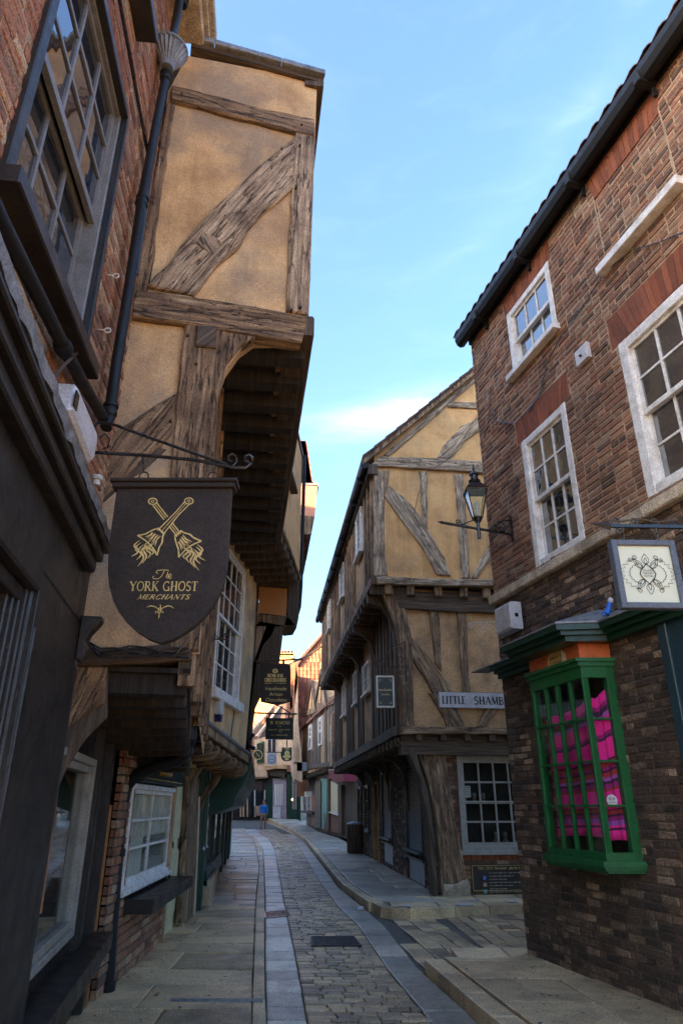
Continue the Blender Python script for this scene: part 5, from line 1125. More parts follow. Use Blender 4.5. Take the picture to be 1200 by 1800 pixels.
# pale scroll bracket fixed to R1's corner over the side street
mb = MB(); zc = G1.uv(820, 1095)[1]; z9 = Pl(0, 10.6, (1, 0), 1); 
if z9.n.y > 0: z9.n = -z9.n
p0 = z9.uv(870, 1092); p1 = z9.uv(822, 1096); mb.tube([z9.P(p0[0]+.1, p0[1], 0), z9.P(p1[0], p1[1], 0)], .009, 5)
for k, (dx, r) in enumerate(((.04, .04), (.22, .05), (.33, .07))): scroll(mb, z9, (p1[0]+dx, p1[1]-.05 if k else p1[1]-.04), r, 90, 1.4, .006)
sbx = thing('iron_bracket', 'small pale scrolled iron bracket in the gap beside the loudspeaker box', 'bracket', z9.P(p0[0], p0[1], 0)); mb.build('scrollwork', 'curtain', sbx)
# litter bin and cup
bp_ = gnd(625, 1500, .12); bn = thing('litter_bin', 'round dark brown litter bin with a pale domed lid by the timber house', 'bin', bp_); hb_ = .83
rb = .26; mb = MB(); mb.lathe(bp_, [(rb*.96, 0), (rb, .03), (rb, hb_*.97)], 18); mb.build('drum', 'brick_dark', bn, smooth=True)
mb = MB(); mb.lathe(bp_+Vector((0, 0, hb_*.97)), [(rb*1.06, 0), (rb*1.06, .03), (rb*.95, .06), (rb*.6, .085), (.02, .1)], 18); mb.build('lid', 'lead', bn, smooth=True)
for k in range(14):
    t_ = 2*pi*k/14; mb = MB(); mb.box(Pl(bp_.x+rb*cos(t_), bp_.y+rb*sin(t_), (-sin(t_), cos(t_)), 1), -.045, .045, .16, .9, -.005, .012, ch=.004); mb.build('slat', 'timber_dark', bn)
cp = gnd(632, 1602, 0.01); cu = thing('paper_cup', 'small pale cup lying on the road by the kerb corner', 'cup', cp); mb = MB(); mb.lathe(cp+Vector((-.04, 0, .035)), [(.022, 0), (.034, .09), (.036, .092)], 12, (1, .3, 0)); mb.build('cup', 'plastic', cu, smooth=True)
# ============================================================ LEFT SIDE
d1 = lambda pts, ox=0, oy=0, s=2.: [(ox+x/s, oy+y/s) for x, y in pts]
L1 = Pl(-1.61, 4.2, vp(470), 1)                                  # brick wall over the shop, a = 0 at its far end
SW = Pl(-1.61, 4.2, (.961, .277), 1)
if SW.n.y > 0: SW.n = -SW.n
S1 = Pl(-1.376, 3.8, vp(370), 1)                                  # cornice edge of the shopfront
shop = thing('brick_shop', 'brick shop house with black shopfront and tall dark sash window at the left edge', 'house', (-1.6, 4.1, 0))
zl = 2.88; ztopL1 = 8.35
Wq = L1.q([(170, 0), (215, 272), (118, 596), (10, 300), (88, 0)]); print('L1 window', Wq)
wa1 = (Wq[1][0]+Wq[2][0])/2; wa0 = -2.2; wz0 = Wq[2][1]; wz1 = 5.8
WL = (wa0, wa1, wz0, wz1); print(WL)
wz0 = WL[2]
Wup = (wa0+.1, wa1-.02, 6.75, 7.8)
bricks(L1, [(-3.6, zl), (0, zl), (0, ztopL1), (-3.6, ztopL1)], [WL, (WL[0]-.06, WL[1]+.06, WL[3], WL[3]+.36), Wup], shop, 'brick_red', 'mortar', limit=300)
mb = MB(); n = 18; A = (WL[0]-.06, WL[1]+.06, WL[3], WL[3]+.36)
for i in range(n):
    a0, a1 = A[0]+(A[1]-A[0])*i/n+.004, A[0]+(A[1]-A[0])*(i+1)/n-.004; cx = (A[0]+A[1])/2; sh = lambda a: cx+(a-cx)*.84
    mb.prism(L1, [(sh(a0), A[2]), (sh(a1), A[2]), (a1, A[3]), (a0, A[3])], -.06, random.uniform(-.003, .005), .004)
mb.box(L1, A[0]-.03, A[1]+.03, A[2], A[3], -.1, -.012); mb.build('flat_arch', 'arch', shop)
window(shop, L1, WL, 3, 3, 3, frame='grey_paint', glass='glass_mirror', fw=.04, bw=.026, w=-.02, lower_back=.05, tilt=.012)
# the projecting dark frame, hood and sill of that window
mb = MB(); mb.box(L1, WL[0]-.05, WL[0]+.02, WL[2], WL[3]+.02, 0, .03, ch=.006); mb.box(L1, WL[1]-.02, WL[1]+.05, WL[2], WL[3]+.02, 0, .04, ch=.006); mb.box(L1, WL[1]-.02, WL[1]+.015, WL[2], WL[3], .04, .06, ch=.004); mb.box(L1, WL[0]+.02, WL[1]-.02, WL[3]-.03, WL[3]+.04, 0, .06, ch=.006); mb.build('window_casing', 'black_paint', shop)
mb = MB(); mb.box(L1, WL[0]-.12, WL[1]+.06, WL[2]-.1, WL[2]-.01, -.02, .13, ch=.008); mb.build('window_sill', 'black_paint', shop)
window(shop, L1, Wup, 3, 2, 2, frame='black_paint', glass='glass_mirror', fw=.06, w=.03); mb = MB(); mb.box(L1, Wup[0]-.06, Wup[1]+.05, Wup[2]-.09, Wup[2], 0, .15, ch=.008); mb.build('window_sill', 'black_paint', shop)
mb = MB(); mb.box(L1, -3.6, 0, .0, ztopL1, -6, -.15); mb.build('rear_wall', 'mortar_dark', shop)  # solid core behind the brick face, there to block light
mb = MB(); mb.tube([L1.P(-3.3, WL[3]+.42, .04), L1.P(-.27, WL[3]+.42, .04), L1.P(-.24, WL[3]+.2, .04), L1.P(-.2, 5.2, .035)], .014, 6); mb.build('cable', 'black_iron', shop)
# eaves box and roof
ez = L1.uv(362, 76, .3); print('eaves', ez)
mb = MB(); mb.box(L1, -3.7, ez[0]+.02, ez[1], ez[1]+.3, -.1, .28, ch=.01); mb.box(L1, -3.7, ez[0]+.07, ez[1]+.1, ez[1]+.14, .28, .33, ch=.008); mb.box(L1, -3.7, ez[0]+.1, ez[1]+.18, ez[1]+.3, .281, .38, ch=.01); mb.build('cornice', 'stone', shop)
def gableroof(pl, a0, a1, z0, depth, rise, over, m, parent, name='roof', th=.08):
    mb = MB(); P_ = pl.P
    for (w0, z_0, w1, z_1) in ((over, z0, -depth, z0+rise), (-2*depth, z0, -depth, z0+rise)):
        mb.hexa([P_(a0, z_0-th, w0), P_(a1, z_0-th, w0), P_(a1, z_1-th, w1), P_(a0, z_1-th, w1), P_(a0, z_0, w0), P_(a1, z_0, w0), P_(a1, z_1, w1), P_(a0, z_1, w1)])
    mb.quad(P_(a0+.05, z0-.1, -.1), P_(a0+.05, z0-.1, -2*depth+.1), P_(a0+.05, z0+rise-.1, -depth)); mb.quad(P_(a1-.05, z0-.1, -.1), P_(a1-.05, z0-.1, -2*depth+.1), P_(a1-.05, z0+rise-.1, -depth))
    return mb.build(name, m, parent)
gableroof(L1, -3.7, ez[0], ez[1]+.3, 4.2, 3.9, .3, 'tile_brown', shop)  # unseen roof, ridge set high to keep sun off the street
# ---- black shopfront
S1w = lambda w_: S1.at(w_)
fz = S1.uv(195, 955)[1]; print('fascia z', fz)
f = MB()
f.box(S1, -3.3, .0, fz-.06, fz, -.7, .0, ch=.008); f.box(S1, -3.3, -.02, fz-.12, fz-.062, -.7, -.03, ch=.008); f.box(S1, -3.3, -.04, fz-.19, fz-.122, -.7, -.06, ch=.01)
f.box(S1, -3.3, -.06, fz-.46, fz-.192, -.7, -.12); f.box(S1, -3.3, -.06, fz-.5, fz-.462, -.7, -.09, ch=.008)
f.build('fascia', 'black_paint', shop)
mb = MB(); pts = []
n = 60
for i in range(n):                                             # wrinkled lead over the cornice
    a0, a1 = -3.3+3.32*i/n, -3.3+3.32*(i+1)/n; j = lambda a: .012*noise.noise(Vector((a*9, 0, 0)))+.006*noise.noise(Vector((a*31, 3, 0)))
    mb.hexa([S1.P(a0, fz-.03+j(a0), .006+j(a0)), S1.P(a1, fz-.03+j(a1), .006+j(a1)), S1.P(a1, fz+.004, -.05), S1.P(a0, fz+.004, -.05), S1.P(a0, fz+.016+j(a0+5), .016+j(a0)), S1.P(a1, fz+.016+j(a1+5), .016+j(a1)), S1.P(a1, fz+.06, -.4), S1.P(a0, fz+.06, -.4)])
mb.build('lead_flashing', 'lead', shop)
# pilaster at the far end with a scroll console, window to the left
pw = -.09
ap_ = S1.uv(128, 1200, pw)[0]; aq = S1.uv(66, 1000, pw)[0]; print('pilaster', aq, ap_)
mb = MB(); mb.box(S1, aq, -.03, .1, fz-.5, -.6, pw, ch=.01); mb.box(S1, aq+.06, -.1, .5, fz-.75, pw, pw+.02, ch=.008); mb.build('pilaster', 'black_paint', shop)
for k_, (e0_, e1_) in enumerate(((-.055, -.04), (-.085, -.075), (aq+.02-.0, aq+.035))):
    mb = MB(); mb.box(S1, e0_, e1_, .12, fz-.52, pw, pw+.012+.004*k_, ch=.003); mb.build('bead_moulding', 'black_paint', shop)
mb = MB(); cpl = Pl(S1.P(-.05, 0, pw).x, S1.P(-.05, 0, pw).y, (S1.n.x, S1.n.y), 1)
prof = [(0, fz-.7), (.03, fz-.71), (.05, fz-.68), (.05, fz-.64), (.04, fz-.6), (.06, fz-.55), (.09, fz-.51), (.11, fz-.48), (.11, fz-.46), (0, fz-.46)]
mb.prism(cpl, prof, -.05, .05, .008); mb.build('console', 'black_paint', shop)
mb = MB(); x0 = aq; nb = 4
for k in range(nb): mb.box(S1, aq-.0-.04*(k+1), aq-.04*k-.006, .55, fz-.62-.0*k, -.6, pw-.012*k-.01, ch=.006)
mb.box(S1, -3.3, aq-.001, fz-.62, fz-.5, -.6, pw+.03, ch=.01); mb.box(S1, -3.3, aq-.001, fz-.68, fz-.622, -.6, pw-.02, ch=.006)
mb.box(S1, -3.3, aq-.001, .1, .7, -.6, pw, ch=.01); mb.box(S1, -3.3, aq-.16, 1.9, 2.0, -.5, pw-.06, ch=.006); mb.build('window_frame', 'black_paint', shop)
mb = MB(); mb.box(S1, -3.3, aq-.15, .7, fz-.68, -.5, pw-.1); mb.build('pane', 'glass', shop)
mb = MB(); mb.box(L1, -3.6, .0, .05, zl+.04, -.5, -.02); mb.build('shopfront_backing', 'black_paint', shop)
# pipe along the wall over the shop, with a joint
pp = [L1.P(*L1.uv(x, y, .07), .07) for x, y in ((-60, 250), (0, 385), (60, 505), (118, 622), (155, 690), (187, 742))]
mb = MB(); mb.tube(pp, .034, 10); q = L1.P(*L1.uv(112, 612, .07), .07); dr = (pp[-1]-pp[0]).normalized(); mb.lathe(q-dr*.05, [(.04, 0), (.046, .02), (.046, .07), (.04, .09)], 10, dr); mb.build('waste_pipe', 'gutter', shop, smooth=True)
mb = MB(); mb.timber(L1, L1.q([(0, 425), (30, 475), (88, 612), (82, 628), (55, 590), (0, 470)], .05), -.02, .05, .01); mb.build('rough_ledge', 'timber_brown', shop)
mb = MB(); mb.tube([L1.P(*L1.uv(x, y, z), z) for x, y, z in ((88, 672, .12), (110, 645, .12), (133, 622, .08), (142, 618, .06), (147, 623, .04), (156, 622, .01))], .009, 6); mb.build('iron_stay', 'rust_iron', shop)
for x, y in ((196, 484), (181, 580)):
    c = L1.uv(x, y, .03); mb = MB(); mb.tube([L1.P(c[0], c[1]+.017*sin(t*pi/5), .06+.02*cos(t*pi/5)) for t in range(11)], .0045, 5); mb.tube([L1.P(c[0], c[1]+.004, -.02), L1.P(c[0], c[1], .042)], .0045, 5); mb.build('eyelet', 'curtain', shop)
# downpipe with hopper
def pipe(pl, pts, r, w_, parent, nm='downpipe', joints=()):
    mb = MB(); mb.tube([pl.P(*pl.uv(x, y, w_), w_) for x, y in pts], r, 12)
    for x, y in joints:
        q = pl.P(*pl.uv(x, y, w_), w_); mb.lathe(q-Vector((0, 0, .04)), [(r*1.1, 0), (r*1.3, .01), (r*1.3, .03), (r*1.12, .04), (r*1.12, .06), (r*1.35, .065), (r*1.35, .085), (r*1.1, .09)], 12)
    return mb.build(nm, 'gutter', parent, smooth=True)
dp = thing('downpipe', 'black iron rainwater pipe with fluted hopper head where brick meets timber wall', 'drainpipe', L1.P(-.05, 3.2, .1))
pipe(L1, ((293, 128), (275, 220), (250, 350), (228, 500), (205, 640), (192, 735), (187, 752)), .036, .09, dp, 'pipe', ((250, 355), (194, 722), (291, 135)))
pipe(L1, ((321, -40), (311, 30), (303, 68)), .036, .13, dp, 'pipe', ((322, 5),))
hp = L1.P(*L1.uv(295, 112, .1), .1); mb = MB(); nfl = 22; V = []; prof = [(.05, -.06), (.06, 0), (.1, .07), (.135, .14), (.14, .17)]
for r, h in prof:
    for k in range(nfl*2): t_ = 2*pi*k/(nfl*2); rr = r*(1+(.07 if k % 2 else -.03)); V.append(hp+Vector((rr*cos(t_), rr*sin(t_), h)))
m_ = nfl*2; mb.add(V, [(i*m_+k, i*m_+(k+1) % m_, (i+1)*m_+(k+1) % m_, (i+1)*m_+k) for i in range(4) for k in range(m_)]+[tuple(range(m_))]); mb.lathe(hp+Vector((0, 0, .165)), [(.15, 0), (.155, .01), (.15, .025), (.12, .025)], 24); mb.build('hopper_head', 'lead', dp)
# white ventilated box
vb = L1.uv(140, 760, .1); vbx = thing('alarm_box', 'white ribbed plastic box fixed over the black shop cornice', 'alarm box', L1.P(vb[0], vb[1], 0))
vc = L1.q([(118, 705), (140, 700), (158, 740), (155, 815), (130, 770)], .1); 
va0, va1 = L1.uv(120, 735, .14)[0], L1.uv(158, 770, .1)[0]; vz0, vz1 = L1.uv(152, 815, .12)[1], L1.uv(140, 702, .12)[1]; print('vbox', va0, va1, vz0, vz1)
mb = MB(); mb.prism(L1, [(va0, vz0+.06), (va0+.03, vz1), (va1-.03, vz1-.02), (va1, vz1-.08), (va1-.01, vz0+.05), (va1-.05, vz0)], .02, .15, .02); mb.build('case', 'plastic', vbx)
mb = MB()
for i in range(10): mb.box(L1, va0+.005, va0+.06, vz0+.09+i*(vz1-vz0-.14)/10, vz0+.1+i*(vz1-vz0-.14)/10, .149, .156)
mb.build('vents', 'black_iron', vbx, kind='stuff')
il = thing('insulator', 'cream porcelain insulator cap on the wall beside the hanging shield sign', 'insulator', L1.P(*L1.uv(170, 845, .1), .1)); mb = MB(); c = il.location.copy(); mb.lathe(c, [(.022, -.03), (.022, 0), (.035, .005), (.037, .02), (.03, .03)], 12); mb.build('cap', 'curtain', il, smooth=True)

# ============================================================ L2: tall timber house seen side on, jettied over the street
big = thing('jettied_timber_house', 'tall timber framed house with ochre side wall and deep dark jetty over the street', 'house', (-1.5, 4.4, 0))
zt2 = SW.uv(500, 128)[1]; zj2 = SW.uv(535, 590)[1]; aE = SW.uv(548, 350)[0]; print('L2', zt2, zj2, aE)
wallpts = [(330, 98), (557, 142), (543, 552), (535, 590), (450, 592), (425, 610), (400, 645), (385, 690), (375, 750), (370, 800), (367, 860), (352, 1150), (120, 1150), (150, 900), (190, 735), (240, 510), (296, 160)]
uvp = SW.q(wallpts); 
mb = MB(); mb.prism(SW, uvp, -.16, 0); mb.build('plaster_side_wall', 'plaster', big)
def t2(m, px, ex=0., nm='timber', amp=.008, pr=.025):
    mb = MB(); mb.timber(SW, SW.q(px, pr+ex), -.06, pr+ex, amp); return mb.build(nm, m, big)
t2('timber_brown', [(302, 150), (330, 155), (400, 173), (470, 192), (552, 208), (553, 238), (500, 225), (420, 207), (350, 187), (300, 174)], .02)
t2('timber_brown', [(295, 177), (307, 183), (290, 300), (275, 420), (262, 503), (258, 512), (236, 518), (255, 400), (275, 280)])
t2('timber', [(520, 231), (553, 239), (548, 400), (542, 553), (503, 546), (510, 400), (515, 300)], .006)
t2('timber', d1([(1033, 482), (1040, 500), (1033, 655), (985, 700), (930, 742), (880, 800), (845, 860), (800, 900), (765, 935), (720, 990), (682, 1038), (520, 1004), (590, 925), (660, 838), (720, 765), (780, 706), (840, 650), (905, 585)]), .018)
mb = MB(); mb.prism(SW, SW.q(d1([(715, 810), (785, 848), (748, 892), (690, 856)]), .06), 0, .055, .004); mb.build('patch', 'timber', big)
t2('timber_brown', [(240, 508), (300, 516), (350, 523), (400, 530), (470, 544), (541, 556), (530, 603), (490, 598), (450, 590), (390, 580), (330, 570), (232, 556), (234, 530)], .03)
t2('timber_brown', [(325, 566), (380, 574), (450, 588), (447, 595), (425, 607), (400, 640), (385, 690), (375, 750), (370, 800), (367, 860), (358, 1000), (350, 1145), (300, 1145), (297, 870), (304, 760), (314, 690), (320, 620)], .01, 'curved_post')
t2('timber_dark', [(345, 572), (382, 574), (380, 612), (343, 608)], .035, 'mortised_block', .004)
t2('timber_brown', [(312, 690), (303, 763), (262, 800), (225, 838), (185, 872), (150, 900), (165, 835), (195, 765), (250, 728)], .0)
t2('timber_dark', [(255, 775), (292, 788), (250, 826), (186, 880), (150, 905)], -.01)
# coping and verge
for k in range(6):
    a0 = SW.uv(333, 104)[0]+(aE-SW.uv(333, 104)[0]+.09)*k/6; a1 = a0+(aE-SW.uv(333, 104)[0]+.09)/6-.004; mb = MB(); mb.timber(SW, [(a0, zt2+.01), (a1, zt2+.01), (a1, zt2+.075), (a0, zt2+.075)], -1.2, .09, .003, .08, .006); mb.build('coping_lead', 'lead', big)
mb = MB(); mb.box(SW, SW.uv(333, 104)[0], aE+.06, zt2-.05, zt2+.01, -.3, .045); mb.build('coping_board', 'timber_dark', big)
# street faces: upper storey, its dark jetty, the lower storey
dU = Vector(vp(421)).normalized()
oU = SW.P(aE, 0, 0); U2 = Pl(oU.x, oU.y, (dU.x, dU.y), 1); lenU = 4.75
mb = MB(); mb.box(U2, -.0, lenU, zj2+.02, zt2, -.25, -.01); mb.build('street_wall', 'plaster_grey', big)
mb = MB(); mb.box(U2, -.04, lenU, zt2-.12, zt2+.07, -.1, .09, ch=.01); mb.build('eaves_board', 'timber_dark', big)
mb = MB(); mb.timber(U2, [(-.05, zj2-.02), (lenU, zj2-.02), (lenU, zj2+.17), (-.05, zj2+.17)], -.2, .03, .008, .2); mb.build('bressummer', 'timber_dark', big)
for i in range(12):                                            # joists under the jetty
    a = .25+i*.39; mb = MB(); mb.timber(U2, [(a-.07, zj2-.1), (a+.07, zj2-.1), (a+.07, zj2+.03), (a-.07, zj2+.03)], -1.6, -.03, .004, .3); mb.build('joist', 'boards', big)
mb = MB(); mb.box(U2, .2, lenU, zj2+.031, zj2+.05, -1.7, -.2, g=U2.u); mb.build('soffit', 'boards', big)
# lower storey face
pL = SW.uv(352, 1000)[0]; oL = SW.P(pL, 0, 0); M2 = Pl(oL.x, oL.y, vp(390), 1); lenM = 4.7; zj1 = SW.uv(300, 1146)[1]; print('jetty1', zj1, pL)
mb = MB(); sheet(mb, M2, [(0, zj1), (lenM, zj1-.35), (lenM, zj2+.1), (0, zj2+.1)], [], -.02); mb.build('plaster_street_wall', 'plaster_grey', big)
for a in (.08, .9, 1.7, 2.5, 3.3, 4.2): mb = MB(); mb.timber(M2, [(a-.08, zj1-.2), (a+.08, zj1-.2), (a+.07, zj2), (a-.09, zj2)], -.08, .02, .008, .2); mb.build('stud', 'timber_brown', big)
# big bracket that carries the jetty further along
for a in ():
    B_ = Pl(M2.P(a, 0, 0).x, M2.P(a, 0, 0).y, (M2.n.x, M2.n.y), 1); mb = MB(); dj = .9
    mb.timber(B_, [(-.05, zj2-1.5), (.05, zj2-1.4), (.1, zj2-.9), (.25, zj2-.45), (.5, zj2-.22), (dj, zj2-.12), (dj, zj2-.02), (-.05, zj2-.02)], -.1, .1, .006); mb.build('jetty_bracket', 'timber_dark', big)
mb = MB(); mb.box(M2, .05, lenM, zj1, zt2-.05, -3.2, -.2); mb.box(SW, -1.4, .2, zj1+.1, zt2-.05, -3, -.2); mb.build('rear_wall', 'mortar_dark', big)  # solid cores inside the house, added against light coming through
gableroof(U2, 1.3, lenU, zt2-.1, 4.2, 4.0, -1.3, 'tile_brown', big)  # hidden roof, set back behind the coping, added to block the sun
# first jetty: bressummer across the end with cables lying on it, dark underside
endL = SW.uv(150, 1150)[0]; oE = SW.P(SW.uv(338, 1150)[0], 0, 0); E2 = Pl(oE.x, oE.y, vp(345), 1)
mb = MB(); mb.timber(SW, SW.q([(120, 1140), (200, 1138), (336, 1130), (337, 1160), (200, 1168), (110, 1172)], .03), -.3, .03, .006); mb.build('bressummer', 'timber_dark', big)
lenE = 3.9; sag = lambda a: zj1-.0-(a/lenE)*.36
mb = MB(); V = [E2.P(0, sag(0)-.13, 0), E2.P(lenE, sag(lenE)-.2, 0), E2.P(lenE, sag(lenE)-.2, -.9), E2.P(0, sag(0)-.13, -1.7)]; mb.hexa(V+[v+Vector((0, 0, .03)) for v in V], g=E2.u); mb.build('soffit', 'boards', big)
for i in range(11):
    a = .12+i*.34; mb = MB(); mb.timber(E2, [(a-.07, sag(a)-.25), (a+.07, sag(a)-.25), (a+.07, sag(a)-.12), (a-.07, sag(a)-.12)], -1.3, -.02, .004, .3); mb.build('joist', 'boards', big)
mb = MB(); mb.prism(E2, [(0, sag(0)-.14), (lenE, sag(lenE)-.24), (lenE, sag(lenE)+.12), (0, sag(0)+.1)], -.08, .0); mb.build('bressummer', 'timber_dark', big)
mb = MB(); V = [E2.P(0, sag(0)+.08, 0), E2.P(lenE, sag(lenE)+.1, 0), E2.P(lenE, sag(lenE)+.1, -.5), E2.P(0, sag(0)+.08, -.5)]; mb.hexa(V+[v+Vector((0, 0, .05)) for v in V]); mb.build('ledge', 'lead', big)
mb = MB()
for k in range(5):
    s_ = random.uniform(0, 9); mb.tube([SW.P(*SW.uv(150+i*26, (1118 if i == 0 else 1142)+7*sin(i*1.3+s_)*(1 if k < 3 else .4)+k*3-(28 if i == 7 and k == 2 else 0), .06+.01*k), .06+.01*k) for i in range(8)], .006, 5)
mb.build('cables', 'black_iron', big, kind='stuff')
# brown curved bracket and wall under it, at the end of the shop
t2('timber_brown', [(124, 1168), (188, 1172), (184, 1236), (165, 1246), (142, 1260), (124, 1275), (113, 1290), (106, 1312), (99, 1348), (93, 1348), (96, 1300), (104, 1250), (112, 1210)], -.01, 'curved_bracket', .003)
# ---- ground floor of L2
g0 = gnd(165, 1765, .05); D2 = Pl(g0.x, g0.y, vp(352), 1).at(-.1)          # a=0 near the pilaster beside the pipe
wq = D2.q([(158, 1332), (130, 1640), (45, 1728), (112, 1303)]); print('L2 shop window', wq)
wR = (wq[0][0]+wq[1][0])/2+.08; wz0_ = (wq[1][1]+wq[2][1])/2; wz1_ = wq[0][1]; WN = (-2.95, wR, wz0_, wz1_)
f = MB(); fw_ = .085
for k, (o_, t_) in enumerate(((0, .02), (.05, -.0))): 
    f.box(D2, WN[0]+o_, WN[0]+o_+.05, WN[2]+o_, WN[3]-o_, -.1, t_, ch=.005); f.box(D2, WN[1]-o_-.05, WN[1]-o_, WN[2]+o_, WN[3]-o_, -.1, t_, ch=.005)
    f.box(D2, WN[0]+o_+.05, WN[1]-o_-.05, WN[2]+o_, WN[2]+o_+.05, -.1, t_, ch=.005); f.box(D2, WN[0]+o_+.05, WN[1]-o_-.05, WN[3]-o_-.05, WN[3]-o_, -.1, t_, ch=.005)
fo = f.build('window', 'stone_white', big)
mb = MB(); mb.box(D2, WN[0]+.1, WN[1]-.1, WN[2]+.1, WN[3]-.1, -.05, -.04); mb.build('pane', 'clear', fo)
mb = MB(); mb.box(D2, WN[0]-3, WN[1]+1, 0, 3, -.95, -.9); mb.box(D2, WN[0]-.2, WN[0]-.1, 0, 3, -.899, -.03); mb.build('room_lining', 'interior', fo)
hol = [WN]
mb = MB(); sheet(mb, D2, [(-3.05, 0), (-.12, 0), (-.12, zj1+.1), (-1.45, zj1+.1), (-1.75, 2.02), (-3.05, 2.02)], hol, -.02); rev(mb, D2, WN, -.7, -.02); mb.build('shopfront', 'black_paint', big)
mb = MB(); mb.box(D2, WN[0], -.14, WN[2]-.22, WN[2]-.1, -.1, .2, ch=.01); mb.build('stall_board', 'black_paint', big)
mb = MB(); mb.box(D2, WN[1]+.06, WN[1]+.22, WN[2]-.1, zj1-.2, -.05, .05, ch=.01); mb.build('pilaster', 'black_paint', big); mb = MB(); mb.box(D2, -.3, -.14, .05, zj1-.3, -.05, .05, ch=.01); mb.build('pilaster', 'black_paint', big)
mb = MB(); mb.box(D2, -.1, -.03, .05, 1.5, -.05, .06); mb.build('door_trim', 'copper', big)
# varnished strip and shelves with goods just inside
ca = D2.q([(108, 1400), (84, 1603)], .0); cs = (ca[0][0]+ca[1][0])/2
t2('timber_dark', [(90, 1170), (190, 1170), (189, 1260), (150, 1300), (112, 1360), (85, 1430)], -.05, 'dark_infill', .002)
mb = MB(); mb.prism(S1, S1.q([(95, 1357), (104, 1359), (70, 1606), (62, 1606)], pw), -.08, pw+.008); mb.build('varnished_post', 'copper', big)
for k in range(5):
    z = WN[2]+.25+k*.28; mb = MB(); mb.box(D2, cs+.0, cs+.7, z, z+.02, -.55, -.2); mb.build('shelf', 'copper', fo)
    for j in range(3):
        a = cs+.1+j*.17; hgt_ = random.uniform(.08, .18); mb = MB(); c = D2.P(a, z+.02, -.35)
        mb.lathe(c, [(.04, 0), (.045, .02), (.04, hgt_*.7), (.018, hgt_*.8), (.02, hgt_)], 8); o = mb.build('jar', 'goods')
        tagit(o, 'small jar on the %s shelf behind the white framed shop window' % ('lowest', 'second lowest', 'middle', 'second highest', 'highest')[k], 'jar', 'jars on the shelves of the left shop window')
# low brick wall and the downpipe at the corner
LG = Pl(-1.99, 7.0, vp(548), 1)
bricks(LG, [(-.45, .05), (.12, .05), (.12, 2.3), (-.45, 2.3)], [], big, 'brick_red', 'mortar_dark', limit=60)
dq = thing('downpipe', 'thick black rainwater pipe standing on the pavement beside the curtained window', 'drainpipe', gnd(190, 1742, .05))
pl_p = Pl(-1.86, 6.85, (1, 0), 1)
if pl_p.n.y > 0: pl_p.n = -pl_p.n
pts = [(188, 1745), (196, 1640), (203, 1540), (212, 1440), (222, 1385), (240, 1362), (275, 1347), (312, 1337), (328, 1326), (336, 1300), (338, 1240)]
mb = MB(); mb.tube([pl_p.P(*pl_p.uv(x, y), 0) for x, y in pts], .055, 12); 
for x, y in ((189, 1735), (207, 1500), (328, 1322)): q = pl_p.P(*pl_p.uv(x, y), 0); mb.lathe(q, [(.06, -.03), (.07, -.02), (.07, .03), (.06, .04)], 12)
mb.build('pipe', 'gutter', dq, smooth=True)

# ============================================================ L3: ochre plastered house with white sash over a curtained window
L3 = Pl(-1.77, 8.6, vp(700), 1)
ph = thing('plastered_house', 'ochre plastered house with white sash window over scalloped jetty joists and a cream door', 'house', (-1.9, 8.6, 0))
qa = L3.q([(345, 1268), (430, 1330), (460, 1020), (400, 930), (345, 930)]); print('L3', qa)
WS = L3.q([(372, 1212), (412, 1240), (436, 1013), (404, 972)]); print('L3 window', WS)
a_l, a_r = (WS[0][0]+.0), (WS[1][0]+WS[2][0])/2; WW = (a_l, a_r, (WS[0][1]+WS[1][1])/2+.04, WS[2][1])
mb = MB(); sheet(mb, L3, [(-2.0, qa[0][1]+.1), (qa[0][0], qa[0][1]), (qa[1][0], qa[1][1]), (qa[2][0]-.05, qa[2][1]+.3), (-2.0, qa[2][1]+.6)], [WW], 0); rev(mb, L3, WW, -.12, 0); mb.build('plaster_wall', 'plaster', ph)
window(ph, L3, WW, 4, 3, 3, w=-.02, sill=(.07, .13, .09), fw=.06, bw=.022)
mb = MB(); mb.timber(L3, [(-1.0, qa[0][1]+.08), (qa[0][0], qa[0][1]+.02), (qa[1][0]+.05, qa[1][1]+.02), (qa[1][0]+.05, qa[1][1]-.1), (qa[0][0], qa[0][1]-.1), (-1.0, qa[0][1]-.04)], -.1, .06, .01); mb.build('bressummer', 'timber_brown', ph)
mb = MB(); mb.timber(L3, [(-1.0, qa[0][1]+.12), (qa[0][0], qa[0][1]+.06), (qa[1][0]+.05, qa[1][1]+.06), (qa[1][0]+.05, qa[1][1]+.02), (-1, qa[0][1]+.08)], -.1, .09, .006); mb.build('ledge', 'lead', ph)
n = 10
for i in range(n):                                             # rounded joist ends
    a = qa[0][0]-.45+(qa[1][0]-qa[0][0]+.45)*i/(n-1); b = qa[0][1]+(qa[1][1]-qa[0][1])*max(0, (a-qa[0][0])/(qa[1][0]-qa[0][0]))-.12
    B_ = Pl(L3.P(a, 0, 0).x, L3.P(a, 0, 0).y, (L3.n.x, L3.n.y), 1)
    mb = MB(); mb.prism(B_, [(-.4, b), (.02, b), (.05, b-.05), (.03, b-.11), (-.03, b-.17), (-.13, b-.2), (-.4, b-.19)], -.07, .07, .012); mb.build('joist_end', 'timber_brown', ph)
mb = MB(); mb.quad(L3.P(-1, qa[0][1]-.14, .0), L3.P(qa[1][0]+.1, qa[1][1]-.14, 0), L3.P(qa[1][0]+.1, qa[1][1]-.14, -1), L3.P(-1, qa[0][1]-.14, -1), g=L3.u); mb.build('soffit', 'boards', ph)
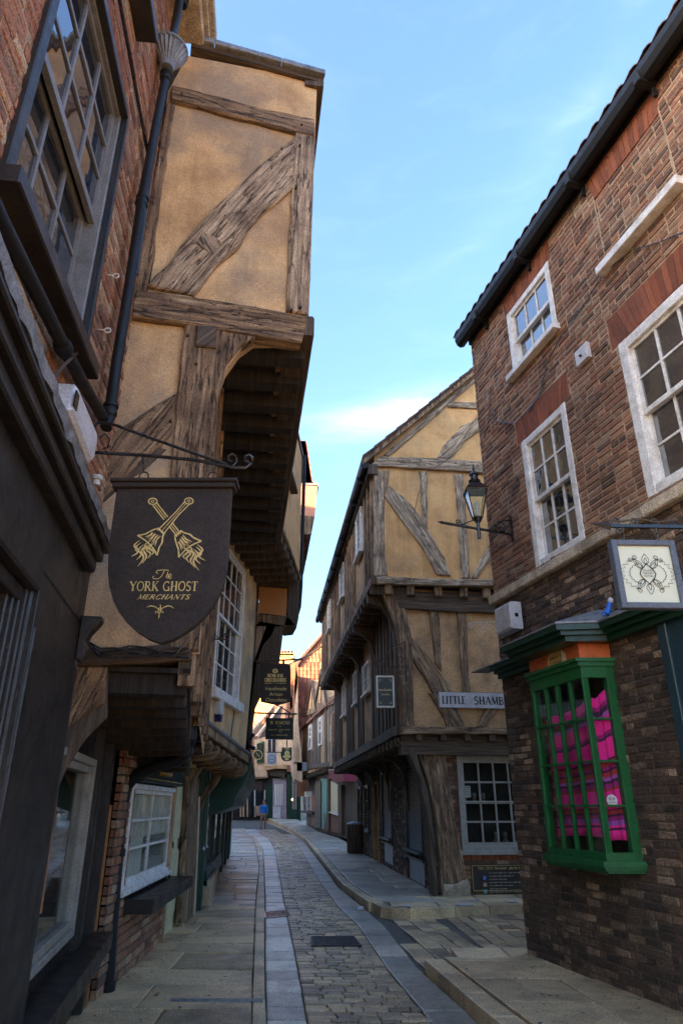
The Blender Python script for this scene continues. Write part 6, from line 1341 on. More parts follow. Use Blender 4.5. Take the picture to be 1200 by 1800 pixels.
# pipes, alarm and little bracket on that wall
mb = MB(); mb.tube([L3.P(*L3.uv(x, y, .06), .06) for x, y in ((366, 1060), (360, 1100), (352, 1170), (343, 1230), (338, 1290))], .045, 10); mb.build('downpipe', 'gutter', ph, smooth=True)
mb = MB(); mb.tube([L3.P(*L3.uv(x, y, .015), .015) for x, y in ((410, 1238), (411, 1260), (405, 1300), (412, 1318))], .007, 5); mb.tube([L3.P(*L3.uv(x, y, .015), .015) for x, y in ((366, 1215), (362, 1250), (360, 1270))], .007, 5); mb.build('cable', 'black_iron', ph)
ac_ = L3.uv(386, 1246, .05); abx = thing('alarm_box', 'small pale alarm box with dark blue lens under the white sash window', 'alarm box', L3.P(ac_[0], ac_[1], 0))
mb = MB(); mb.prism(L3, [(ac_[0]-.1, ac_[1]-.08), (ac_[0]-.09, ac_[1]+.1), (ac_[0]+.0, ac_[1]+.14), (ac_[0]+.1, ac_[1]+.1), (ac_[0]+.1, ac_[1]-.08)], 0, .09, .015); mb.build('case', 'slats', abx)
mb = MB(); mb.prism(L3, [(ac_[0]-.07, ac_[1]-.083), (ac_[0]+.07, ac_[1]-.083), (ac_[0]+.05, ac_[1]-.17), (ac_[0]-.04, ac_[1]-.17)], .01, .08, .01); mb.build('lens', 'navy', abx)
zb_ = Pl(L3.P(L3.uv(360, 1130)[0], 0, 0).x, L3.P(L3.uv(360, 1130)[0], 0, 0).y, (1, -.05), 1)
if zb_.n.y > 0: zb_.n = -zb_.n
ib = thing('iron_bracket', 'small rusty scrolled sign bracket in front of the white sash window', 'bracket', zb_.P(0, 3.2, 0)); mb = MB(); p0 = zb_.uv(360, 1123); p1 = zb_.uv(402, 1124); mb.tube([zb_.P(*p0, 0), zb_.P(*p1, 0)], .01, 5)
for (x, y, r, a0) in ((366, 1117, .045, 180), (373, 1136, .045, 90), (361, 1143, .04, 90), (396, 1117, .03, 0)): c_ = zb_.uv(x, y); scroll(mb, zb_, c_, r, a0, 1.5, .007)
mb.tube([zb_.P(*zb_.uv(x, y), 0) for x, y in ((362, 1108), (372, 1112), (385, 1122))], .007, 5); mb.tube([zb_.P(*zb_.uv(x, y), 0) for x, y in ((357, 1148), (357, 1166))], .006, 5); mb.build('scrollwork', 'rust_iron', ib)
# upper storey of L3, jettied, with joist ends
U3o = (-.93, 9.3); U3 = Pl(U3o[0], U3o[1], vp(671), 1)
zq = U3.q([(490, 927), (525, 1018), (527, 690)]); print('U3', zq); zu = (zq[0][1]+zq[1][1])/2; lu = zq[1][0]
wu = winfix(rect(U3, [(503, 760), (514, 752), (511, 838), (500, 848)]), .75)
mb = MB(); sheet(mb, U3, [(-.3, zu), (lu, zu), (lu, 7.95), (-.3, 7.95)], [wu], 0); mb.build('plaster_wall', 'plaster_b', ph)
window(ph, U3, wu, 2, 2, 2, w=.0, sill=(.08, .06, .12), sillm='timber_dark')
mb = MB(); mb.timber(U3, [(-.3, zu-.02), (lu+.02, zu-.02), (lu+.02, zu+.05), (-.3, zu+.05)], -.1, .04, .006); mb.build('bressummer', 'timber_brown', ph)
for i in range(8): a = -.1+i*(lu+.1)/7.2; mb = MB(); mb.box(U3, a-.07, a+.07, zu-.16, zu-.03, -1.2, .02, ch=.012); mb.build('joist', 'timber_dark', ph)
mb = MB(); mb.quad(U3.P(-.3, zu-.025, 0), U3.P(lu, zu-.025, 0), U3.P(lu, zu-.025, -1.4), U3.P(-.3, zu-.025, -1.4), g=U3.u); mb.build('soffit', 'boards', ph)
mb = MB(); mb.tube([U3.P(lu+.03, 7.9, .05), U3.P(lu+.03, zu-.1, .04), U3.P(lu+.03, zu-.5, .02), U3.P(lu+.05, zu-.75, -.05)], .035, 8); mb.build('downpipe', 'gutter', ph)
mb = MB(); mb.box(U3, -.3, lu, 7.85, 7.93, -.2, .03); mb.build('eaves_board', 'timber_dark', ph)
mb = MB(); mb.box(L3, -1.9, qa[1][0]-.05, qa[1][1]-.1, 5.2, -3.4, -.2); mb.box(U3, -.2, lu-.02, zu, 7.9, -3.3, -.2); mb.build('rear_wall', 'mortar_dark', ph)  # core boxes filling both storeys so light cannot pass
gableroof(U3, -.3, lu, 7.95, 4.4, 3.6, -.2, 'tile_brown', ph)
# ---- ground floor of L3
Wc = rect(LG, [(230, 1380), (312, 1383), (296, 1528), (215, 1570)]); Wc = (LG.uv(222, 1475)[0], LG.uv(303, 1455)[0], Wc[2], Wc[3]); print('curtain window', Wc)
dr0, dr1 = LG.uv(287, 1640)[0], LG.uv(316, 1620)[0]; print('door', dr0, dr1); DH = (dr0, dr1, .05, 2.05)
zc_ = 2.35
bricks(LG, [(.12, .05), (dr0-.1, .05), (dr0-.1, Wc[2]-.1), (.12, Wc[2]-.1)], [], ph, 'brick_red', 'mortar_dark', limit=150, wallname='stall_riser')
mb = MB(); sheet(mb, LG, [(.1, Wc[2]-.12), (6, Wc[2]-.12), (6, zc_+.3), (.1, zc_+.3)], [Wc, (DH[0], DH[1], .04, DH[3])], -.03); rev(mb, LG, Wc, -.3, -.03); mb.build('dark_panelling', 'black_paint', ph)
window(ph, LG, Wc, 2, 3, 0, w=-.02, fw=.05, bw=.024, glass='clear_old', sill=(.02, .04, .04))
mb = MB(); nx = 90; V = []; 
for i in range(nx+1):
    a = Wc[0]+.03+(Wc[1]-Wc[0]-.06)*i/nx; wv = -.075+.018*sin(i*.9)+.01*sin(i*2.3); V += [LG.P(a, Wc[2]+.42, wv), LG.P(a, Wc[3]-.07, wv*.9)]
mb.add(V, [(2*i, 2*i+2, 2*i+3, 2*i+1) for i in range(nx)]); mb.build('net_curtain', 'curtain', ph)
for i in range(16):
    b = Wc[2]+.06+i*.026; mb = MB(); mb.hexa([LG.P(Wc[0]+.45*(Wc[1]-Wc[0]), b, -.07), LG.P(Wc[1]-.05, b, -.07), LG.P(Wc[1]-.05, b+.012, -.1), LG.P(Wc[0]+.45*(Wc[1]-Wc[0]), b+.012, -.1)]+[LG.P(Wc[0]+.45*(Wc[1]-Wc[0]), b+.003, -.07), LG.P(Wc[1]-.05, b+.003, -.07), LG.P(Wc[1]-.05, b+.015, -.1), LG.P(Wc[0]+.45*(Wc[1]-Wc[0]), b+.015, -.1)]); mb.build('blind_slat', 'slats', ph)
mb = MB(); mb.add([LG.P(Wc[0]+.03, Wc[2]+.03, -.08), LG.P(Wc[0]+.45*(Wc[1]-Wc[0]), Wc[2]+.03, -.07), LG.P(Wc[0]+.45*(Wc[1]-Wc[0]), Wc[2]+.45, -.07), LG.P(Wc[0]+.03, Wc[2]+.45, -.08)], [(0, 1, 2, 3)]); mb.build('lower_curtain', 'curtain', ph)
mb = MB(); mb.box(LG, Wc[0], Wc[1], Wc[2], Wc[3], -.4, -.38); mb.build('room_lining', 'interior', ph)
lb0, lb1 = LG.uv(205, 1600, .3)[0], LG.uv(318, 1545, .3)[0]; zl0 = Wc[2]-.17
mb = MB(); mb.box(LG, .16, dr0+.25, Wc[2]-.2, Wc[2]-.08, -.02, .26, ch=.01); mb.build('counter_board', 'black_paint', ph)
for x in (.35, .75): mb = MB(); mb.tube([LG.P(x*dr0*1.2, Wc[2]-.06, .05), LG.P(x*dr0*1.2+.05, Wc[2]-.03, .03), LG.P(x*dr0*1.2+.1, Wc[2]-.06, .05)], .01, 5); mb.build('bracket_hinge', 'black_iron', ph)
mb = MB(); mb.box(LG, .1, dr0+.1, Wc[3]+.02, Wc[3]+.22, -.04, .07, ch=.01); fs = mb.build('fascia', 'sign_green', ph)
mb = MB(); LGf = LG.flip(); serif_text(mb, LG, 'HOUSE OF TRAMPS' if False else 'TEA ROOM' if False else 'OLD', 1.2, Wc[3]+.08, .07, .072) if False else None
mb.box(LG, .2, dr0, Wc[3]+.05, Wc[3]+.056, .07, .073)
for k in range(7): mb.tube([LG.P(.85+k*.1+.03*cos(t), Wc[3]+.12+.025*sin(t*1.7), .074) for t in range(6)], .004, 4)
mb.build('gold_scrollwork', 'gold', fs, kind='stuff')
mb = MB(); mb.box(LG, DH[0], DH[1], .05, DH[3], -.1, -.05); do = mb.build('door', 'cream', ph)
mb = MB(); mb.box(LG, DH[0]+.1, DH[1]-.08, .25, .95, -.05, -.035, ch=.006); mb.box(LG, DH[0]+.1, DH[1]-.08, 1.1, 1.9, -.05, -.035, ch=.006); mb.build('door_panel', 'cream', do)
c_ = LG.uv(305, 1510); mb = MB(); mb.box(LG, DH[0]+.1, DH[0]+.35, 1.0, 1.07, -.05, -.03); mb.build('letter_plate', 'black_iron', do)
mb = MB(); mb.box(LG, DH[0]-.08, DH[0], .05, 2.2, -.05, .015, ch=.01); mb.build('door_frame', 'plaster_grey', ph)
p0x = LG.uv(327, 1620)[0]
mb = MB(); mb.box(LG, DH[1]+.0, DH[1]+.06, .05, 2.1, -.05, .05); mb.build('door_jamb', 'cream', ph)
mb = MB(); mb.timber(LG, LG.q([(316, 1623), (338, 1623), (345, 1500), (348, 1400), (350, 1365), (332, 1370), (328, 1450)], .04), -.015, .04, .004); mb.build('oak_post', 'timber_brown', ph)
mb = MB(); mb.prism(LG, LG.q([(338, 1623), (343, 1618), (350, 1470), (352, 1400), (348, 1400), (344, 1500)], .045), -.0, .045); mb.build('pink_trim', 'plaster_pink', ph)
B5 = Pl(gnd(316, 1623, .05).x, 10.0, (1, 0), 1)
if B5.n.y > 0: B5.n = -B5.n
mb = MB(); mb.timber(B5, B5.q([(330, 1350), (326, 1385), (316, 1440), (304, 1490), (296, 1530), (301, 1532), (312, 1500), (322, 1450), (333, 1400), (345, 1368), (355, 1350)]), -.06, .06, .003, .06, .006); mb.build('curved_bracket', 'timber_brown', ph)
B6 = Pl(-2.1, 11.2, (1, 0), 1)
if B6.n.y > 0: B6.n = -B6.n
mb = MB(); mb.timber(B6, B6.q([(394, 1350), (384, 1374), (361, 1404), (351, 1430), (347, 1462), (342, 1462), (345, 1428), (354, 1400), (372, 1370), (380, 1350)]), -.05, .05, .003, .06, .006); mb.build('curved_bracket', 'timber_brown', ph)

# ============================================================ L4: dark green shop further along, with an orange jettied bay above
L4 = Pl(-2.12, 11.3, (-1.5, 13.4), 1)
gs = thing('green_shop', 'dark bottle green shop past the plastered house, with a jettied orange bay above', 'house', (-2.2, 11.5, 0))
mb = MB(); mb.box(L4, .0, 13.6, .05, 3.1, -2, 0); mb.build('shopfront', 'green_shop', gs)
for i in range(6): mb = MB(); mb.box(L4, .5+i*2.1, 2.2+i*2.1, .9, 2.3, 0, .02); o = mb.build('window', 'glass', gs); mb = MB(); mb.box(L4, .4+i*2.1, .5+i*2.1, .05, 2.5, 0, .06, ch=.01); mb.build('pilaster', 'green_dark', gs)
X4 = Pl(0, 12.2, (1, 0), 1)
if X4.n.y > 0: X4.n = -X4.n
def ex(pl, px, y0, y1, nm, m, parent, dirx=-.11, ch=0):       # a shape facing the camera, drawn out along the street
    q = pl.q(px); n = len(q); V = [pl.P(a, b, 0) for a, b in q]; dd = Vector((dirx*(y1-y0), y1-y0, 0)); W = [v+dd for v in V]; mb = MB()
    mb.add(V+W, [tuple(range(n)), tuple(range(2*n-1, n-1, -1))]+[(i, (i+1) % n, n+(i+1) % n, n+i) for i in range(n)], (0, 1, 0)); return mb.build(nm, m, parent)
ex(X4, [(350, 1352), (440, 1318), (443, 1330), (438, 1355), (428, 1378), (414, 1400), (409, 1418), (350, 1440)], 12.2, 22, 'green_cove', 'green_shop', gs)
mb = MB(); bx = X4
q = X4.q([(345, 1530), (363, 1530), (364, 1557), (345, 1557)])
gb0 = Vector((q[0][0], 12.2, q[0][1])); qq = [X4.P(a, b, 0) for a, b in q]; dd = Vector((-.45, 4.2, 0)); mb.hexa([qq[3], qq[2], qq[2]+dd, qq[3]+dd, qq[0]-Vector((.3, 0, 0)), qq[1], qq[1]+dd, qq[0]+dd-Vector((.3, 0, 0))]); mb.build('stall_board', 'green_shop', gs)
mb = MB(); e = [qq[0]-Vector((.3, 0, 0)), qq[1], qq[1]+dd, qq[0]+dd-Vector((.3, 0, 0))]; mb.hexa([v+Vector((0, 0, .003)) for v in e]+[v+Vector((0, 0, .02)) for v in e]); mb.build('board_top', 'lead', gs)
ex(X4, [(330, 1560), (372, 1545), (366, 1600), (330, 1640)], 11.9, 14, 'whitewashed_plinth', 'plaster_pink', gs)
for px in ((366, 1415), (373, 1412), (358, 1492), (364, 1488)):  # pale beads put in for small lights in the window, without glow
    p = L4.P(*L4.uv(px[0], px[1], .05), .05); mb = MB(); mb.lathe(p, [(.02, -.02), (.025, 0), (.01, .03)], 6); o = mb.build('glass_bauble', 'plastic'); tagit(o, 'tiny pale glass bauble in the dark green shop window', 'ornament', 'baubles in the dark green shop')
X5 = Pl(0, 11.75, (1, 0), 1)
if X5.n.y > 0: X5.n = -X5.n
ex(X5, [(455, 1030), (505, 1032), (503, 1083), (455, 1080)], 11.75, 12.4, 'orange_bay', 'orange_plaster', gs)
ex(X5, [(440, 1000), (527, 1018), (525, 1085), (518, 1098), (500, 1100), (505, 1080), (507, 1035), (440, 1030)], 11.70, 12.5, 'bay_casing', 'timber_dark', gs)
ex(X5, [(455, 1078), (505, 1083), (518, 1098), (490, 1102), (440, 1100)], 11.72, 12.4, 'bay_sill', 'timber_brown', gs)
ex(X5, [(470, 1095), (499, 1100), (493, 1150), (480, 1180), (462, 1205), (448, 1235), (443, 1275), (440, 1330), (425, 1330), (440, 1180)], 12.0, 12.8, 'cove', 'timber_dark', gs)
ex(X5, [(458, 1092), (485, 1098), (478, 1115), (462, 1135), (452, 1165), (446, 1200), (441, 1240), (436, 1330), (428, 1330), (440, 1200), (448, 1100)], 11.6, 11.75, 'curved_bracket', 'timber', gs)
mb = MB(); mb.box(L4, 0.3, 13.6, 3.1, 7.2, -3, -.6); mb.build('upper_wall', 'plaster_grey', gs)
gableroof(L4, .2, 13.6, 7.2, 3.2, 2.6, -.3, 'tile_brown', gs)
pt = L4.P(.3, 3, .1); mb = MB(); mb.tube([X5.P(*X5.uv(x, y), 0) for x, y in ((437, 1260), (436, 1300), (440, 1312), (448, 1316))], .03, 8); mb.tube([X5.P(*X5.uv(x, y), 0) for x, y in ((428, 1292), (440, 1300), (446, 1290))], .03, 8); mb.build('downpipe', 'gutter', gs)
# L5: terracotta eaves box and small tiled roof beyond
tb = thing('tiled_house', 'house with terracotta eaves bay and pantiled roof just past the ochre upper storey', 'house', (-1.0, 16.5, 0))
X6 = Pl(0, 16.5, (1, 0), 1)
if X6.n.y > 0: X6.n = -X6.n
ex(X6, [(510, 852), (558, 853), (553, 908), (510, 903)], 16.5, 20, 'terracotta_bay', 'terracotta', tb)
ex(X6, [(510, 845), (559, 848), (560, 855), (510, 852)], 16.4, 20.1, 'lead_edge', 'lead', tb)
ex(X6, [(510, 903), (552, 908), (547, 937), (540, 940), (510, 934)], 16.52, 20, 'stone_corbel', 'timber_brown', tb)
ex(X6, [(505, 935), (532, 940), (520, 1095), (440, 1095)], 16.55, 17.2, 'lower_wall', 'plaster_grey', tb)
ex(X6, [(505, 772), (537, 775), (541, 800), (548, 848), (505, 848)], 16.6, 18.5, 'roof', 'tile_brown', tb)
for i in range(7):
    y0, y1 = 775+i*10.5, 786+i*10.5; x0 = 537+i*1.6; ex(X6, [(522, y0), (x0+1, y0), (x0+4, y1), (522, y1)], 16.5-.01*i, 17.2, 'roof_tile', 'tile', tb)

def wb(x0, x1, y0, y1, z0, z1, nm, m, parent): 
    mb = MB(); mb.hexa([Vector(v) for v in ((x0, y0, z0), (x1, y0, z0), (x1, y1, z0), (x0, y1, z0), (x0, y0, z1), (x1, y0, z1), (x1, y1, z1), (x0, y1, z1))]); return mb.build(nm, m, parent)
wb(-9, -3.0, 2.5, 7.4, 0, 5.5, 'back_rooms', 'interior', big); wb(-9, -3.0, 7.45, 11.5, 0, 5.5, 'back_rooms', 'interior', ph); wb(-9, -4.2, 11.6, 24.9, 0, 7.0, 'back_rooms', 'interior', gs)  # unseen dark blocks added to stop sun leaking between the left houses
# ============================================================ unseen left row houses, added to shade the far end
LR = [((-3.75, 24.95), (-7.4, 38)), ((-7.6, 38.3), (-10.5, 48)), ((-10.8, 48.3), (-16, 58)), ((-16.3, 58.3), (-26, 66))]
LRl = ['plain rendered house past the green shop on the left', 'second rendered house past the green shop on the left', 'rendered house where the left row turns the corner', 'last rendered house of the left row beyond the corner']
for (a_, b_), lb_ in zip(LR, LRl):
    hh = thing('row_house', lb_, 'house', (a_[0], a_[1], zg(a_[1])), 'houses of the left row round the bend'); pl = Pl(a_[0], a_[1], (b_[0]-a_[0], b_[1]-a_[1]), 1); ln_ = (Vector(b_)-Vector(a_)).length
    mb = MB(); mb.box(pl, 0, ln_, 0, 7.1, -8, 0); mb.build('wall', 'plaster_pink', hh)
    mb = MB(); mb.box(pl, 0.2, ln_-.2, .2, 2.7, 0, .06); mb.build('shopfront', 'green_dark', hh)
    for i in range(int(ln_/2.6)): window(hh, pl, (.9+i*2.6, 1.9+i*2.6, 4.2, 5.8), 2, 2, 2, w=.05)
    gableroof(pl, -.1, ln_+.1, 7.1, 4, 3.5, .2, 'tile_brown', hh)

# ============================================================ FAR RIGHT: brick gable end, twin timbered gables, pink curved house
cc = lambda pts: [(420+x/6, 1280+y/6) for x, y in pts]            # pixels read from two enlargements
cd = lambda pts: [(430+x*.15, 1120+y*.15) for x, y in pts]
R3 = Pl(.25, 33.5, (-2.0, 12), -1)
tg = thing('twin_gabled_house', 'narrow dark timbered house with two pointed dormer gables and clay pantiles in the distance', 'house', (0, 34, .12))
zs = R3.uv(570, 1348)[1]; ze = R3.uv(565, 1240)[1]; aR = R3.uv(538, 1400)[0]; aN = R3.uv(604, 1400)[0]; print('R3', zs, ze, aR, aN)
aR = max(7, min(aR, 22))
zs = 3.3; ze = 6.3
mb = MB(); mb.box(R3, -1.5, aR, .1, zs, -5, -.05); mb.build('ground_floor_wall', 'timber_dark', tg)
mb = MB(); mb.box(R3, -.2, aR, zs, ze, -5, .4); mb.build('upper_wall', 'plaster_grey', tg)
U = R3.at(.4)
def fp(pl, px, m, parent, nm, w0=-.03, w1=.05, b=None):
    mb = MB(); q = pl.q(px, w1); mb.prism(pl, q, w0, w1); return mb.build(nm, m, parent)
for px in ([(541, 1245), (545, 1245), (544, 1345), (540, 1345)], [(549, 1240), (555, 1238), (556, 1344), (550, 1345)], [(558, 1235), (562, 1234), (562, 1343), (558, 1344)], [(569, 1232), (573, 1230), (574, 1340), (570, 1342)], [(576, 1228), (584, 1225), (585, 1340), (578, 1342)], [(546, 1320), (549, 1320), (549, 1345), (546, 1345)]): fp(U, px, 'timber_dark', tg, 'stud')
fp(U, [(535, 1250), (587, 1222), (587, 1236), (535, 1260)], 'timber_brown', tg, 'wall_plate', 0, .09)
fp(U, [(535, 1345), (587, 1338), (587, 1346), (535, 1352)], 'timber_dark', tg, 'bressummer', -.1, .1)
for i in range(14):
    a = i*(aR-.4)/13; mb = MB(); mb.box(U, a-.08, a+.08, zs-.24, zs-.06, -.8, .08); mb.build('joist_end', 'timber_dark', tg)
for px in ([(544, 1276), (549, 1274), (549, 1318), (543, 1320)], [(562, 1263), (567, 1261), (567, 1309), (561, 1312)], [(583.5, 1275), (585.5, 1274), (585.5, 1302), (583.5, 1303)]):
    q = U.q(px); a0 = min(p[0] for p in q); a1 = max(p[0] for p in q); b0 = min(p[1] for p in q); b1_ = max(p[1] for p in q)
    cw = (a0+a1)/2; hw = min(.6, max(.3, (a1-a0)/2)); window(tg, U, (cw-hw, cw+hw, q[3][1], q[0][1]), 1, 2, 2, w=.06, fw=.12, bw=.05)
# main roof slope with pantiles in rows, sunlit at the top
a_h = 5.5
def rr(a, t, dz=0.): return R3.P(a, ze+t*4.6+dz, .5-t*4.4)
mb = MB(); mb.quad(rr(-.3, 0), rr(aR, 0), rr(aR, 1), rr(-.3, 1)); mb.quad(rr(-.3, 0, -.15), rr(aR, 0, -.15), rr(aR, 1, -.15), rr(-.3, 1, -.15)); mb.quad(rr(aR, 0), R3.P(aR, ze, -8), rr(aR, 1)); mb.quad(rr(-.3, 0), R3.P(-.3, ze, -8), rr(-.3, 1)); mb.quad(rr(-.3, 1), rr(aR, 1), R3.P(aR, ze, -8.3), R3.P(-.3, ze, -8.3)); mb.build('roof', 'tile', tg)
mb = MB()
nr = 26; 
for j in range(nr):
    t0, t1v = j/nr, (j+1)/nr; a = -.3
    while a < aR-.1:
        d = .26; V = []
        for (t_, z_) in ((t0-.006, .07), (t1v, .035)):
            V += [rr(a, t_, z_), rr(a+d*.3, t_, z_+.07), rr(a+d*.65, t_, z_-.01), rr(a+d, t_, z_)]
        V += [rr(a, t0-.006, 0), rr(a+d, t0-.006, 0)]
        mb.add(V, [(0, 1, 5, 4), (1, 2, 6, 5), (2, 3, 7, 6), (8, 9, 3, 2, 1, 0)]); a += d
mb.build('roof_tiles', 'tile', tg, kind='stuff')
# the two pointed dormer gables
for (apx, lx, rx, zy) in (((549, 1195), 541, 556, 1246), ((566, 1176), 556, 575, 1236)):
    q = U.q([(lx, zy), (rx, zy), apx], .1); mb = MB(); mb.prism(U, q, -2.0, .1); mb.build('dormer_gable', 'plaster_grey', tg)
    for e0, e1 in ((0, 2), (1, 2)):
        mb = MB(); p, r_ = Vector(q[e0]), Vector(q[e1]); nn = Vector((.14, 0)); mb.prism(U, [tuple(p-nn), tuple(p+nn), tuple(r_+nn), tuple(r_-nn)], .09, .2); mb.build('barge_board', 'timber_dark', tg)
    mb = MB(); m_ = (Vector(q[0])+Vector(q[1]))/2; mb.prism(U, [(m_.x-.07, m_.y), (m_.x+.07, m_.y), (q[2][0]+.03, q[2][1]-.5), (q[2][0]-.03, q[2][1]-.5)], .09, .15); mb.build('stud', 'timber_brown', tg)
# ground floor: teal door, pale shutter over brick, dark posts
Gp = R3
def gp(px, m, nm, w1=.02): return fp(Gp, px, m, tg, nm, -.05, w1)
gp(cc([(862, 530), (925, 540), (925, 890), (890, 1060), (862, 1060)]), 'teal', 'door'); gp(cc([(945, 540), (1040, 600), (1040, 915), (948, 885)]), 'cream', 'shutter'); gp(cc([(945, 880), (1042, 915), (1042, 925), (945, 892)]), 'white', 'sill', .12)
gp(cc([(895, 890), (1045, 925), (1045, 1110), (895, 1080)]), 'brick_red', 'brick_wall'); gp(cc([(925, 520), (945, 520), (945, 1075), (910, 1075), (928, 900)]), 'timber_dark', 'post', .12); gp(cc([(1040, 600), (1075, 600), (1078, 1110), (1045, 1110)]), 'timber_dark', 'post', .12); gp(cc([(800, 560), (860, 560), (860, 1050), (790, 1050)]), 'black_paint', 'shopfront', .08); gp(cc([(765, 700), (800, 700), (800, 1040), (765, 1020)]), 'brick_red', 'brick_pier', .06)
gp(cc([(672, 670), (762, 665), (762, 720), (672, 725)]), 'curtain', 'top_light', .03); gp(cc([(670, 730), (762, 730), (762, 865), (670, 870)]), 'glass', 'pane', .03); gp(cc([(650, 870), (765, 880), (765, 905), (650, 890)]), 'black_paint', 'stall_board', .25)
for x in (670, 715, 758): gp(cc([(x-4, 665), (x+4, 665), (x+4, 870), (x-4, 870)]), 'curtain', 'mullion', .05)
aw = fp(R3, cc([(945, 440), (1100, 455), (1105, 560), (1040, 570), (950, 530)]), 'red', tg, 'awning', .0, .6)
fp(R3, cc([(940, 435), (1095, 425), (1100, 460), (945, 455)]), 'panel', tg, 'awning_box', .0, .55)
# brick gable end wall between the timber houses
bg_ = thing('brick_gable_wall', 'slim bright red brick wall with a slanted brace between the timber houses', 'house', (.4, 31, .12))
BX = Pl(0, 31.5, (1, .05), 1)
if BX.n.y > 0: BX.n = -BX.n
q = BX.q([(583, 1252), (600, 1235), (600, 1340), (583, 1345)]); mb = MB(); mb.prism(BX, q, -2, -.01); mb.build('wall', 'mortar', bg_)
bricks(BX, [q[3], (q[2][0], q[3][1]), (q[1][0], q[0][1]), q[0]], [], bg_, 'arch', 'mortar', course=.085, length=.24, limit=0, thick=.02, wallname='mortar_face')
mb = MB(); mb.timber(BX, BX.q([(583, 1325), (596, 1285), (600, 1275), (600, 1290), (586, 1335)], .05), -.02, .06, .003); mb.build('brace', 'timber_dark', bg_)
# pink house with the white curving flank
R4 = thing('pink_house', 'slim house with a pale pink curved flank and red brick upper floor in the distance', 'house', (-2.6, 45, .2))
P4 = Pl(0, 45, (1, 0), 1)
if P4.n.y > 0: P4.n = -P4.n
ex(P4, cc([(575, -20), (565, 100), (570, 300), (580, 460), (600, 530), (640, 565), (668, 570), (668, 400), (655, 250), (640, 100), (625, -60), (620, -300), (618, -560)])+cd([(600, 300)]), 45, 49, 'curved_flank', 'plaster_pink', R4)
for x0, x1, y0, y1 in ((603, 608, 140, 370), (617, 622, 160, 380), (632, 637, 200, 330)): ex(P4, cc([(x0, y0), (x1, y0), (x1, y1), (x0, y1)]), 44.93, 45.05, 'stud', 'timber_dark', R4)
ex(P4, cd([(545, 300), (620, 290), (620, 560), (560, 940), (500, 950), (500, 830)]), 45.1, 50, 'brick_upper_wall', 'brick_red', R4)
for px in (cd([(552, 515), (565, 505), (565, 680), (552, 690)]), cd([(585, 495), (598, 480), (594, 640), (582, 650)]), cd([(530, 700), (562, 690), (560, 830), (530, 850)])): ex(P4, px, 44.9, 45.2, 'window', 'curtain', R4)
mb = MB(); e_ = P4.q(cd([(530, 315), (625, 235), (720, 160), (940, -10)])); 
mb.tube([P4.P(a, b, 0)+Vector((0, i*.8, 0)) for i, (a, b) in enumerate(e_)], .07, 6); mb.build('roof_edge', 'timber_dark', R4)
# big roof behind that catches the last sun
sr = thing('sunlit_roof_house', 'house behind the dormers whose clay roof glows yellow in the evening sun', 'house', (1, 52, .4))
P5 = Pl(0, 50, (1, 0), 1)
if P5.n.y > 0: P5.n = -P5.n
mb = MB(); q = P5.q([(522, 1168), (536, 1150), (572, 1112), (640, 1060), (640, 1400), (522, 1400)]); mb.prism(P5, q, -.5, 0); mb.build('roof', 'tile', sr)
mb = MB(); poly_ = q; z_ = min(p[1] for p in q)+4
while z_ < max(p[1] for p in poly_)-.1:
    for s0_, s1_ in spans(poly_, [], z_):
        x_ = s0_
        while x_ < s1_-.1:
            V = [P5.P(x_, z_, .06), P5.P(x_+.1, z_-.02, .085), P5.P(x_+.2, z_, .05), P5.P(x_+.28, z_, .06), P5.P(x_, z_+.34, .02), P5.P(x_+.1, z_+.34, .045), P5.P(x_+.2, z_+.34, .01), P5.P(x_+.28, z_+.34, .02), P5.P(x_, z_, 0), P5.P(x_+.28, z_, 0)]
            mb.add(V, [(0, 1, 5, 4), (1, 2, 6, 5), (2, 3, 7, 6), (8, 0, 1, 2, 3, 9)]); x_ += .28
    z_ += .3
mb.build('roof_tiles', 'tile', sr, kind='stuff')
mb = MB(); q = P5.q([(518, 1172), (532, 1153), (572, 1108), (640, 1054), (640, 1058), (572, 1112), (534, 1156), (524, 1170)]); mb.prism(P5, q, -4, .25); mb.build('verge', 'tile_brown', sr)
ex(P4, cc([(700, 360), (660, 360), (610, 360), (580, 355), (575, 372), (610, 372), (610, 452), (700, 452), (715, 445), (715, 365)]), 43.5, 43.7, 'box_sign', 'panel', R4)
# ============================================================ FAR CENTRE: the buff house at the bend
P6 = Pl(-7.5, 57, (1, -.12), 1)
if P6.n.y > 0: P6.n = -P6.n
CB = thing('bend_house', 'buff rendered house with oriel window closing the view where the street bends', 'house', (-7.5, 57, .5))
def cb(px, m, nm, w1=.05, w0=-.1, parent=None):
    mb = MB(); mb.prism(P6, P6.q(px, w1), w0, w1); return mb.build(nm, m, parent or CB)
cb([(405, 1330), (526, 1330), (526, 1450), (405, 1450)], 'black_paint', 'shopfront_wall', 0, -5)
cb(cc([(160, 120), (290, 90), (300, 520), (165, 520)]), 'plaster_pink', 'upper_wall', .5, -4)
cb(cc([(60, 150), (165, 110), (165, 500), (60, 530)]), 'brick_red', 'brick_wall', .3, -4)
for y in (400, 430, 465): cb(cc([(90, y), (160, y), (160, y+12), (90, y+12)]), 'plaster_pink', 'band', .35, .2)
cb(cc([(280, 90), (575, 100), (575, 400), (505, 390), (385, 395), (275, 410)]), 'plaster_pink', 'oriel', .9, -4)
cb(cc([(270, 400), (385, 390), (505, 385), (505, 430), (385, 425), (270, 445)]), 'plaster_grey', 'oriel_base', 1.1, .3)
cb(cc([(290, 440), (500, 425), (480, 520), (330, 500)]), 'timber_dark', 'bracket', .7, 0)
cb(cc([(505, 390), (570, 390), (570, 460), (505, 460)]), 'brick_red', 'brick_patch', .95, .4)
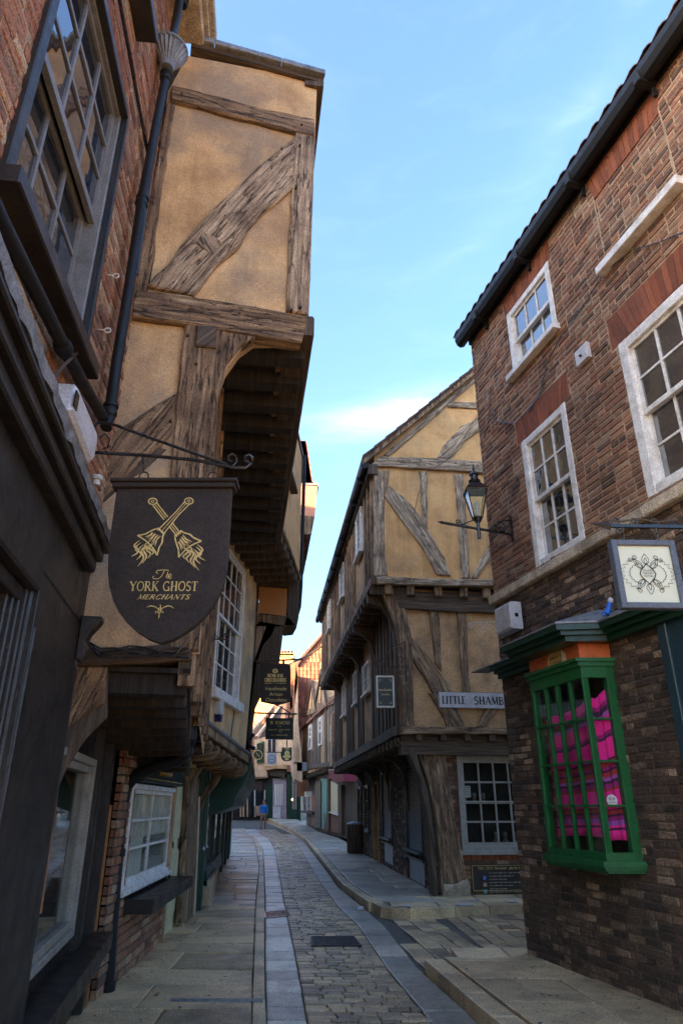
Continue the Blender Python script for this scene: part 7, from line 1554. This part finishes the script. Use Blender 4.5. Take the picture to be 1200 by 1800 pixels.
wo_ = cb(cc([(300, 115), (392, 120), (392, 262), (300, 265)]), 'curtain', 'window', .95, .5)
cb(cc([(305, 122), (340, 122), (340, 258), (305, 258)]), 'glass', 'pane', .97, .9, wo_); cb(cc([(350, 122), (386, 122), (386, 258), (350, 258)]), 'glass', 'pane', .97, .9, wo_)
gw = cb(cc([(188, 165), (262, 135), (262, 360), (188, 372)]), 'green', 'window', .6, .3)
for k in range(3):
    for j in range(2): x0 = 193+j*36; y0 = 165+k*65; cb(cc([(x0, y0), (x0+28, y0-5), (x0+28, y0+52), (x0, y0+55)]), 'glass', 'pane', .62, .5, gw)
cb(cc([(60, 520), (280, 510), (280, 530), (60, 540)]), 'timber_brown', 'bressummer', .6, 0)
# arched door opening and doors
cb(cc([(280, 620), (352, 600), (352, 950), (300, 950)]), 'green_dark', 'green_shop_side', .3, 0)
pu = cb(cc([(358, 530), (500, 520), (500, 960), (355, 945)]), 'purple', 'mauve_shopfront', .35, 0)
cb(cc([(375, 590), (465, 590), (460, 815), (378, 815)]), 'curtain', 'pane', .38, .2, pu)
for x in (400, 425, 447): cb(cc([(x-3, 590), (x+3, 590), (x+3, 815), (x-3, 815)]), 'purple', 'glazing_bar', .41, .36, pu)
cb(cc([(360, 825), (440, 830), (438, 955), (358, 945)]), 'plastic', 'panel', .42, .3, pu)
gn = cb(cc([(505, 470), (650, 560), (650, 1000), (600, 1000), (510, 960)]), 'green_dark', 'green_shopfront', .5, 0)
cb(cc([(545, 530), (620, 560), (620, 860), (550, 860)]), 'glass', 'pane', .53, .4, gn)
for x in (565, 583, 602): cb(cc([(x-2, 530), (x+2, 530), (x+2, 860), (x-2, 860)]), 'curtain', 'glazing_bar', .56, .5, gn)
cb(cc([(500, 870), (600, 875), (600, 950), (500, 950)]), 'green_dark', 'stall_board', .9, .4)
bw_ = cb(cc([(80, 670), (145, 670), (145, 930), (80, 930)]), 'glass', 'shop_window', .15, 0); cb(cc([(160, 560), (250, 560), (250, 820), (160, 820)]), 'glass', 'shop_window', .15, 0)
for x in (0, 30, 72, 150, 255): cb(cc([(x+10, 650), (x+22, 650), (x+22, 935), (x+10, 935)]), 'plaster_pink' if x < 100 else 'curtain', 'pilaster', .2, 0)
cb(cc([(160, 820), (240, 820), (240, 925), (160, 925)]), 'brick_red', 'plinth', .2, 0)
mb = MB(); lp_ = P6.uv(*cc([(558, 757)])[0], .7); mb.lathe(P6.P(lp_[0], lp_[1], .6), [(.03, 0), (.05, .04), (.03, .08)], 8); em = flat('warm lit bulb', (1, .75, .4)); em.node_tree.nodes['Principled BSDF'].inputs['Emission Color'].default_value = (1, .65, .3, 1); em.node_tree.nodes['Principled BSDF'].inputs['Emission Strength'].default_value = 3; mb.build('lit_bulb', em, CB)
# roofs over it: long slopes, warm end wall, chimney
P7 = Pl(-8, 62, (1, 0), 1)
if P7.n.y > 0: P7.n = -P7.n
def p7(px, m, nm, d=.2, y=62, parent=None): return ex(Pl(0, y, (1, 0), 1), px, y, y+d, nm, m, parent or CB, 0)
def slope_(px, y0, dy, m, nm):
    """a tilted roof: upper points lie further back"""
    ys_ = [p[1] for p in px]; lo_, hi_ = max(ys_), min(ys_); V = []
    for x, y in px:
        r_ = ray(x, y); dd_ = y0+dy*(lo_-y)/max(1, lo_-hi_); V.append(Vector((r_.x*dd_/r_.y, dd_, EYE+r_.z*dd_/r_.y)))
    mb = MB(); n = len(V); mb.add(V+[v+Vector((0, .3, -.2)) for v in V], [tuple(range(n)), tuple(range(2*n-1, n-1, -1))]+[(i, (i+1) % n, n+(i+1) % n, n+i) for i in range(n)]); return mb.build(nm, m, CB)
slope_(cd([(60, 1110), (330, 800), (500, 770), (520, 900), (520, 1180), (100, 1250)]), 60, 4, 'tile_brown', 'roof')
slope_(cd([(70, 1080), (330, 795), (345, 795), (100, 1085)]), 59.8, 4, 'plaster_pink', 'verge'); slope_(cd([(120, 1160), (410, 800), (425, 800), (150, 1160)]), 59.6, 4, 'plaster_pink', 'verge')
ow = thing('yellow_gable_house', 'tall end wall lit yellow by the evening sun above the buff house', 'house', (-9, 68, .8))
P8 = Pl(0, 68, (1, 0), 1)
if P8.n.y > 0: P8.n = -P8.n
ex(P8, cd([(40, 640), (80, 640), (185, 585), (260, 600), (520, 700), (520, 1300), (40, 1300)]), 68, 76, 'wall', 'plaster_b', ow)
ch = thing('chimney', 'square chimney stack with four pots glowing yellow behind the chocolate shop sign', 'chimney', (-5.6, 70, 10))
P9 = Pl(0, 70, (1, 0), 1)
if P9.n.y > 0: P9.n = -P9.n
ex(P9, cd([(402, 195), (575, 195), (570, 560), (402, 560)]), 70, 71.2, 'stack', 'plaster_b', ch, 0); ex(P9, cd([(398, 190), (580, 190), (580, 215), (398, 215)]), 69.9, 71.3, 'cap', 'plaster_b', ch, 0)
for x in (428, 462, 500, 540):
    a, b = P9.uv(*cd([(x, 192)])[0]); mb = MB(); mb.lathe(P9.P(a, b-.05, -.5), [(.16, 0), (.15, .3), (.19, .34), (.19, .42)], 10); mb.build('chimney_pot', 'tile', ch)

# ============================================================ HANGING SIGNS
def board(name, label, y, px, m, th=.03, skew=0.):
    pl = Pl(0, y, (1, skew), 1)
    if pl.n.y > 0: pl.n = -pl.n
    q = pl.q(px); o = thing(name, label, 'sign', pl.P(sum(p[0] for p in q)/len(q), min(p[1] for p in q), 0)); mb = MB(); mb.prism(pl, q, -th/2, th/2, .003); mb.build('board', m, o); return pl, q, o
# shield sign of the ghost shop
def arc_(x0, y0, x1, y1, bulge, n=8):
    out = []; dx, dy = x1-x0, y1-y0
    for i in range(1, n): t = i/n; k = bulge*4*t*(1-t); out.append((x0+dx*t-dy*k, y0+dy*t+dx*k))
    return out
c8 = lambda pts: [(150+x/4, 820+y/4) for x, y in pts]
left = [(232, 165), (215, 280), (195, 420), (180, 540), (170, 660), (168, 760), (178, 850), (205, 950), (245, 1030), (300, 1105), (370, 1170), (450, 1220), (535, 1250)]
right = [(620, 1225), (690, 1185), (760, 1135), (830, 1075), (890, 1000), (940, 915), (975, 830), (995, 740), (1005, 640), (1012, 520), (1020, 380), (1028, 250), (1035, 165)]
GS, gq, gso = board('hanging_sign', 'large charcoal shield sign with crossed gold bells and gold lettering, nearest sign on the left', 3.4, c8(left+right), 'sign_black', .045)
mb = MB(); q = GS.q(c8([(197, 112), (1075, 112), (1083, 135), (1040, 165), (232, 165)])); tz0, tz1 = q[3][1], q[0][1]; mb.box(GS, q[0][0], q[1][0], (tz0+tz1)/2+.006, tz1+.004, -.06, .06, ch=.006); mb.box(GS, q[0][0]+.012, q[1][0]-.012, tz0-.0, (tz0+tz1)/2+.005, -.045, .045, ch=.004); mb.build('top_moulding', 'sign_black', gso)
gm = MB(); W_ = .0236
def gl(pts, wd, tp=False):
    global W_
    W_ += .00004; ribbon(gm, GS, GS.q(c8(pts)), wd, W_, tp)
def curve(P_, n=14):
    out = []; m_ = len(P_)
    for i in range(m_-1):
        p0, p1, p2, p3 = [Vector(P_[max(0, min(m_-1, k))]) for k in (i-1, i, i+1, i+2)]
        for j in range(n//2): t = j/(n//2); out.append(tuple(.5*((2*p1)+(p2-p0)*t+(2*p0-5*p1+4*p2-p3)*t*t+(3*p1-p0-3*p2+p3)*t**3)))
    out.append(tuple(P_[-1])); return out
u_ = .75e-3                                                      # metres per crop unit at that distance
for sgn, (kx, ky), (bx, by) in ((1, (735, 255), (440, 570)), (-1, (483, 258), (725, 570))):
    d_ = Vector((bx-kx, by-ky)).normalized(); n_ = Vector((-d_.y, d_.x)); 
    def at(t, s): return tuple(Vector((kx, ky))+d_*t+n_*s)
    Lh = 300 if sgn == 1 else 300
    if sgn == 1: gl([at(20, -18), at(120, -14), at(Lh, -30)], .0065); gl([at(20, 18), at(120, 14), at(Lh, 18)], .0065); gl([at(30, 2), at(Lh-10, -6)], .004)
    else:
        for a0, a1 in ((20, 150), (205, Lh)): gl([at(a0, -16), at(a1, -16)], .0065); gl([at(a0, 16), at(a1, 16)], .0065); gl([at(a0, 0), at(a1, 0)], .004)
    gl([tuple(Vector((kx, ky))+Vector((30*cos(t), 22*sin(t)))) for t in [i*pi/6 for i in range(13)]], .007); gl([tuple(Vector((kx, ky))+Vector((10*cos(t), 8*sin(t)))) for t in [i*pi/6 for i in range(13)]], .004)
    gl(curve([at(Lh-20, -28), at(Lh+10, -40), at(Lh+40, -62), at(Lh+75, -70), at(Lh+110, -88), at(Lh+128, -98)]), .008); gl(curve([at(Lh-20, 20), at(Lh+10, 40), at(Lh+40, 52), at(Lh+75, 64), at(Lh+110, 88), at(Lh+120, 98)]), .008)
    gl(curve([at(Lh+128, -98), at(Lh+112, -40), at(Lh+108, 20), at(Lh+120, 98)]), .008); gl([at(Lh-15, -34), at(Lh-12, 30)], .01)
    for k in range(7): gl(curve([at(Lh+10+k*4, -25+k*11), at(Lh+50, -22+k*9+6*(k % 2)), at(Lh+95, -45+k*16)]), .0055 if k % 2 else .008, True)
    cx_, cy_ = at(Lh+150, 0)
    for k, (ox, oy, ex_, ey_) in enumerate(((-45, -10, -95, 60), (-25, 5, -60, 85), (-5, 10, -50, 130), (10, 5, -20, 110), (30, 0, 20, 75), (50, -10, 45, 50), (-55, -25, -70, 20), (20, -25, 45, 20))):
        s_ = sgn; gl(curve([(cx_+s_*(ox+20), cy_-30+oy), (cx_+s_*(ox-18), cy_+oy+8), (cx_+s_*(ox*.6+ex_*.4+14), cy_+ey_*.55), (cx_+s_*ex_, cy_+ey_)]), .010, True)
def tpx(s, cx_, by, top_, wpx, **kw):
    a, b = GS.uv(*c8([(cx_, by)])[0]); _, b2_ = GS.uv(*c8([(cx_, top_)])[0]); a0, _ = GS.uv(*c8([(cx_-wpx/2, by)])[0]); a1, _ = GS.uv(*c8([(cx_+wpx/2, by)])[0]); serif_text(gm, GS, s, a, b, b2_-b, .0245, width=a1-a0, **kw)
tpx('YORK GHOST', 557, 885, 818, 480); tpx('MERCHANTS', 552, 943, 910, 365, slant=.35, weight=1.3)
for pts in ([(515, 742), (560, 738), (598, 742)], [(565, 742), (545, 780), (520, 800), (485, 795), (490, 780)], [(515, 742), (508, 755), (520, 762)], [(590, 752), (575, 795)], [(578, 780), (590, 770), (594, 778), (586, 798)], [(595, 786), (612, 778), (608, 766), (598, 772), (594, 786), (602, 798), (618, 790)]): gl(curve(pts), .0038)
for pts in ([(440, 1000), (470, 990), (505, 998), (528, 1018)], [(635, 1008), (600, 990), (565, 998), (540, 1018)], [(535, 978), (540, 1000), (535, 1022)], [(500, 1030), (515, 1028), (530, 1040), (545, 1028), (560, 1030)], [(530, 1040), (528, 1060), (525, 1078)], [(502, 1030), (508, 1042)], [(558, 1030), (552, 1042)]): gl(curve(pts), .0055, True)
gl([tuple(Vector((534, 1014))+Vector((10*cos(t), 10*sin(t)))) for t in [i*pi/4 for i in range(9)]], .006)
gm.build('gold_lettering', 'gold', gso)
# its iron bracket
gb = thing('sign_bracket', 'black wrought iron bracket with curled tip carrying the shield sign', 'bracket', GS.P(GS.uv(165, 795)[0], 2.9, 0))
mb = MB(); T2 = lambda pts, r=.009: mb.tube([GS.P(*GS.uv(x, y), 0) for x, y in pts], r, 6)
T2([(160, 795), (250, 800), (340, 808), (410, 822), (432, 823), (442, 815), (444, 805), (438, 800), (431, 803), (431, 811), (437, 812)], .010); T2([(166, 750), (172, 743), (190, 744), (205, 748), (260, 768), (330, 793), (400, 817)], .009); T2([(410, 819), (416, 812), (415, 802), (408, 798), (401, 802), (402, 810), (408, 811)], .006); T2([(175, 770), (185, 762), (193, 772), (190, 786), (180, 790)], .006)
T2([(250, 800), (252, 815)], .006); T2([(375, 815), (374, 828)], .006); mb.build('arm', 'black_iron', gb)
for cx_ in (253, 374):
    mb = MB(); c_ = GS.uv(cx_, 838); mb.tube([GS.P(c_[0]+.026*cos(t), c_[1]+.03*sin(t), 0) for t in [i*pi/8 for i in range(17)]], .005, 6); c2 = GS.uv(cx_, 822); mb.tube([GS.P(c2[0], c2[1]+.02*sin(t), .012*cos(t)) for t in [i*pi/6 for i in range(13)]], .004, 5); mb.build('ring', 'rust_iron', gb)
# chocolate shop sign
c4 = lambda pts: [(320+x/5, 1100+y/5) for x, y in pts]
CS, q, co = board('hanging_sign', 'tall black chocolate shop sign with gold lettering over the far end of the street', 11.0, c4([(690, 338), (952, 345), (958, 662), (900, 682), (845, 695), (790, 690), (735, 678), (692, 668)]), 'sign_black', .06)
gm2 = MB()
def tx(pl, mb_, s, cx_, by, top_, wpx, conv, w_=.032, sans=False, **kw):
    a, b = pl.uv(*conv([(cx_, by)])[0]); _, b2_ = pl.uv(*conv([(cx_, top_)])[0]); a0, _ = pl.uv(*conv([(cx_-wpx/2, by)])[0]); a1, _ = pl.uv(*conv([(cx_+wpx/2, by)])[0])
    if sans: sans_text(mb_, pl, s, a, b, b2_-b, w_, width=a1-a0)
    else: serif_text(mb_, pl, s, a, b, b2_-b, w_, width=a1-a0, **kw)
tx(CS, gm2, 'MONK BAR', 820, 455, 425, 140, c4, serifs=False, weight=1.7); tx(CS, gm2, 'CHOCOLATIERS', 822, 495, 462, 190, c4, serifs=False, weight=1.8); tx(CS, gm2, 'OF YORK' if False else 'YORK', 822, 512, 502, 60, c4, serifs=False)
tx(CS, gm2, 'Handmade', 827, 570, 538, 185, c4, sans=True); tx(CS, gm2, 'Artisan', 827, 617, 588, 115, c4, sans=True); tx(CS, gm2, 'Chocolates', 828, 668, 635, 185, c4, sans=True)
for x0, x1 in ((728, 785), (855, 915)): ribbon(gm2, CS, CS.q(c4([(x0, 509), (x1, 507)])), .008, .031)
a_, b_ = CS.uv(*c4([(820, 400)])[0]); gm2.add([CS.P(a_+.046*cos(t), b_+.036*sin(t), .031) for t in [i*pi/10 for i in range(20)]], [tuple(range(20))]); gm2.build('gold_lettering', 'gold', co)
mb = MB(); serif_text(mb, CS, 'MB', a_, b_-.014, .03, .033, serifs=False); mb.build('monogram', 'sign_black', co)
mb = MB(); mb.tube([CS.P(*CS.uv(*c4([p])[0]), 0) for p in ((640, 312), (850, 303), (1055, 295))], .014, 6); mb.tube([CS.P(*CS.uv(*c4([p])[0]), 0) for p in ((892, 303), (892, 342))], .02, 5); mb.tube([CS.P(*CS.uv(*c4([p])[0]), 0) for p in ((660, 325), (950, 345))], .018, 5)
mb.tube([CS.P(*CS.uv(*c4([p])[0]), 0) for p in ((620, 590), (720, 650), (860, 710), (960, 775))], .01, 5); mb.tube([CS.P(*CS.uv(*c4([p])[0]), 0) for p in ((680, 235), (850, 268), (990, 290))], .006, 5); mb.build('bracket', 'rust_iron', co)
# silversmith's sign
HS, q, ho = board('hanging_sign', 'dark green black W. HAMOND sign hanging below the chocolate sign', 14.0, c4([(740, 810), (978, 815), (975, 1002), (732, 998)]), 'sign_green', .06)
gm3 = MB(); tx(HS, gm3, 'W. HAMOND', 862, 868, 838, 175, c4, weight=1.2); tx(HS, gm3, 'YORK', 858, 890, 880, 38, c4, serifs=False)
for (x, y, w_) in ((855, 915, 190), (860, 932, 40), (858, 962, 140)):
    k = int(w_/8)
    for i in range(k): 
        if random.random() < .85: ribbon(gm3, HS, HS.q(c4([(x-w_/2+i*w_/k, y), (x-w_/2+(i+.65)*w_/k, y)])), .02, .0312)
gm3.build('gold_lettering', 'gold', ho)
mb = MB(); mb.tube([HS.P(*HS.uv(*c4([p])[0]), 0) for p in ((600, 765), (800, 770), (1010, 776))], .018, 6)
for x in (770, 940): mb.tube([HS.P(*HS.uv(*c4([p])[0]), 0) for p in ((x, 772), (x, 812))], .012, 5)
mb.build('bracket', 'black_iron', ho)
# far signs
NS, q, no = board('round_sign', 'round dark green and gold sign with the letter N in the distance', 36, cc([(200+52*cos(t*pi/12), 282+52*sin(t*pi/12)) for t in range(24)]), 'sign_green', .1)
mb = MB(); ribbon(mb, NS, NS.q(cc([(200+48*cos(t*pi/12), 282+48*sin(t*pi/12)) for t in range(25)])), .06, .055); tx(NS, mb, 'N', 200, 308, 258, 55, cc, .056, weight=1.2); mb.build('gold_rim_and_letter', 'gold', no)
mb = MB(); mb.tube([NS.P(*NS.uv(*cc([p])[0]), 0) for p in ((90, 225), (200, 225), (250, 228))], .03, 5); mb.build('bracket', 'black_iron', no)
WSn, q, wso = board('square_sign', 'white square sign with a pale grey circle below the oriel in the distance', 40, cc([(298, 265), (395, 265), (397, 382), (299, 385)]), 'plastic', .1)
mb = MB(); ribbon(mb, WSn, WSn.q(cc([(347+38*cos(t*pi/12), 325+42*sin(t*pi/12)) for t in range(25)])), .05, .055); ribbon(mb, WSn, WSn.q(cc([(322, 328), (372, 328)])), .05, .055); ribbon(mb, WSn, WSn.q(cc([(340, 308), (347, 298), (354, 308)])), .05, .055); mb.build('grey_print', 'panel', wso)
mb = MB(); mb.tube([WSn.P(*WSn.uv(*cc([p])[0]), 0) for p in ((290, 255), (400, 255), (560, 250))], .03, 5); mb.build('bracket', 'black_iron', wso)
YS, q, yo = board('shield_sign', 'green shield sign with small gold emblem in the distance', 38, cc([(455, 202), (505, 208), (556, 202), (556, 330), (530, 345), (505, 350), (470, 345), (450, 325), (442, 290), (440, 262), (452, 240)]), 'teal' if False else 'green_dark', .1)
mb = MB(); tx(YS, mb, 'YORK', 505, 228, 212, 60, cc, .056, serifs=False, weight=1.3); tx(YS, mb, 'GLASS', 505, 312, 292, 80, cc, .056, serifs=False, weight=1.3) if False else None
ribbon(mb, YS, YS.q(cc([(508+16*cos(t*pi/6), 268+20*sin(t*pi/6)) for t in range(13)])), .12, .056); ribbon(mb, YS, YS.q(cc([(465, 303), (490, 300), (515, 303), (545, 298)])), .12, .056); ribbon(mb, YS, YS.q(cc([(485, 328), (525, 328)])), .1, .056); mb.build('gold_emblem', 'gold', yo)
mb = MB(); mb.tube([YS.P(*YS.uv(*cc([p])[0]), 0) for p in ((505, 120), (505, 205))], .03, 5); mb.build('bracket', 'rust_iron', yo)

# ============================================================ THE WALKING MAN
pf = gnd(462, 1457, 0.); pf = Vector((pf.x*.9, pf.y*.9, 0)) if False else None
yy = 46.0; r_ = ray(462, 1457); px_ = r_.x/r_.y*yy; zz = zg(yy); man = thing('person', 'person in a bright blue jacket and khaki shorts walking towards us down the street', 'person', (px_, yy, zz)); Hh = 1.66
def skinned(name, m, verts, edges, radii, parent, root=0, sub=2):
    me = bpy.data.meshes.new(name); me.from_pydata([Vector(v) for v in verts], edges, []); me.materials.append(M[m]); o = bpy.data.objects.new(name, me); C.objects.link(o); o.parent = parent
    sk = o.modifiers.new('skin', 'SKIN'); 
    if not me.skin_vertices: 
        bpy.context.view_layer.objects.active = o
    lay_ = me.skin_vertices[0].data if me.skin_vertices else None
    if lay_:
        for i, r in enumerate(radii): lay_[i].radius = r if isinstance(r, tuple) else (r, r)
        lay_[root].use_root = True
    sb = o.modifiers.new('smooth', 'SUBSURF'); sb.levels = sub; sb.render_levels = sub; return o
h = Hh/1.75
Vb = [(0, 0, .92), (0, 0, 1.1), (0, .0, 1.3), (0, 0, 1.42), (0, 0, 1.5), (0, -.01, 1.58), (0, -.02, 1.68),
      (-.1, 0, .88), (-.12, -.1, .5), (-.12, -.02, .09), (-.12, -.15, .04), (.1, 0, .88), (.12, .06, .5), (.13, .2, .14), (.13, .1, .05),
      (-.19, 0, 1.4), (-.25, .05, 1.14), (-.24, -.06, .9), (-.24, -.1, .8), (.19, 0, 1.4), (.25, -.03, 1.14), (.25, -.12, .92), (.24, -.18, .83)]
Vb = [(x*h, y*h, z*h) for x, y, z in Vb]
Eb = [(0, 1), (1, 2), (2, 3), (3, 4), (4, 5), (5, 6), (0, 7), (7, 8), (8, 9), (9, 10), (0, 11), (11, 12), (12, 13), (13, 14), (3, 15), (15, 16), (16, 17), (17, 18), (3, 19), (19, 20), (20, 21), (21, 22)]
Rb = [(.13, .1), (.12, .09), (.15, .1), (.1, .08), .05, (.075, .09), (.07, .08), .085, .06, .04, .04, .085, .06, .04, .04, .06, .045, .033, .035, .06, .045, .033, .035]
Rb = [tuple(x*h for x in r) if isinstance(r, tuple) else r*h for r in Rb]
skinned('body', 'skin', Vb, Eb, Rb, man)
skinned('jacket', 'cloth_blue', [Vb[i] for i in (0, 1, 2, 3, 15, 16, 17, 19, 20, 21)], [(0, 1), (1, 2), (2, 3), (3, 4), (4, 5), (5, 6), (3, 7), (7, 8), (8, 9)], [(.18*h, .13*h), (.17*h, .12*h), (.19*h, .13*h), (.13*h, .1*h), .08*h, .062*h, .05*h, .08*h, .062*h, .05*h], man)
kn = lambda a, b, t: tuple(Vector(Vb[a]).lerp(Vector(Vb[b]), t))
skinned('shorts', 'cloth_khaki', [Vb[0], Vb[7], kn(7, 8, .75), Vb[11], kn(11, 12, .75)], [(0, 1), (1, 2), (0, 3), (3, 4)], [(.15*h, .11*h), .11*h, .095*h, .11*h, .095*h], man)
mb = MB(); c_ = man.location+Vector((0, .015, 1.7*h)); mb.lathe(c_, [(.07*h, -.06*h), (.085*h, 0), (.075*h, .05*h), (.03*h, .085*h)], 12); mb.build('hair', 'hair', man, smooth=True)
mb = MB(); hc = man.location+Vector((0, -.1*h, 1.63*h)); mb.lathe(hc+Vector((0, .0, -.005)), [(.008, -.02), (.014, 0), (.006, .02)], 6)
for s_ in (-1, 1): mb.lathe(hc+Vector((s_*.03, .005, .03)), [(.004, -.006), (.008, 0), (.004, .006)], 6); mb.lathe(hc+Vector((s_*.078, .09, .01)), [(.008, -.025), (.014, 0), (.008, .025)], 6)
mb.build('face_features', 'skin', man)
for (a, b, i) in ((9, 10, 0), (13, 14, 1)):
    p = Vector(Vb[a])+man.location; q_ = Vector(Vb[b])+man.location; mb = MB(); mb.tube([p+Vector((0, .04, -.02)), (p+q_)/2+Vector((0, 0, -.01)), q_+Vector((0, -.03, 0))], .05*h, 8, .8); mb.build('shoe', 'sign_black', man, smooth=True)

# small things that age the place: chewing gum marks on the slabs, pegs in the big side wall
mb = MB(); rg = random.Random(3)
for k in range(150):
    y = rg.uniform(4.5, 16); x = rg.uniform(lerp(T_pavL, y)+.1, lerp(T_kerL, y)-.05); r = rg.uniform(.008, .02)
    V = [Vector((x+r*cos(t*pi/3)*rg.uniform(.7, 1.2), y+r*sin(t*pi/3)*rg.uniform(.7, 1.2), .0615)) for t in range(6)]; mb.add(V, [tuple(range(6))])
mb.build('gum_marks', 'joint', pav, kind='stuff')
mb = MB()
for k in range(90):
    y = rg.uniform(4.6, 7.6); x = rg.uniform(lerp(T_k0, y)+.1, 2.6); r = rg.uniform(.008, .02)
    V = [Vector((x+r*cos(t*pi/3)*rg.uniform(.7, 1.2), y+r*sin(t*pi/3)*rg.uniform(.7, 1.2), .1325)) for t in range(6)]; mb.add(V, [tuple(range(6))])
mb.build('gum_marks', 'joint', pv3, kind='stuff')
for px in ((320, 166), (530, 220), (527, 256), (520, 330), (528, 540), (512, 545), (262, 522), (300, 530), (335, 540), (420, 552), (480, 566), (330, 590), (440, 600), (345, 640), (300, 740), (495, 262)):
    a, b = SW.uv(px[0], px[1], .05); mb = MB(); mb.lathe(SW.P(a, b, .03), [(.011, 0), (.011, .035), (.006, .038)], 7, SW.n); mb.build('peg', 'timber_dark', big)
